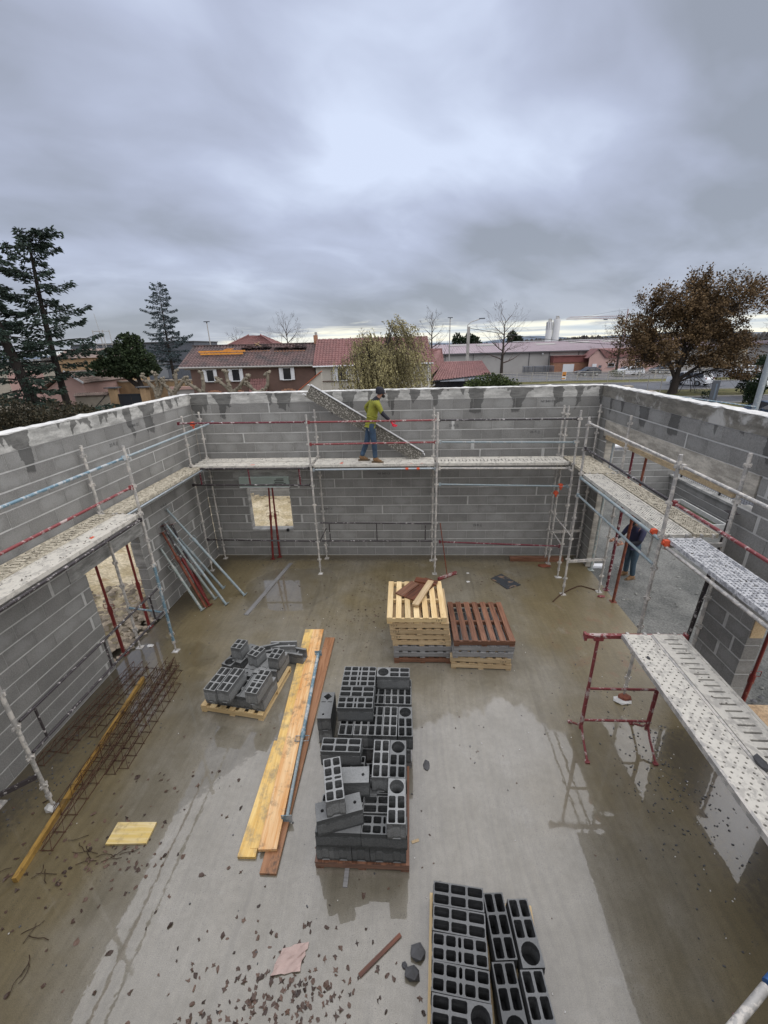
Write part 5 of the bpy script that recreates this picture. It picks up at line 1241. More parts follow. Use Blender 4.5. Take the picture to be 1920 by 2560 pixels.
rubble_field('yard_stones', 240, lambda: random.uniform(10.3, 14.6), lambda: random.uniform(-5, 3.5), lambda x, y: -.02, .012, .04, plain('yard_stones', (0.22, 0.22, 0.20), .9, .4, island=.5))
# ------------------------------------------------------------------ trees
M['bark'] = plain('bark', (0.045, 0.036, 0.030), 0.9, 0.35, 4)
M['bark_grey'] = plain('grey_bark', (0.14, 0.12, 0.105), 0.9, 0.4, 3)
M['plane_bark'] = plain('plane_bark', (0.19, 0.165, 0.125), 0.85, 0.55, 3.5)
M['twigs'] = plain('bare_twigs', (0.085, 0.062, 0.055), 0.9, 0.3, 2)
def leafmat(name, a, b, sc=.6):
    n = N(name); c = n.mix(n.island(), a, b); f = n.noise(n.pos(), sc, 3, .6); c = n.mul(c, n.mr(f, .3, .7, .7, 1.3)); return n.out(c, .7, 0, .2)
M['oak_leaf'] = leafmat('brown_oak_leaf', (0.075, 0.049, 0.026), (0.185, 0.120, 0.058), .45)
M['cedar'] = leafmat('cedar_needle', (0.018, 0.031, 0.024), (0.050, 0.072, 0.054), .7)
M['blue_cedar'] = leafmat('blue_cedar_needle', (0.030, 0.045, 0.050), (0.062, 0.085, 0.090), .6)
M['pine'] = leafmat('pine_needle', (0.018, 0.030, 0.015), (0.050, 0.070, 0.032), .6)
M['willow'] = leafmat('willow_leaf', (0.185, 0.165, 0.072), (0.400, 0.355, 0.180), .7)
M['shrub'] = leafmat('shrub_leaf', (0.030, 0.048, 0.016), (0.090, 0.115, 0.040), .7)
M['hedge_leaf'] = leafmat('dark_hedge_leaf', (0.018, 0.020, 0.012), (0.075, 0.062, 0.038), .8)
M['cypress'] = leafmat('cypress_leaf', (0.012, 0.024, 0.012), (0.030, 0.048, 0.024), .9)
M['far_trees'] = leafmat('far_wood', (0.085, 0.080, 0.078), (0.135, 0.125, 0.110), .1)
def rv(k=1.0): return Vector((random.gauss(0, k), random.gauss(0, k), random.gauss(0, k)))
def branch(mb, p, d, L, r, lev, tips, P, seg=4):
    n = 3; pts = [p]; rs = [r]; q = p.copy(); dd = d.copy()
    for i in range(n):
        dd = (dd+rv(P['wig'])+Vector((P.get('wind', 0), 0, P['up']))*.12).normalized(); q = q+dd*(L/n); pts.append(q.copy()); rs.append(r*(1-(i+1)/n*(1-P['tap'])))
    mb.tube(pts, rs, max(3, seg), 0, True, False)
    if lev <= 0: tips.append((pts, dd)); return
    tips_here = P['nb']+(random.random() < .4)
    for k in range(tips_here):
        i = random.choice((1, 2, 3)) if k else 3
        b = pts[i]; ax = dd.cross(rv()).normalized(); an = random.uniform(*P['ang'])*(0.45 if k == 0 else 1)
        nd = (Matrix.Rotation(an, 3, ax) @ dd).normalized()
        if P.get('keepout') and nd.z < P['keepout']: nd.z = abs(nd.z)*.3+P['keepout']; nd.normalize()
        branch(mb, b, nd, L*random.uniform(*P['len']), max(rs[i]*random.uniform(.5, .75), P['rmin']), lev-1, tips, P, seg-1)
def leafquad(mb, p, d, s, w=.5):
    d = d.normalized(); a = d.cross(rv()).normalized()*s*w
    mb.add([p-a*.5, p+d*s*.5-a, p+d*s, p+d*s*.5+a, p+a*.5], [(0, 1, 2, 3, 4)])
def bare_tree(x, y, h, label, seed, spread=1.0, trunk=.28, lev=6, z=-.1, mat='bark', twig='twigs', fork=.28, group=None):
    random.seed(seed); t = thing('bare_tree', label, 'tree', (0, 0, 0), 0, group)
    tm = MB(); top = Vector((x+random.uniform(-.1, .1), y, z+h*fork)); tm.tube([(x, y, z), tuple(Vector((x, y, z)).lerp(top, .5)), tuple(top), (x, y, z+h*.62), (x, y, z+h*.86)], [h*.030, h*.024, h*.019, h*.010, h*.003], 8); tm.build('trunk', mat, t)
    mb = MB(); tips = []; P = dict(wig=.10, up=.35, tap=.55, nb=2, ang=(.35, .95), len=(.55, .78), rmin=.010)
    for i in range(15):
        u = fork+(.86-fork)*i/14; pz = Vector((x, y, z+h*u)); an = i*2.4+random.uniform(-.4, .4); el = .25+.75*(i/14)
        d = Vector((math.cos(an)*math.cos(el), math.sin(an)*math.cos(el), math.sin(el)))
        branch(mb, pz, d, h*.20*spread*(1.1-.55*i/14), h*.0095*(1.1-.6*i/14), lev-2, tips, P)
    mb.build('crown', twig, t); return t
def oak(x, y, h, label, z=-.1):
    random.seed(21); t = thing('oak_tree', label, 'tree', (0, 0, 0))
    tm = MB(); base = Vector((x, y, z))
    tm.tube([base, base+Vector((.05, 0, .6)), base+Vector((.12, 0, 1.75))], [.56, .42, .38], 10)
    lim = []
    def limb(a, pts, r0, r1):
        n = len(pts); ps = [base+Vector(a)]+[base+Vector((q[0]*(.76 if q[0] > 0 else .92)-.1, q[1], q[2]*.97)) for q in pts]; tm.tube(ps, [(r0+(r1-r0)*(i/n)**.7)*.8 for i in range(n+1)], 8); lim.append((ps, r1))
    limb((.1, 0, 1.6), [(-.5, .3, 3.0), (-1.6, .6, 4.2), (-3.0, .4, 5.0), (-4.6, .2, 5.6)], .30, .06)
    limb((.1, 0, 1.6), [(.2, -.2, 3.4), (.1, -.4, 5.6), (.2, -.3, 8.0), (.3, 0, 10.2)], .34, .06)
    limb((.1, 0, 1.7), [(.8, .4, 3.2), (1.8, .8, 5.2), (2.6, .9, 7.2), (3.3, .6, 9.0)], .30, .06)
    limb((.15, 0, 1.4), [(1.3, -.4, 2.3), (2.9, -.8, 3.4), (4.6, -.7, 4.2), (5.8, -.5, 4.8)], .28, .06)
    limb((-.1, .1, 3.2), [(-1.0, -.8, 5.0), (-1.6, -1.2, 7.0), (-1.9, -1.0, 8.8)], .20, .05)
    limb((.2, -.2, 4.4), [(1.2, -1.4, 6.0), (2.2, -2.0, 7.4), (3.6, -2.2, 8.2)], .18, .05)
    limb((.6, .3, 2.9), [(2.4, 1.6, 4.4), (4.0, 1.8, 5.8), (5.2, 1.5, 7.2)], .2, .05)
    limb((-.3, .2, 2.6), [(-1.2, .6, 4.6), (-2.6, .8, 6.4), (-3.8, .6, 7.6)], .18, .05)
    limb((.2, -.1, 1.3), [(1.7, -.5, 1.9), (3.6, -.7, 2.5), (5.3, -.6, 2.8)], .16, .05)
    limb((-.4, .2, 2.9), [(-1.8, -.6, 3.4), (-3.4, -1.0, 3.7), (-5.2, -.8, 3.9)], .16, .04)
    tm.build('trunk', 'bark', t)
    mb = MB(); tips = []; P = dict(wig=.16, up=.22, wind=.10, tap=.5, nb=2, ang=(.4, 1.05), len=(.6, .85), rmin=.012)
    for ps, r1 in lim:
        for i in range(2, len(ps)):
            for k in range(8):
                p = ps[i-1].lerp(ps[i], random.random()); d = ((p-(base+Vector((0, 0, 3.0)))).normalized()+rv(.55)+Vector((.05, 0, .15))).normalized(); branch(mb, p, d, 1.3*random.uniform(.75, 1.25), .045, 3, tips, P)
    mb.build('limbs', 'bark', t)
    lf = MB(); random.shuffle(tips)
    for (pts, d) in tips:
        if random.random() < .10: continue
        for i in range(random.randint(17, 26)):
            p = pts[random.randint(0, 3)]+rv(.20)
            if p.z < (1.5 if p.x > 37.5 else 2.75 if p.x > 31 else 2.9): continue
            leafquad(lf, p, (d+rv(.6)+Vector((.35, 0, -.1))), random.uniform(.10, .21), .42)
    lf.build('crown', 'oak_leaf', t); return t
oak(33.8, 37.5, 12.2, 'large oak with brown leaves standing on the grass strip at the right')
bare_tree(19.85, 58, 10.4, 'tall bare tree in front of the long lilac roof', 3, 1.15)
bare_tree(40.0, 64.6, 8.9, 'dark bare tree by the fence left of the oak', 5, 1.25, fork=.32)
bare_tree(-19.0, 80, 11.4, 'bare tree behind the brown roof, left of the chimney', 8, 1.2)
bare_tree(-27.5, 75, 9.2, 'small faint bare tree behind the left end of the brown roof', 9, .9)
bare_tree(-2.5, 70, 9.4, 'slender bare tree over the cream house roof, left of the willow', 10, .5)
bare_tree(9.5, 66, 11.0, 'bare tree just right of the willow top', 11, .8)
bare_tree(56, 52, 9.5, 'bare tree at the right edge behind the oak', 14, 1.2)
# weeping willow
def willow(x, y, h, label):
    random.seed(33); t = thing('willow_tree', label, 'tree', (0, 0, 0)); tm = MB(); base = Vector((x, y, -.1))
    tm.tube([base, base+Vector((.1, 0, 1.8)), base+Vector((.0, .1, 3.4)), base+Vector((.2, 0, 4.6))], [.34, .27, .22, .13], 8)
    ends = []
    for i in range(26):
        an = i*2.399; z0 = random.uniform(2.0, 4.4); r = random.uniform(1.0, 3.5); hh = random.uniform(5.2, 7.9)-.24*r*r*.55
        p0 = base+Vector((0, 0, z0)); top = base+Vector((math.cos(an)*r*.62+.25, math.sin(an)*r*.5, hh)); e = base+Vector((math.cos(an)*r+.5, math.sin(an)*r*.8, hh-.45))
        m = p0.lerp(top, .5)+Vector((0, 0, .35)); tm.tube([p0, m, top, e], [.085, .05, .026, .012], 5, 0, True, False); ends += [(m.lerp(top, random.random()), .5), (top, 1), (e, 1), (top.lerp(e, .5), 1)]
    tm.tube([base+Vector((-.8, 0, 2.9)), base+Vector((-1.5, -.2, 3.3)), base+Vector((-2.4, -.2, 3.7))], [.05, .04, .02], 5); tm.tube([base+Vector((0, 0, 1.0)), base+Vector((-1.9, -.3, 2.4)), base+Vector((-2.5, -.4, 3.2))], [.09, .06, .03], 5)
    tm.build('trunk', 'bark', t)
    st = MB(); lf = MB()
    for (p, w) in ends:
        for k in range(13):
            q = p+Vector((random.gauss(0, .32), random.gauss(0, .32), random.gauss(0, .18))); L = random.uniform(.7, 3.1)*(1 if q.z > 5 else .75); L = min(L, q.z-1.4)
            high = max(0, min(1, (q.z-5.3)/1.6)); drift = .25+.55*high; out = Vector((q.x-x, q.y-y, 0))*.06; pts = [q]; n = 5
            for i in range(n): u = (i+1)/n; pts.append(q+Vector((drift*L*u*u*.55, 0, 0))+out*u-Vector((0, 0, L*u*(1-.25*high)))+Vector((0, 0, .45*high*math.sin(u*3.1))))
            st.tube(pts, .006, 3, 0, False, False)
            ln = int(L*(20 if high < .4 else 10))
            for i in range(ln):
                u = random.random()*n; j = min(n-1, int(u)); a = pts[j].lerp(pts[j+1], u-j); dd = (pts[j+1]-pts[j]).normalized(); leafquad(lf, a+rv(.03), dd+rv(.4)+Vector((.3*high, 0, 0)), random.uniform(.06, .13), .26)
    for i in range(900):   # bushy lower skirt, greener to the right
        an = random.uniform(0, 6.28); r = random.uniform(.3, 3.6); p = base+Vector((math.cos(an)*r+.4, math.sin(an)*r*.7, random.uniform(1.6, 3.2)+.2*random.random()))
        for k in range(3): leafquad(lf, p+rv(.12), Vector((.1, 0, -1))+rv(.5), random.uniform(.08, .17), .35)
    st.build('strands', 'twigs', t); lf.build('crown', 'willow', t); return t
willow(3.35, 20.0, 8.2, 'weeping willow with thin yellowing leaves before the cream house')
# conifers: tiers of level branches with hanging sprays
def conifer(name, label, spine, h, rad, mat, seed, nb=60, rise=.10, start=.16, droop=.25, dens=1.0, tr=.34, wide=None, asym=0.0):
    """spine: function u->(x,y,z); rad: function u->branch length"""
    random.seed(seed); t = thing(name, label, 'tree', (0, 0, 0)); tm = MB()
    us = [i/14 for i in range(15)]; tm.tube([spine(u) for u in us], [max(.02, tr*(1-u)**.85) for u in us], 8); 
    lf = MB()
    for i in range(nb):
        u = start+(1-start)*((i+random.random())/nb)**.95
        if u > .995: continue
        p = Vector(spine(u)); an = i*2.399+random.uniform(-.5, .5); L = rad(u)*random.choice((.45, .7, .85, 1.0, 1.15))*random.uniform(.85, 1.1)
        dh = Vector((math.cos(an), math.sin(an), 0)); L *= 1+asym*dh.x
        n = 6; pts = [p]; ri = rise+random.uniform(-.22, .24); bend = random.uniform(-.12, .12); sd2 = Vector((-dh.y, dh.x, 0))
        for j in range(n): v = (j+1)/n; pts.append(p+dh*L*v+sd2*bend*L*v*v+Vector((0, 0, L*(ri*v-droop*v*v*.7+.16*max(0, v-.7)*3*random.uniform(.2, 1.3)))))
        tm.tube(pts, [max(.008, .028*L**.7*(1-.85*j/n)) for j in range(n+1)], 4, 0, True, False)
        side = Vector((-dh.y, dh.x, 0)); m = int(L*62*dens)
        for j in range(m):
            v = .12+.88*random.random()**.8; k = min(n-1, int(v*n)); a = pts[k].lerp(pts[k+1], v*n-k)
            sw = (.16+.34*L*(1-v)*min(1, 3*v)*.9+.06)*random.uniform(-1, 1); b = a+side*sw+Vector((0, 0, random.gauss(-.05, .10)-abs(sw)*.28)); fwd = dh*.9+side*(1 if sw > 0 else -1)*.6
            leafquad(lf, b, fwd+rv(.32)+Vector((0, 0, random.choice((-.1, -.3, -.7)))), random.uniform(.18, .44), .20)
    tm.build('trunk', 'bark_dark', t); lf.build('crown', mat, t); return t
def lerp_pts(P_):
    def f(u):
        x = u*(len(P_)-1); i = min(len(P_)-2, int(x)); k = x-i; return tuple(P_[i][j]+(P_[i+1][j]-P_[i][j])*k for j in range(3))
    return f
conifer('cedar_tree', 'tall dark cedar with a bent top and open level branches at the left', lerp_pts([(-28.0, 30, -.2), (-28.15, 30, 2.0), (-28.1, 30, 4.2), (-28.05, 30, 6.4), (-27.9, 30, 8.6), (-27.75, 30, 10.6), (-27.5, 30, 12.6), (-27.35, 30, 14.3), (-26.85, 30, 15.2), (-25.6, 30, 15.75)]), 16,
        lambda u: 4.4*(1-u)**.80+.9, 'cedar', 41, 66, .26, .20, .28, .85, .34, asym=.12)
conifer('cedar_tree', 'dark cedar with a thick trunk cut by the left picture edge', lerp_pts([(-27.6, 26, -.2), (-28.1, 26, 3.2), (-28.75, 26, 7.6), (-29.3, 26, 11.5), (-29.8, 26, 15), (-30.2, 26, 18)]), 18,
        lambda u: 4.6*(1-u)**.75+1.0, 'cedar', 42, 74, .10, .05, .30, 1.0, .50)
conifer('cedar_tree', 'slim blue grey cedar in front of the dark warehouse', lerp_pts([(-38.7, 70, 0), (-38.7, 70, 5), (-38.5, 70, 11), (-38.2, 70, 17.4)]), 17.4,
        lambda u: 5.6*(1-u)**.72+.5, 'blue_cedar', 43, 84, .22, .22, .28, .62, .32)
def clump_tree(name, label, cat, clumps, mat, seed, n, s, trunkpts=None, tr=.2, up=.3, tm_='bark'):
    random.seed(seed); t = thing(name, label, cat, (0, 0, 0)); lf = MB()
    if trunkpts:
        tm = MB()
        for tp in trunkpts: tm.tube(tp, [tr*(1-.6*i/(len(tp)-1)) for i in range(len(tp))], 7)
        tm.build('trunk', tm_, t)
    for (cx, cy, cz, rx, ry, rz_) in clumps:
        for i in range(int(n*2.6*rx*ry*rz_**.6)+30):
            d = rv().normalized(); f = random.random()**.35; p = Vector((cx+d.x*rx*f, cy+d.y*ry*f, cz+d.z*rz_*f)); q = mnoise.noise(p*1.4)
            if q < -.18: continue
            leafquad(lf, p, d*.7+rv(.5)+Vector((0, 0, up)), s*random.uniform(.45, 1.05), .42)
    lf.build('crown', mat, t); return t
clump_tree('pine_tree', 'bushy dark green pine behind the iron gate', 'tree', [(-24.2, 36, 6.3, 1.5, 1.4, 1.3), (-25.6, 36, 5.2, 2.2, 1.8, 1.1), (-23.6, 36, 4.9, 1.7, 1.6, 1.1), (-27.2, 36, 4.2, 2.2, 1.8, .9), (-24.6, 36, 4.0, 2.4, 2.0, .9), (-22.9, 36, 4.0, 1.4, 1.4, .7), (-23.9, 36, 7.1, .5, .5, .6), (-24.9, 36, 6.9, .5, .5, .6)], 'pine', 51, 330, .28,
           [[(-23.6, 36, -.2), (-23.9, 36, 2.2), (-24.4, 36, 4.2), (-24.3, 36, 6.4)], [(-23.8, 36, 1.8), (-25.6, 36, 3.4), (-26.8, 36, 4.2)]], .30)
for (x, y, z, rx, ry, rz_, sd_, l) in ((-21.5, 16.5, 1.3, 3.0, 1.6, 1.75, 61, 'dark brownish shrub mass at the far left beyond the wall'), (-17.2, 16.0, 1.25, 2.9, 1.5, 1.6, 62, 'dark olive shrub beyond the left wall, in front of the cedar trunk'), (-14.2, 14.0, .7, 2.0, 1.2, 1.1, 63, 'low dry shrub beyond the left wall nearest the house corner')):
    clump_tree('shrub', l, 'shrub', [(x, y, z, rx, ry, rz_), (x+rx*.5, y-.3, z-.3, rx*.7, ry, rz_*.8)], 'hedge_leaf', sd_, 420, .17, [[(x, y, -.15), (x+.2, y, z), (x+.6, y, z+rz_*.6)], [(x, y, -.1), (x-.7, y, z+.2), (x-1.2, y, z+rz_*.7)]], .06)
clump_tree('shrub', 'rounded green bush beside the small tiled annex roof', 'shrub', [(11.4, 22, 2.2, 1.5, 1.2, 1.35), (12.9, 22, 2.0, 1.3, 1.1, 1.15), (10.3, 22, 2.0, .9, .9, 1.15), (12.1, 22, 2.2, 1.2, 1.1, 1.2)], 'shrub', 64, 700, .15, [[(11.6, 22, -.1), (11.5, 22, 2.0)]], .08)
clump_tree('shrub', 'tuft of dark shrub round the foot of the bare tree by the fence', 'shrub', [(40.0, 64.0, .5, 1.3, .9, .6)], 'shrub', 65, 300, .22)
clump_tree('shrub', 'dark bush on the grass left of the cypress', 'shrub', [(40.3, 36.0, .8, 1.0, .8, .9), (41.2, 36, .6, .9, .8, .7)], 'cypress', 66, 380, .2)
clump_tree('shrub', 'low dark bush behind the totem sign', 'shrub', [(34.45, 33.2, .35, .42, .4, .42)], 'cypress', 67, 380, .16)
cyc = [(31.75, 23.8, .4+.42*i, max(.10, .62*(1-((i-2.5)/8.5)**2 if i > 2 else .85+.06*i)), max(.10, .62*(1-((i-2.5)/8.5)**2 if i > 2 else .85+.06*i)), .5) for i in range(9)]
clump_tree('cypress_tree', 'narrow dark cypress at the right edge by the pale pole', 'tree', cyc, 'cypress', 68, 1500, .13, [[(31.75, 23.8, -.1), (31.85, 23.8, 3.6)]], .08, 1.3)
# pollarded planes
def pollard(label, base, arms, seed):
    random.seed(seed); t = thing('plane_tree', label, 'tree', (0, 0, 0)); mb = MB(); kn = MB()
    mb.tube([(base[0], base[1], -.15), (base[0], base[1], base[2]*.6), base], [.24, .2, .18], 8)
    for a in arms:
        pts = [base]+list(a); mb.tube(pts, [.14-.05*i/len(pts) for i in range(len(pts))], 7)
        for i in range(len(pts)-1):
            for k in range(5):
                p = Vector(pts[i]).lerp(Vector(pts[i+1]), random.random()); kn.ball(tuple(p+rv(.06)), random.uniform(.06, .12), 0, 7, 5)
        for k in range(9): kn.ball(tuple(Vector(a[-1])+rv(.09)), random.uniform(.06, .12), 0, 7, 5)
    mb.build('trunk', 'plane_bark', t); kn.build('knuckles', 'plane_bark', t, kind='stuff'); return t
G = 'pollarded plane trees beyond the left end of the back wall'
pollard('pollarded plane tree nearest the iron gate', (-12.8, 20, 2.5), [[(-12.9, 20, 3.2), (-13.4, 20.1, 3.7), (-13.6, 20, 4.1)], [(-12.6, 20, 3.3), (-12.5, 19.8, 4.2)], [(-12.5, 20, 2.9), (-12.1, 20, 3.7)]], 71)
pollard('pollarded plane tree with two long arms right of the gate', (-11.55, 20, 2.75), [[(-11.9, 20, 3.2), (-12.3, 20, 3.6)], [(-11.2, 20, 3.1), (-10.8, 20, 3.5), (-10.4, 20, 3.8)], [(-11.2, 20, 3.3), (-11.1, 20, 4.2)]], 72)
pollard('pollarded plane tree before the first shuttered window', (-9.35, 20, 2.8), [[(-9.8, 20, 3.1), (-10.35, 20, 3.5)], [(-9.2, 20, 3.3), (-9.15, 20, 4.0), (-9.2, 20, 4.2)]], 73)
pollard('pollarded plane tree before the second shuttered window', (-7.2, 20, 2.75), [[(-7.6, 20, 3.2), (-8.15, 20, 3.7)], [(-7.35, 20, 3.4), (-7.45, 20, 4.2)], [(-6.6, 20, 3.1), (-6.2, 20, 3.6), (-5.8, 20, 3.9)]], 74)
pollard('pollarded plane tree with a level arm, nearest the red coping', (-5.35, 20, 2.72), [[(-5.7, 20, 3.0), (-6.0, 20, 3.4)], [(-4.8, 20, 2.85), (-4.5, 20, 3.3), (-4.4, 20, 4.0)]], 75)

# ------------------------------------------------------------------ houses
M['brown_wall'] = plain('brown_render', (0.120, 0.075, 0.060), 0.9, 0.22, 1.5)
M['cream_wall'] = plain('cream_render', (0.50, 0.47, 0.41), 0.9, 0.12, .8)
M['pink_wall'] = plain('pink_render', (0.50, 0.33, 0.29), 0.9, 0.12, .6)
M['grey_wall'] = plain('grey_panel', (0.36, 0.345, 0.325), 0.85, 0.10, .5)
M['slate_wall'] = plain('dark_cladding', (0.105, 0.115, 0.135), 0.6, 0.10, .4)
M['white'] = plain('white_paint', (0.66, 0.67, 0.68), 0.55, 0.08)
M['glass_dark'] = plain('dark_glass', (0.016, 0.018, 0.022), 0.12, 0.2, spec=.6)
M['brick_orange'] = plain('orange_brick', (0.36, 0.19, 0.115), 0.85, 0.25, 2.2, .3, 30)
M['red_band'] = plain('red_band', (0.21, 0.075, 0.065), 0.75, 0.18, 1)
M['ochre_wall'] = plain('ochre_rough_wall', (0.36, 0.245, 0.14), 0.9, 0.35, 1.4)
M['stone_wall'] = plain('old_wall', (0.33, 0.29, 0.235), 0.9, 0.28, 1.2)
M['gate_black'] = plain('black_gate', (0.022, 0.026, 0.032), 0.5, 0.2)
def roofmat(name, a, b, dk=(.05, .045, .04), amt=.5):
    n = N(name); P = n.pos(); f = n.noise(P, .8, 5, .65); g = n.noise(P, 6.0, 4, .7); c = n.mix(n.mr(g, .3, .7), a, b); c = n.mix(n.mr(f, .42, .68, 0, amt), c, dk); return n.out(c, .7, 0, .3)
M['roof_brown'] = roofmat('brown_tiles', (0.095, 0.062, 0.058), (0.165, 0.105, 0.098), (0.055, 0.050, 0.050), .85)
M['roof_red'] = roofmat('red_tiles', (0.175, 0.078, 0.072), (0.265, 0.135, 0.125), (0.12, 0.075, 0.07), .45)
M['roof_red2'] = roofmat('bright_red_tiles', (0.205, 0.098, 0.093), (0.31, 0.175, 0.163), (0.16, .09, .085), .35)
M['roof_lilac'] = roofmat('lilac_sheets', (0.33, 0.265, 0.283), (0.41, 0.340, 0.360), (0.29, .24, .255), .3)
M['roof_old'] = roofmat('old_tiles', (0.17, 0.12, 0.10), (0.30, 0.23, 0.19), (0.08, .07, .06), .5)
M['timber_orange'] = plain('orange_timber', (0.70, 0.30, 0.05), 0.6, 0.2, 4)
def tiles(parent, e0, e1, r0, r1, mat, tw=.30, th=.36, amp=.035, name='roof', thick=True):
    """barrel tiled slope: eave e0->e1, ridge r0->r1"""
    e0, e1, r0, r1 = map(Vector, (e0, e1, r0, r1)); W_ = (e1-e0).length; Ls = ((r0+r1)/2-(e0+e1)/2).length
    nx = max(2, int(W_/tw)); ny = max(1, int(Ls/th)); nrm = (e1-e0).cross(r0-e0).normalized()
    if nrm.z < 0: nrm = -nrm
    mb = MB(); vs = []; fs = []; sub = 4
    for j in range(ny):
        for k in (0, 1):
            v = (j+k*1.0)/ny; a, b = e0.lerp(r0, v), e1.lerp(r1, v); lift = .028 if k == 0 else 0.0
            for i in range(nx*sub+1):
                u = i/(nx*sub); vs.append(a.lerp(b, u)+nrm*(amp*math.cos(2*math.pi*i/sub)+lift+hn(i//sub, j, .9)*.008))
    m = nx*sub+1
    for j in range(ny):
        for i in range(m-1): a = (2*j)*m+i; fs.append((a, a+1, a+m+1, a+m))
        if j: 
            for i in range(m-1): a = (2*j-1)*m+i; fs.append((a, a+1, a+m+1, a+m))
    mb.add(vs, fs); d = nrm*.07
    if thick: mb.add([e0-d, e1-d, r1-d, r0-d], [(0, 3, 2, 1)])
    return mb.build(name, mat, parent)
def window(parent, x0, x1, z0, z1, y, shutters=True, name='window', sh=None):
    w = MB().box(((x0+x1)/2, y, z1), (x1-x0+.12, .10, .06)).box(((x0+x1)/2, y-.04, z0-.02), (x1-x0+.2, .2, .06)).box((x0-.03, y, (z0+z1)/2), (.06, .1, z1-z0)).box((x1+.03, y, (z0+z1)/2), (.06, .1, z1-z0)).build(name, 'white', parent)
    MB().box(((x0+x1)/2, y-.005, (z0+z1)/2), (x1-x0, .04, z1-z0)).build('pane', 'glass_dark', w)
    if shutters:
        q = sh or (x1-x0)*.40
        for s, xx in ((-1, x0-.07), (1, x1+.07)):
            mb = MB(); mb.box((xx+s*q*.5, y-.06, (z0+z1)/2), (q, .05, z1-z0+.06))
            for i in range(7): mb.box((xx+s*q*.5, y-.09, z0+.08+(z1-z0-.16)*i/6), (q*.76, .02, .05))
            mb.build('shutter', 'white', parent)
    return w
hb_ = thing('brown_house', 'brown rendered house with white shutters and a tiled roof under repair', 'house', (0, 0, 0))
MB().box((-8.0, 31.0, 2.0), (11.1, 7.9, 4.4)).build('wall', 'brown_wall', hb_)
rf = tiles(hb_, (-14.4, 26.75, 4.36), (-2.62, 26.75, 4.30), (-14.75, 31, 6.08), (-2.9, 31, 6.02), 'roof_brown', .30, .34)
tiles(hb_, (-14.4, 35.4, 4.36), (-2.62, 35.4, 4.30), (-14.75, 31, 6.08), (-2.9, 31, 6.02), 'roof_brown', .6, .6)
MB().tube([(-14.4, 26.70, 4.30), (-2.62, 26.70, 4.22)], .07, 8).build('gutter', 'grey_wall', hb_)
mb = MB()
for s in range(40): x = -14.75+11.85*s/39; mb.box((x, 31, 6.12-.0015*s), (.32, .26, .10))
mb.build('ridge_tiles', 'roof_brown', rf)
for (a, b) in ((-12.09, -11.48), (-9.81, -9.17), (-5.30, -4.64)): window(hb_, a, b, 3.13, 4.09, 26.98)
MB().prism([(-14.0, 26.9), (-2.2, 26.9), (-2.2, 27.02), (-14.0, 27.02)], 4.12, 4.24).build('soffit', 'stone_wall', hb_)
mb = MB()
for (x0, x1) in ((-12.4, -10.9), (-10.2, -8.9), (-5.8, -4.2)):
    n = 9
    for i in range(n): a = math.pi*(i+.5)/n; mb.box(((x0+x1)/2+(x1-x0)/2*math.cos(a), 26.99, 1.85+.45*math.sin(a)), (.22, .06, .16))
mb.build('brick_arch', 'brick_orange', hb_)
tiles(hb_, (-8.25, 26.2, 2.15), (-6.7, 26.2, 2.15), (-8.25, 27.05, 3.25), (-6.7, 27.05, 3.25), 'roof_red', .22, .25, .03, 'porch_roof')
random.seed(81)
for (x0, x1, z) in ((-9.8, -7.05, 5.62), (-6.6, -3.8, 5.55)):   # opened strips near the ridge
    mb = MB(); y = 31-(6.08-z)*2.4-.15
    mb.box(((x0+x1)/2, y+.42, z+.16), (x1-x0, .7, .06), 0); mb.build('open_batten', 'black', hb_)
    mb = MB(); mb.box(((x0+x1)/2, y-.10, z-.12), (x1-x0, .12, .08)); mb.build('batten', 'brick_orange', hb_)
    mb = MB()
    for i in range(46): mb.box((random.uniform(x0, x1), y+random.uniform(-.05, .5), z+.1+random.uniform(.02, .32)), (.34, .16, .06), 0, None, random.uniform(-1, 1))
    o = mb.build('loose_roof_tiles', 'roof_brown'); o['kind'] = 'stuff'
for (x0, x1, z, l) in ((-13.55, -9.25, 5.42, 'long orange beam on the brown roof, upper of the pair'), (-13.2, -9.3, 5.22, 'orange beam on the brown roof, lower of the pair')):
    board((x0, 31-(6.08-z)*2.4-.16, z+.08), (x1, 31-(6.08-z)*2.4-.16, z+.06), .14, .14, 'timber_orange', l, 'roof_beam', 'beam')
mb = MB()
for i in range(5): mb.bar((-11.65+.12*i, 29.55+.05*i, 5.56+.05*i), (-10.65+.05*i-.1*(i%2), 29.75, 5.60+.045*i), .10, .035)
tag(mb.build('timber_bundle', 'timber_orange'), 'small bundle of orange boards above the two beams on the brown roof', 'timber')
mb = MB(); mb.bar((-8.4, 29.7, 5.95), (-7.9, 29.4, 6.25), .10, .04); mb.bar((-8.35, 29.4, 6.2), (-7.8, 29.6, 5.9), .10, .04); tag(mb.build('broken_batten', 'tan_wood'), 'pale broken battens sticking out of the opened roof', 'timber')
hp = thing('hip_house', 'house with a red hipped roof showing over the brown ridge', 'house', (0, 0, 0))
MB().box((-11.7, 40.5, 2.6), (7.6, 6.0, 5.4)).build('wall', 'cream_wall', hp)
tiles(hp, (-16.2, 36.2, 5.2), (-7.2, 36.2, 5.2), (-12.4, 39.5, 7.15), (-11.0, 39.5, 7.15), 'roof_red', .3, .36)
tiles(hp, (-7.2, 36.2, 5.2), (-7.2, 43.5, 5.2), (-11.0, 39.5, 7.15), (-11.0, 40.2, 7.15), 'roof_red', .3, .36); tiles(hp, (-16.2, 43.5, 5.2), (-16.2, 36.2, 5.2), (-12.4, 40.2, 7.15), (-12.4, 39.5, 7.15), 'roof_red', .3, .36)
mb = MB()
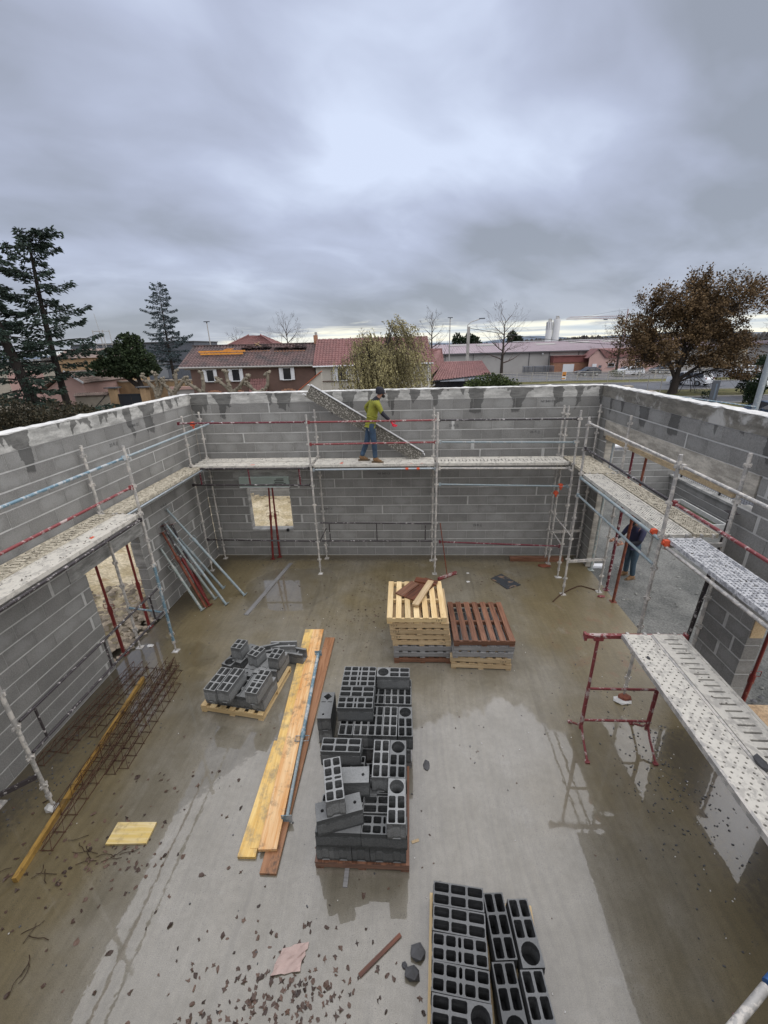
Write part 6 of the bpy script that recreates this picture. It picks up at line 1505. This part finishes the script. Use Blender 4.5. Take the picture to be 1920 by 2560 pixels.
for x in (-12.4, -11.0): mb.tube([(x, 39.5, 7.1), (x, 39.5, 7.32)], [.1, .02], 6)
mb.tube([(-11.0, 39.45, 7.18), (-7.3, 36.25, 5.25)], .09, 6); mb.tube([(-12.4, 39.45, 7.18), (-16.1, 36.25, 5.25)], .09, 6); mb.build('hip_tiles', 'roof_red', hp)
ch = thing('cream_house', 'cream rendered house with a red tiled roof behind the willow', 'house', (0, 0, 0))
MB().box((2.45, 31, 2.05), (10.0, 7.9, 4.3)).build('wall', 'cream_wall', ch)
rf = tiles(ch, (-2.62, 26.75, 4.16), (7.60, 26.75, 4.20), (-2.95, 31, 6.38), (7.25, 31, 6.36), 'roof_red', .27, .32); tiles(ch, (-2.62, 35.3, 4.16), (7.60, 35.3, 4.2), (-2.95, 31, 6.38), (7.25, 31, 6.36), 'roof_red', .6, .6)
cm = MB().box((-3.05, 31.0, 6.35), (.34, .34, .75)).build('chimney', 'brick_orange', ch); MB().tube([(-3.0, 31, 6.7), (-3.0, 31, 6.98)], .12, 8).build('chimney_pot', 'grey_wall', cm)
MB().tube([(-2.62, 26.70, 4.12), (7.60, 26.70, 4.16)], .06, 8).tube([(7.2, 26.85, 4.1), (7.2, 26.85, 0)], .045, 7).build('gutter', 'white', ch)
MB().box((2.4, 26.99, 2.90), (10.0, .07, .06)).build('string_course', 'brown_wall', ch)
window(ch, -.55, .15, 2.95, 4.02, 26.99, True, sh=.34); window(ch, 4.6, 5.4, 1.0, 2.2, 26.99, True)
MB().tube([(7.45, 26.8, 2.2), (7.75, 26.6, 2.45)], .05, 7).build('waste_pipe', 'white', ch)
rc = thing('coping_wall', 'sloping garden wall with bright red coping tiles between the houses', 'wall', (0, 0, 0))
MB().add([(-3.6, 24, -.1), (-1.4, 24, -.1), (-1.4, 24, 3.78), (-3.6, 24, 2.2), (-3.6, 24.3, -.1), (-1.4, 24.3, -.1), (-1.4, 24.3, 3.78), (-3.6, 24.3, 2.2)], [(0, 1, 2, 3), (4, 7, 6, 5), (3, 2, 6, 7), (0, 3, 7, 4), (1, 5, 6, 2)]).build('wall_body', 'cream_wall', rc)
M['coping_red'] = plain('coping_red', (0.46, 0.13, 0.065), .7, .2, 3)
cme = MB().box((0, 0, 0), (.30, .48, .06)).mesh('coping_tile', 'coping_red')
for i in range(9):
    u = i/8; put('coping_tile', cme, rc, X=Matrix.Translation((-3.5+2.0*u, 24.1, 2.34+1.44*u)) @ Matrix.Rotation(-RD(35.7), 4, 'Y'))
an_ = thing('annex_house', 'low annex with red tiled roofs beside the cream house', 'house', (0, 0, 0))
MB().box((9.9, 30.2, 1.2), (4.7, 3.9, 2.7)).build('wall', 'glass_dark', an_)
tiles(an_, (7.55, 27.9, 2.66), (12.65, 27.9, 3.10), (8.9, 32, 4.10), (12.45, 32, 4.10), 'roof_red2', .24, .24, .03); tiles(an_, (7.56, 29.0, 3.0), (8.9, 31.9, 4.0), (7.56, 32, 5.28), (8.65, 32, 5.28), 'roof_red2', .24, .24, .03)
MB().box((8.05, 32.2, 3.2), (1.1, .3, 4.1)).build('gable', 'cream_wall', an_)
MB().tube([(7.55, 27.86, 2.60), (12.65, 27.86, 3.04)], .05, 7).build('gutter', 'gate_black', an_)
# left: gate walls, pink gable house, rough wall, warehouse, mast
pg = thing('pink_house', 'small pink gabled house with a white verge behind the big cedar', 'house', (0, 0, 0))
MB().add([(-33.5, 34.2, -.2), (-29.2, 34.2, -.2), (-29.2, 34.2, 2.9), (-30.75, 34.2, 3.85), (-33.5, 34.2, 2.2), (-33.5, 42, -.2), (-29.2, 42, -.2), (-29.2, 42, 2.9), (-30.75, 42, 3.85), (-33.5, 42, 2.2)], [(0, 1, 2, 3, 4), (5, 9, 8, 7, 6), (1, 6, 7, 2), (0, 4, 9, 5)]).build('wall', 'pink_wall', pg)
tiles(pg, (-34.6, 33.9, 1.9), (-34.6, 42.2, 1.9), (-30.72, 33.9, 4.05), (-30.72, 42.2, 4.05), 'roof_old', .28, .34); tiles(pg, (-28.9, 42.2, 2.85), (-28.9, 33.9, 2.85), (-30.72, 42.2, 4.05), (-30.72, 33.9, 4.05), 'roof_old', .28, .34)
MB().bar((-30.72, 33.85, 4.08), (-28.85, 33.85, 2.86), .06, .20).build('verge_board', 'white', pg)
MB().box((-37.0, 36, 2.3), (4.0, .3, 3.6)).build('side_wall', 'pink_wall', pg)
gw = thing('gate_wall', 'old wall with a strip of cap tiles left of the iron gate', 'wall', (0, 0, 0))
MB().box((-26.7, 32, .8), (3.9, .3, 2.0)).build('wall_body', 'stone_wall', gw); tiles(gw, (-28.6, 31.6, 1.72), (-24.9, 31.6, 1.78), (-28.6, 32.1, 2.0), (-24.9, 32.1, 2.05), 'roof_old', .24, .3, .035, 'cap_tiles')
MB().bar((-25.3, 31.8, 1.7), (-27.0, 31.8, .3), .05, .05).build('stay', 'gate_black', gw)
for (x, l) in ((-24.5, 'ochre gate pillar with a dark capstone left of the iron gate'), (-21.2, 'ochre gate pillar right of the iron gate')):
    g_ = thing('gate_pillar', l, 'pillar', (x, 32, 0)); MB().box((0, 0, 1.1), (.66, .6, 2.5)).build('shaft', 'ochre_wall', g_); MB().box((0, 0, 2.44), (1.25, .95, .10)).build('capstone', 'stone_dark', g_)
ig = thing('iron_gate', 'closed dark metal gate between two ochre pillars', 'gate', (-22.85, 32.1, 0))
for s in (-1, 1):
    MB().box((s*.67, 0, .92), (1.30, .05, 1.75)).build('leaf_panel', 'gate_black', ig); MB().box((s*.67, -.05, .75), (1.28, .04, .06)).build('rail', 'gate_black', ig); MB().box((s*.67, -.05, 1.70), (1.28, .04, .06)).build('rail', 'gate_black', ig)
rw_ = thing('rough_wall', 'long rough ochre wall running behind the iron gate', 'wall', (0, 0, 0))
MB().box((-27.5, 40, 1.2), (16, .5, 2.6)).build('wall_body', 'ochre_wall', rw_); mb = MB()
for i in range(54): mb.box((-35.4+.3*i, 40, 2.55+random.uniform(-.03, .05)), (.30, .62, .14))
mb.build('cap_stones', 'stone_wall', rw_)
oc = thing('ochre_house', 'pale ochre crumbling house front behind the cedar', 'house', (0, 0, 0)); MB().box((-35.5, 47, 2.6), (9.0, 5, 5.4)).build('wall', 'ochre_wall', oc); MB().add([(-40.2, 44.2, 5.3), (-30.8, 44.2, 5.3), (-30.8, 47.2, 6.4), (-40.2, 47.2, 6.4)], [(0, 1, 2, 3)]).build('roof', 'roof_old', oc)
pf = thing('yard_wall', 'low pale yard wall with a pink band right of the iron gate', 'wall', (0, 0, 0)); MB().box((-17.0, 36, .9), (8.0, .3, 1.9)).build('wall_body', 'grey_wall', pf); MB().box((-17.0, 35.9, 1.95), (8.0, .4, .3)).build('band', 'pink_wall', pf)
wh = thing('warehouse', 'dark grey clad warehouse behind the blue cedar', 'building', (0, 0, 0))
MB().box((-55, 91, 3.9), (28, 12, 7.8)).build('wall', 'slate_wall', wh)
mb = MB()
for i in range(70): mb.box((-68.8+.4*i, 84.97, 3.9), (.05, .06, 7.7))
mb.build('cladding_ribs', 'slate_wall', wh); MB().box((-49.5, 84.9, 2.2), (3.0, .1, 3.4)).build('roller_door', plain('grey_door', (.19, .2, .215), .5, .08), wh); MB().box((-55, 90.9, 7.9), (28.4, 12.4, .2)).build('roof_edge', 'stone_dark', wh); MB().box((-51, 84.8, 4.15), (5, .6, .12)).build('canopy', 'white', wh)
ms = thing('lattice_mast', 'thin lattice frame with a whip antenna above the pine', 'mast', (0, 0, 0)); mb = MB()
for (x, y) in ((-45.2, 60), (-43.5, 60), (-45.2, 61.6), (-43.5, 61.6)): mb.tube([(x+.35*(1 if x < -44 else -1)*0, y, 0), (x, y, 9.4)], .05, 5)
for z in (3, 5, 7.2, 9.2):
    mb.tube([(-45.2, 60, z), (-43.5, 60, z)], .035, 4); mb.tube([(-43.5, 60, z), (-43.5, 61.6, z)], .035, 4); mb.tube([(-45.2, 60, z), (-45.2, 61.6, z)], .035, 4)
for (a, b) in ((3, 5), (5, 7.2), (7.2, 9.2)): mb.tube([(-45.2, 60, a), (-43.5, 60, b)], .025, 4); mb.tube([(-43.5, 60, a), (-45.2, 60, b)], .025, 4)
mb.build('frame', 'grey_wall', ms); MB().tube([(-44.3, 60.8, 5.0), (-44.5, 60.4, 11.8)], .03, 4).build('antenna', 'grey_wall', ms)
def lamp_post(x, y, h, label, flat=True):
    t = thing('lamp_post', label, 'lamp post', (x, y, 0)); MB().tube([(0, 0, -.1), (0, 0, h*.5), (0, 0, h)], [.13, .10, .07], 8).build('pole', 'grey_wall', t); MB().box((0, 0, h+.05), (.85, .4, .12)).box((0, 0, h-.08), (.14, .14, .2)).build('lamp_head', 'slate_wall', t); return t
lamp_post(12.86, 70, 10.0, 'tall straight lamp post left of the concrete pole'); lamp_post(-26.15, 60, 10.0, 'tall lamp post behind the left end of the brown roof')
up_ = thing('utility_pole', 'concrete utility pole with a curved lamp arm behind the annex roof', 'pole', (11.9, 38, 0))
mb = MB(); mb.prism([(-.19, -.15), (.19, -.15), (.19, .15), (-.19, .15)], -.1, 4.2); mb.box((0, 0, 5.7), (.30, .24, 3.2))
for i in range(6): mb.box((0, -.16, 1.2+i*.9), (.12, .03, .3))
mb.build('pole', 'grey_wall', up_); MB().tube([(-.1, 0, 7.0), (-.12, 0, 7.45), (.25, 0, 7.75), (1.1, 0, 8.0)], .04, 7).build('arm', 'galv', up_); MB().box((1.35, 0, 8.05), (.6, .18, .10)).build('lamp_head', 'slate_wall', up_)
cb = MB(); A_ = Vector((12.1, 38, 7.12)); E_ = Vector((62, 52, 6.6)); pts = [A_.lerp(E_, i/16)-Vector((0, 0, 2.0*4*(i/16)*(1-i/16))) for i in range(17)]; cb.tube(pts, .028, 4, 0, False, False); tag(cb.build('overhead_cable', 'gate_black'), 'sagging cable running right from the concrete pole', 'cable')
# factory hall, workshop, pink house, silos, crane
sh = thing('factory_hall', 'long grey factory hall with a lilac roof', 'building', (0, 0, 0))
MB().box((36.5, 86, 1.95), (58, 12, 4.1)).build('wall', 'grey_wall', sh)
mb = MB()
for x in (13.0, 18.6, 24.2, 29.7, 33.6, 39.3, 45): mb.box((x, 79.97, 2.0), (.12, .1, 4.0))
mb.build('joint_strip', 'stone_dark', sh)
rf = MB().add([(7.2, 79.5, 4.0), (66, 79.5, 3.95), (66, 92, 5.85), (7.2, 92, 5.75)], [(0, 1, 2, 3)]).add([(7.2, 104, 4.0), (66, 104, 3.95), (66, 92, 5.85), (7.2, 92, 5.75)], [(3, 2, 1, 0)]); rib = MB()
for i in range(118): x = 7.4+.5*i; rib.bar((x, 79.45, 4.05), (x, 91.9, 5.84), .06, .05)
rfo = rf.build('roof', 'roof_lilac', sh); rib.build('roof_ribs', 'roof_lilac', rfo); MB().box((36.6, 79.42, 3.92), (58.8, .15, .22)).build('gutter', 'stone_dark', rfo)
mb = MB()
for (x, u) in ((14.5, .75), (20.5, .7), (33.0, .62), (40.5, .72), (47.5, .74)): y = 79.5+12.5*u; z = 3.98+1.86*u+.07; mb.add([(x, y, z), (x+4.2, y, z), (x+4.2, y+1.7, z+.26), (x, y+1.7, z+.26)], [(0, 1, 2, 3)])
mb.build('skylight', 'grey_wall', rfo); MB().box((45, 92.0, 5.95), (32, .5, .12)).build('ridge_cap', 'white', rfo); MB().box((32.2, 79.7, 3.55), (.3, .3, .25)).build('wall_lamp', 'white', sh)
wk = thing('workshop', 'orange brick workshop with a red band and a white garage door', 'building', (0, 0, 0))
MB().box((37.3, 79.0, .9), (6.7, 2.0, 2.0)).build('wall', 'brick_orange', wk); MB().box((37.3, 78.9, 2.48), (6.9, 2.1, 1.2)).build('band', 'red_band', wk); MB().box((37.3, 78.8, 3.08), (7.1, 2.4, .10)).build('roof', 'roof_red', wk); MB().box((36.9, 77.95, .75), (2.1, .1, 1.6)).build('garage_door', 'white', wk)
mb = MB()
for i in range(9): mb.box((37.3, 77.98, .1+.2*i), (6.7, .02, .025))
mb.build('brick_courses', 'red_band', wk, kind='stuff')
ph = thing('pink_house', 'pink gabled office house behind the bare tree and white van', 'house', (0, 0, 0))
MB().add([(39.9, 76, -.1), (52.9, 76, -.1), (52.9, 76, 2.6), (43.0, 76, 2.6), (41.3, 76, 4.1), (39.9, 76, 2.7), (39.9, 79, -.1), (52.9, 79, -.1), (52.9, 79, 2.6), (43.0, 79, 2.6), (41.3, 79, 4.1), (39.9, 79, 2.7)], [(0, 1, 2, 3, 4, 5), (1, 7, 8, 2)]).build('wall', 'pink_wall', ph)
MB().add([(42.9, 75.7, 2.55), (53.2, 75.7, 2.55), (53.2, 79.5, 4.2), (41.3, 79.5, 4.25), (41.3, 75.7, 4.2)], [(0, 1, 2, 3, 4)]).add([(39.5, 75.7, 2.6), (41.3, 75.7, 4.25), (41.3, 79.5, 4.25), (39.5, 79.5, 2.6)], [(0, 1, 2, 3)]).build('roof', 'roof_red', ph)
MB().box((41.0, 75.93, .75), (.8, .1, 1.6)).build('door', 'white', ph); window(ph, 43.6, 44.7, .95, 1.6, 75.95, False); window(ph, 48.6, 49.3, .6, 1.9, 75.95, False); MB().box((42.1, 75.95, 1.05), (.5, .08, .4)).build('notice_board', 'slate_wall', ph)
for (x, r, h, l, base) in ((54.3, 1.05, 12.3, 'shorter ribbed white silo of the pair behind the hall', 5), (56.7, 1.15, 13.1, 'taller smooth white silo of the pair behind the hall', 5)):
    t = thing('silo', l, 'silo', (x, 150, 0)); MB().tube([(0, 0, -.1), (0, 0, 5.0), (0, 0, h)], [r*1.1, r*1.02, r], 18).build('barrel', 'white', t); mb = MB(); mb.tube([(0, 0, h), (0, 0, h+.5)], [.7, .5], 8); mb.box((0, 0, h+.8), (.9, .6, .3)); mb.box((.5, 0, h+.3), (.3, .3, .8)); mb.build('top_gear', 'grey_wall', t)
    if x < 55:
        mb = MB()
        for k in range(10): a = k*.63; mb.box((math.cos(a)*r*1.02, math.sin(a)*r*1.02, h-1.4), (.10, .10, 2.4))
        mb.box((-.3, -1.15, 5.4), (.5, .05, .9)); mb.build('ribs', 'slate_wall', t)
cr = thing('tower_crane', 'faint red tower crane jib above the factory roof', 'crane', (0, 0, 0)); mb = MB(); mb.tube([(76.6, 200, 15.3), (101.5, 200, 14.9)], .12, 4); mb.tube([(78, 200, 16.1), (101.5, 200, 15.9)], .10, 4)
for i in range(25): mb.tube([(77+i, 200, 15.3), (77.5+i, 200, 16.1)], .05, 4); mb.tube([(77.5+i, 200, 16.1), (78+i, 200, 15.3)], .05, 4)
M['crane_red'] = plain('crane_red', (.40, .29, .29), .7, .1)  # red paled in the colour itself to suggest distance haze
mb.build('jib', 'crane_red', cr); MB().tube([(103, 200, 0), (103, 200, 18.6)], .28, 4).build('tower', 'crane_red', cr); MB().tube([(84, 200, 16.1), (103, 200, 18.6)], .04, 4).build('tie_rod', 'slate_wall', cr); MB().box((93.9, 200, 14.6), (1.6, .5, .4)).build('trolley', 'slate_wall', cr)
# metal fence, poster, stacked racks
fe = thing('metal_fence', 'long grey metal rail fence along the grass verge', 'fence', (0, 0, 0)); pm = MB().box((0, 0, .72), (.10, .10, 1.5)).mesh('post', 'galv'); rm = MB().box((0, 0, 0), (32, .04, .075)).mesh('rail', 'galv')
for i in range(14): put('post', pm, fe, loc=(17.3+2.22*i, 56.0, 0))
for z in (.2, .42, .62, .84, 1.06, 1.30): put('rail', rm, fe, loc=(33, 55.93, z+.10))
po = thing('poster_board', 'small orange and white poster tied to the metal fence', 'poster', (28.58, 55.82, .92)); MB().box((0, 0, 0), (.62, .03, 1.2)).build('panel', 'alu', po); MB().box((0, -.018, .22), (.56, .006, .62)).box((-.05, -.018, -.42), (.5, .006, .16)).build('print', plain('poster_orange', (.62, .26, .06), .6), po); MB().box((.02, -.023, .02), (.34, .004, .14)).build('dark_print', 'gate_black', po)
random.seed(91)
for i, (x, l) in enumerate(((28.0, 'dark stacked rack beside the hall, leftmost of three'), (30.0, 'dark stacked rack beside the hall, middle of three'), (31.9, 'dark stacked rack beside the brick workshop, rightmost of three'))):
    mb = MB()
    for k in range(6): mb.box((x, 74, .35+.22*k), (1.7, 1.2, .09)); mb.box((x-.75, 73.5, .24+.22*k), (.1, .1, .22)); mb.box((x+.75, 73.5, .24+.22*k), (.1, .1, .22))
    tag(mb.build('rack', 'slate_wall'), l, 'rack')
# ------------------------------------------------------------------ cars
def car(x, y, rz, body, label, L=4.6, Wd=1.8, hgt=1.55, kind='van', z=.04):
    t = thing('parked_car', label, 'car', (x, y, z), rz); h2 = L/2
    pr = dict(van=[(-h2, .34), (-h2, .78), (-h2+.12, .98), (-h2+.95, 1.10), (-h2+1.75, hgt-.04), (-h2+2.3, hgt), (h2-.55, hgt-.02), (h2-.14, 1.05), (h2, .80), (h2, .34)],
              hatch=[(-h2, .34), (-h2, .70), (-h2+.15, .86), (-h2+1.15, .98), (-h2+1.95, hgt-.04), (-h2+2.4, hgt), (h2-1.0, hgt-.04), (h2-.25, 1.0), (h2, .82), (h2, .34)])[kind]
    n = len(pr); vs = []; fs = []
    for s in (-1, 1):
        for (a, b) in pr: k = 1.0 if b < 1.0 else 1-.30*(b-1.0)/(hgt-1.0)*.62; vs.append((a, s*Wd/2*k*(0.94 if abs(a) > h2-.2 else 1), b))
    for i in range(n): j = (i+1) % n; fs.append((i, j, n+j, n+i))
    fs += [tuple(range(n))[::-1], tuple(range(n, 2*n))]
    MB().add(vs, fs).build('body', body, t)
    zl, zh = 1.02, hgt-.13
    def sidew(a, b, s):
        def P_(u, zz): return (u, s*(Wd/2*(1-.30*max(0, (zz-1.0))/(hgt-1.0)*.62)+.012), zz)
        xa0, xb0 = a, b; return [P_(xa0, zl), P_(xb0, zl), P_(xb0-(.10 if xb0 > h2-1.2 else 0), zh), P_(xa0+(.55 if xa0 < -h2+1.5 else 0), zh)]
    for s in (-1, 1):
        for (a, b) in ((-h2+1.15, -.35), (-.27, .78), (.86, h2-.32 if kind == 'van' else h2-.6)):
            q = sidew(a, b, s); MB().add(q, [(0, 1, 2, 3)]).build('side_window', 'glass_dark', t)
        mb = MB(); mb.box((h2-.03, s*(Wd/2-.17), .92), (.06, .2, .22)); mb.build('tail_light', 'redpaint', t)
        MB().box((-h2+.06, s*(Wd/2-.28), .74), (.14, .36, .14)).build('headlight', 'alu', t)
        MB().box((-h2+1.35, s*(Wd/2+.08), 1.02), (.12, .18, .12)).build('mirror', body, t)
        MB().box((0, s*(Wd/2+.004), .62), (L*.62, .01, .03)).build('trim_strip', 'gate_black', t)
    a, b = pr[3], pr[4]; f = lambda u: (a[0]+(b[0]-a[0])*u-.01, a[1]+(b[1]-a[1])*u+.012)
    p0, p1 = f(.06), f(.92); MB().add([(p0[0], -Wd/2*.86, p0[1]), (p0[0], Wd/2*.86, p0[1]), (p1[0], Wd/2*.72, p1[1]), (p1[0], -Wd/2*.72, p1[1])], [(0, 1, 2, 3)]).build('windscreen', 'glass_dark', t)
    c, d = pr[6], pr[7]; MB().add([(c[0]+(d[0]-c[0])*.12+.012, -Wd/2*.7, c[1]-.1), (c[0]+(d[0]-c[0])*.12+.012, Wd/2*.7, c[1]-.1), (d[0]+.012, Wd/2*.8, d[1]+.04), (d[0]+.012, -Wd/2*.8, d[1]+.04)], [(0, 1, 2, 3)]).build('rear_window', 'glass_dark', t)
    for sx in (-h2+.88, h2-.86):
        for s in (-1, 1):
            w = MB().tube([(sx, s*(Wd/2-.20), .33), (sx, s*(Wd/2+.012), .33)], .33, 16).build('wheel', 'black', t); MB().tube([(sx, s*(Wd/2+.008), .33), (sx, s*(Wd/2+.03), .33)], .205, 12).build('rim', 'galv_clean', w)
    return t
M['car_white'] = plain('white_car_paint', (.78, .80, .82), .25, .03, spec=.5); M['car_dark'] = plain('dark_car_paint', (.022, .028, .045), .2, .05, spec=.5); M['car_navy'] = plain('navy_car_paint', (.035, .055, .095), .2, .05, spec=.5); M['car_grey'] = plain('grey_car_paint', (.07, .078, .09), .22, .05, spec=.5)
car(41.0, 46.7, RD(-62), 'car_white', 'silver white minivan parked on the road beside the oak trunk', 4.75, 1.85, 1.68)
car(36.1, 66.2, RD(14), 'car_dark', 'dark blue hatchback in front of the brick workshop', 4.0, 1.75, 1.5, 'hatch')
car(42.0, 64.5, RD(6), 'car_white', 'white van parked behind the fence right of the bare tree', 4.5, 1.8, 1.5)
car(49.6, 68.2, RD(8), 'car_grey', 'dark grey car in front of the pink wall left of the oak trunk', 4.2, 1.75, 1.4, 'hatch')
car(46.5, 41.0, RD(20), 'car_white', 'white car half hidden behind the cypress', 4.4, 1.8, 1.5, 'hatch')
car(57.0, 60.0, RD(8), 'car_white', 'distant white car seen under the oak branches', 4.4, 1.8, 1.5, 'hatch')
car(30.3, 20.2, RD(-12), 'car_navy', 'dark blue car at the right edge beyond the wall', 4.4, 1.8, 1.45, 'hatch', -.10)
# sign, pole, boundary pillars, posts, right-edge buildings
ts = thing('totem_sign', 'dark grey totem sign standing in the grass at the right', 'sign', (31.55, 27.8, 0), RD(-14)); MB().box((0, 0, 1.05), (.52, .16, 2.2)).build('panel', 'slate_wall', ts); MB().box((.04, -.085, 1.25), (.12, .01, 1.3)).build('print_strip', plain('totem_print', (.16, .20, .26), .5), ts); MB().box((0, 0, .03), (.4, .3, .12)).build('foot', 'stone_dark', ts)
gp = thing('galvanised_pole', 'thick pale galvanised pole leaning into the right picture edge', 'pole', (24.55, 14, 0)); MB().tube([(0, 0, -.15), (0, 0, 6.0)], [.16, .14], 10).build('tube', 'galv_clean', gp); MB().box((0, 0, -.02), (.5, .5, .05)).build('base_plate', 'galv', gp)
for (x, y, h, l) in ((17.52, 14, 3.2, 'squat rendered pillar with a flat cap beyond the back right wall corner'), (16.03, 9, 3.42, 'rendered pillar with a wide cap just beyond the right wall')):
    t = thing('boundary_pillar', l, 'pillar', (x, y, 0)); MB().box((0, 0, h/2-.1), (.30, .30, h)).build('shaft', 'cream_wall', t); MB().box((0, 0, h-.06), (.42, .42, .08)).build('cap', 'stone_wall', t)
sf = thing('post_row', 'row of thin dark posts by the road left of the oak', 'fence', (0, 0, 0))
for (x, y, h) in ((27.2, 38.3, 1.4), (28.2, 38, 1.1), (29.4, 38, 1.5), (31.0, 37.3, 2.0), (32.0, 36.6, 2.5)): MB().tube([(x, y, 0), (x, y, h)], .035, 6).build('post', 'galv', sf)
sw = thing('swing_frame', 'thin dark A frame standing behind the oak trunk', 'frame', (35.6, 38.2, 0)); mb = MB()
for (a, b) in ((-.9, 0), (.9, 0)): mb.tube([(a, -.3, 0), (0, 0, 2.0)], .03, 5); mb.tube([(a, .5, 0), (0, 0, 2.0)], .03, 5)
mb.build('legs', 'gate_black', sw)
rb = thing('right_house', 'pale grey house wall at the right picture edge', 'house', (0, 0, 0)); MB().box((41.5, 24.5, 1.6), (10, 6, 3.4)).build('wall', 'grey_wall', rb); MB().box((41.5, 24.5, 3.38), (10.6, 6.6, .16)).build('roof', 'stone_dark', rb)
dh = thing('distant_hall', 'distant hall with a pink roof edge right of the oak', 'building', (0, 0, 0)); MB().box((92, 80, 2.1), (34, 10, 4.4)).build('wall', 'grey_wall', dh); MB().box((92, 80, 4.5), (35, 11, .5)).build('roof', 'roof_lilac', dh); MB().box((92, 74.9, 1.4), (30, .2, 1.4)).build('window_band', 'glass_dark', dh)
lw_ = thing('garden_rail', 'thin blue grey handrail beyond the right wall near the oak', 'rail', (0, 0, 0)); MB().tube([(18.3, 12.0, 2.9), (21.6, 10.2, 2.45)], .035, 6).build('handrail', 'bluepaint', lw_)
mb2 = MB()
for u in (0, .33, .66, 1): mb2.tube([(18.3+3.3*u, 12-1.8*u, -.1), (18.3+3.3*u, 12-1.8*u, 2.9-.45*u)], .02, 5)
mb2.build('posts', 'bluepaint', lw_)
lid = thing('garden_edge_wall', 'bit of white wall top at the right end of the green bush', 'wall', (0, 0, 0)); MB().box((13.9, 21.6, 1.15), (1.4, .25, 2.5)).build('wall_body', 'white', lid)
# ------------------------------------------------------------------ far wood and hills
def far_band(name, x0, x1, y, h, seed, mat, n, kind='stuff', s=1.2):
    random.seed(seed); lf = MB()
    for i in range(n):
        x = random.uniform(x0, x1); top = h*(0.55+.45*abs(mnoise.noise(Vector((x*.035, seed, 0))))+.22*mnoise.noise(Vector((x*.22, seed, 3)))); z = random.random()**.8*top
        leafquad(lf, Vector((x, y+random.uniform(-8, 8), z)), Vector((random.gauss(0, .3), 0, 1)), s*random.uniform(.6, 1.8), .45)
    o = lf.build(name, mat); o['kind'] = kind; return o
far_band('far_wood', 62, 190, 230, 10.5, 3, 'far_trees', 5200, s=1.3)
far_band('far_wood', -20, 62, 240, 8.0, 4, 'cypress', 2200, s=1.1)
far_band('far_wood', -200, -40, 230, 7.0, 5, 'far_trees', 2600, s=1.3)
for (x, y, sd_, l) in ((24, 150, 3, 'dark bushy pine beyond the lilac roof, left of the bare tree'), (29, 155, 4, 'dark round pine beyond the lilac roof, behind the bare tree'), (43, 150, 6, 'dark pine beyond the lilac roof, left of the silos')):
    clump_tree('pine_tree', l, 'tree', [(x, y, 6.4, 3.0, 2.0, 1.8), (x-1.2, y, 8.0, 1.6, 1.2, 1.3)], 'cypress', sd_, 26, .9, [[(x, y, 0), (x, y, 7)]], .3)
M['hill'] = plain('hazy_hill', (0.105, 0.135, 0.175), 0.95, 0.12, .004); M['hill2'] = plain('nearer_hill', (0.110, 0.115, 0.115), 0.95, 0.15, .01)  # distance haze is painted into the far hills' bluish colour
def hill(name, y, f, mat, x0=-2600, x1=3000, n=120):
    mb = MB(); vs = []; fs = []
    for i in range(n+1):
        x = x0+(x1-x0)*i/n; h = f(x); vs += [(x, y, -1), (x, y+260, h), (x, y+700, h*.9-2)]
    for i in range(n):
        for k in range(2): a = i*3+k; fs.append((a, a+3, a+4, a+1))
    mb.add(vs, fs, 0, True); struct(name, mb, mat)
hill('far_hills', 1900, lambda x: 16+20*math.exp(-((x-560)/190)**2)+22*math.exp(-((x-1250)/420)**2)+8*mnoise.noise(Vector((x*.004, 1, 0))), 'hill')
hill('near_hill', 620, lambda x: 1.5+11.5/(1+math.exp(-(x-205)/28)) + 1.6*mnoise.noise(Vector((x*.012, 2, 0))), 'hill2', -1200, 1500)
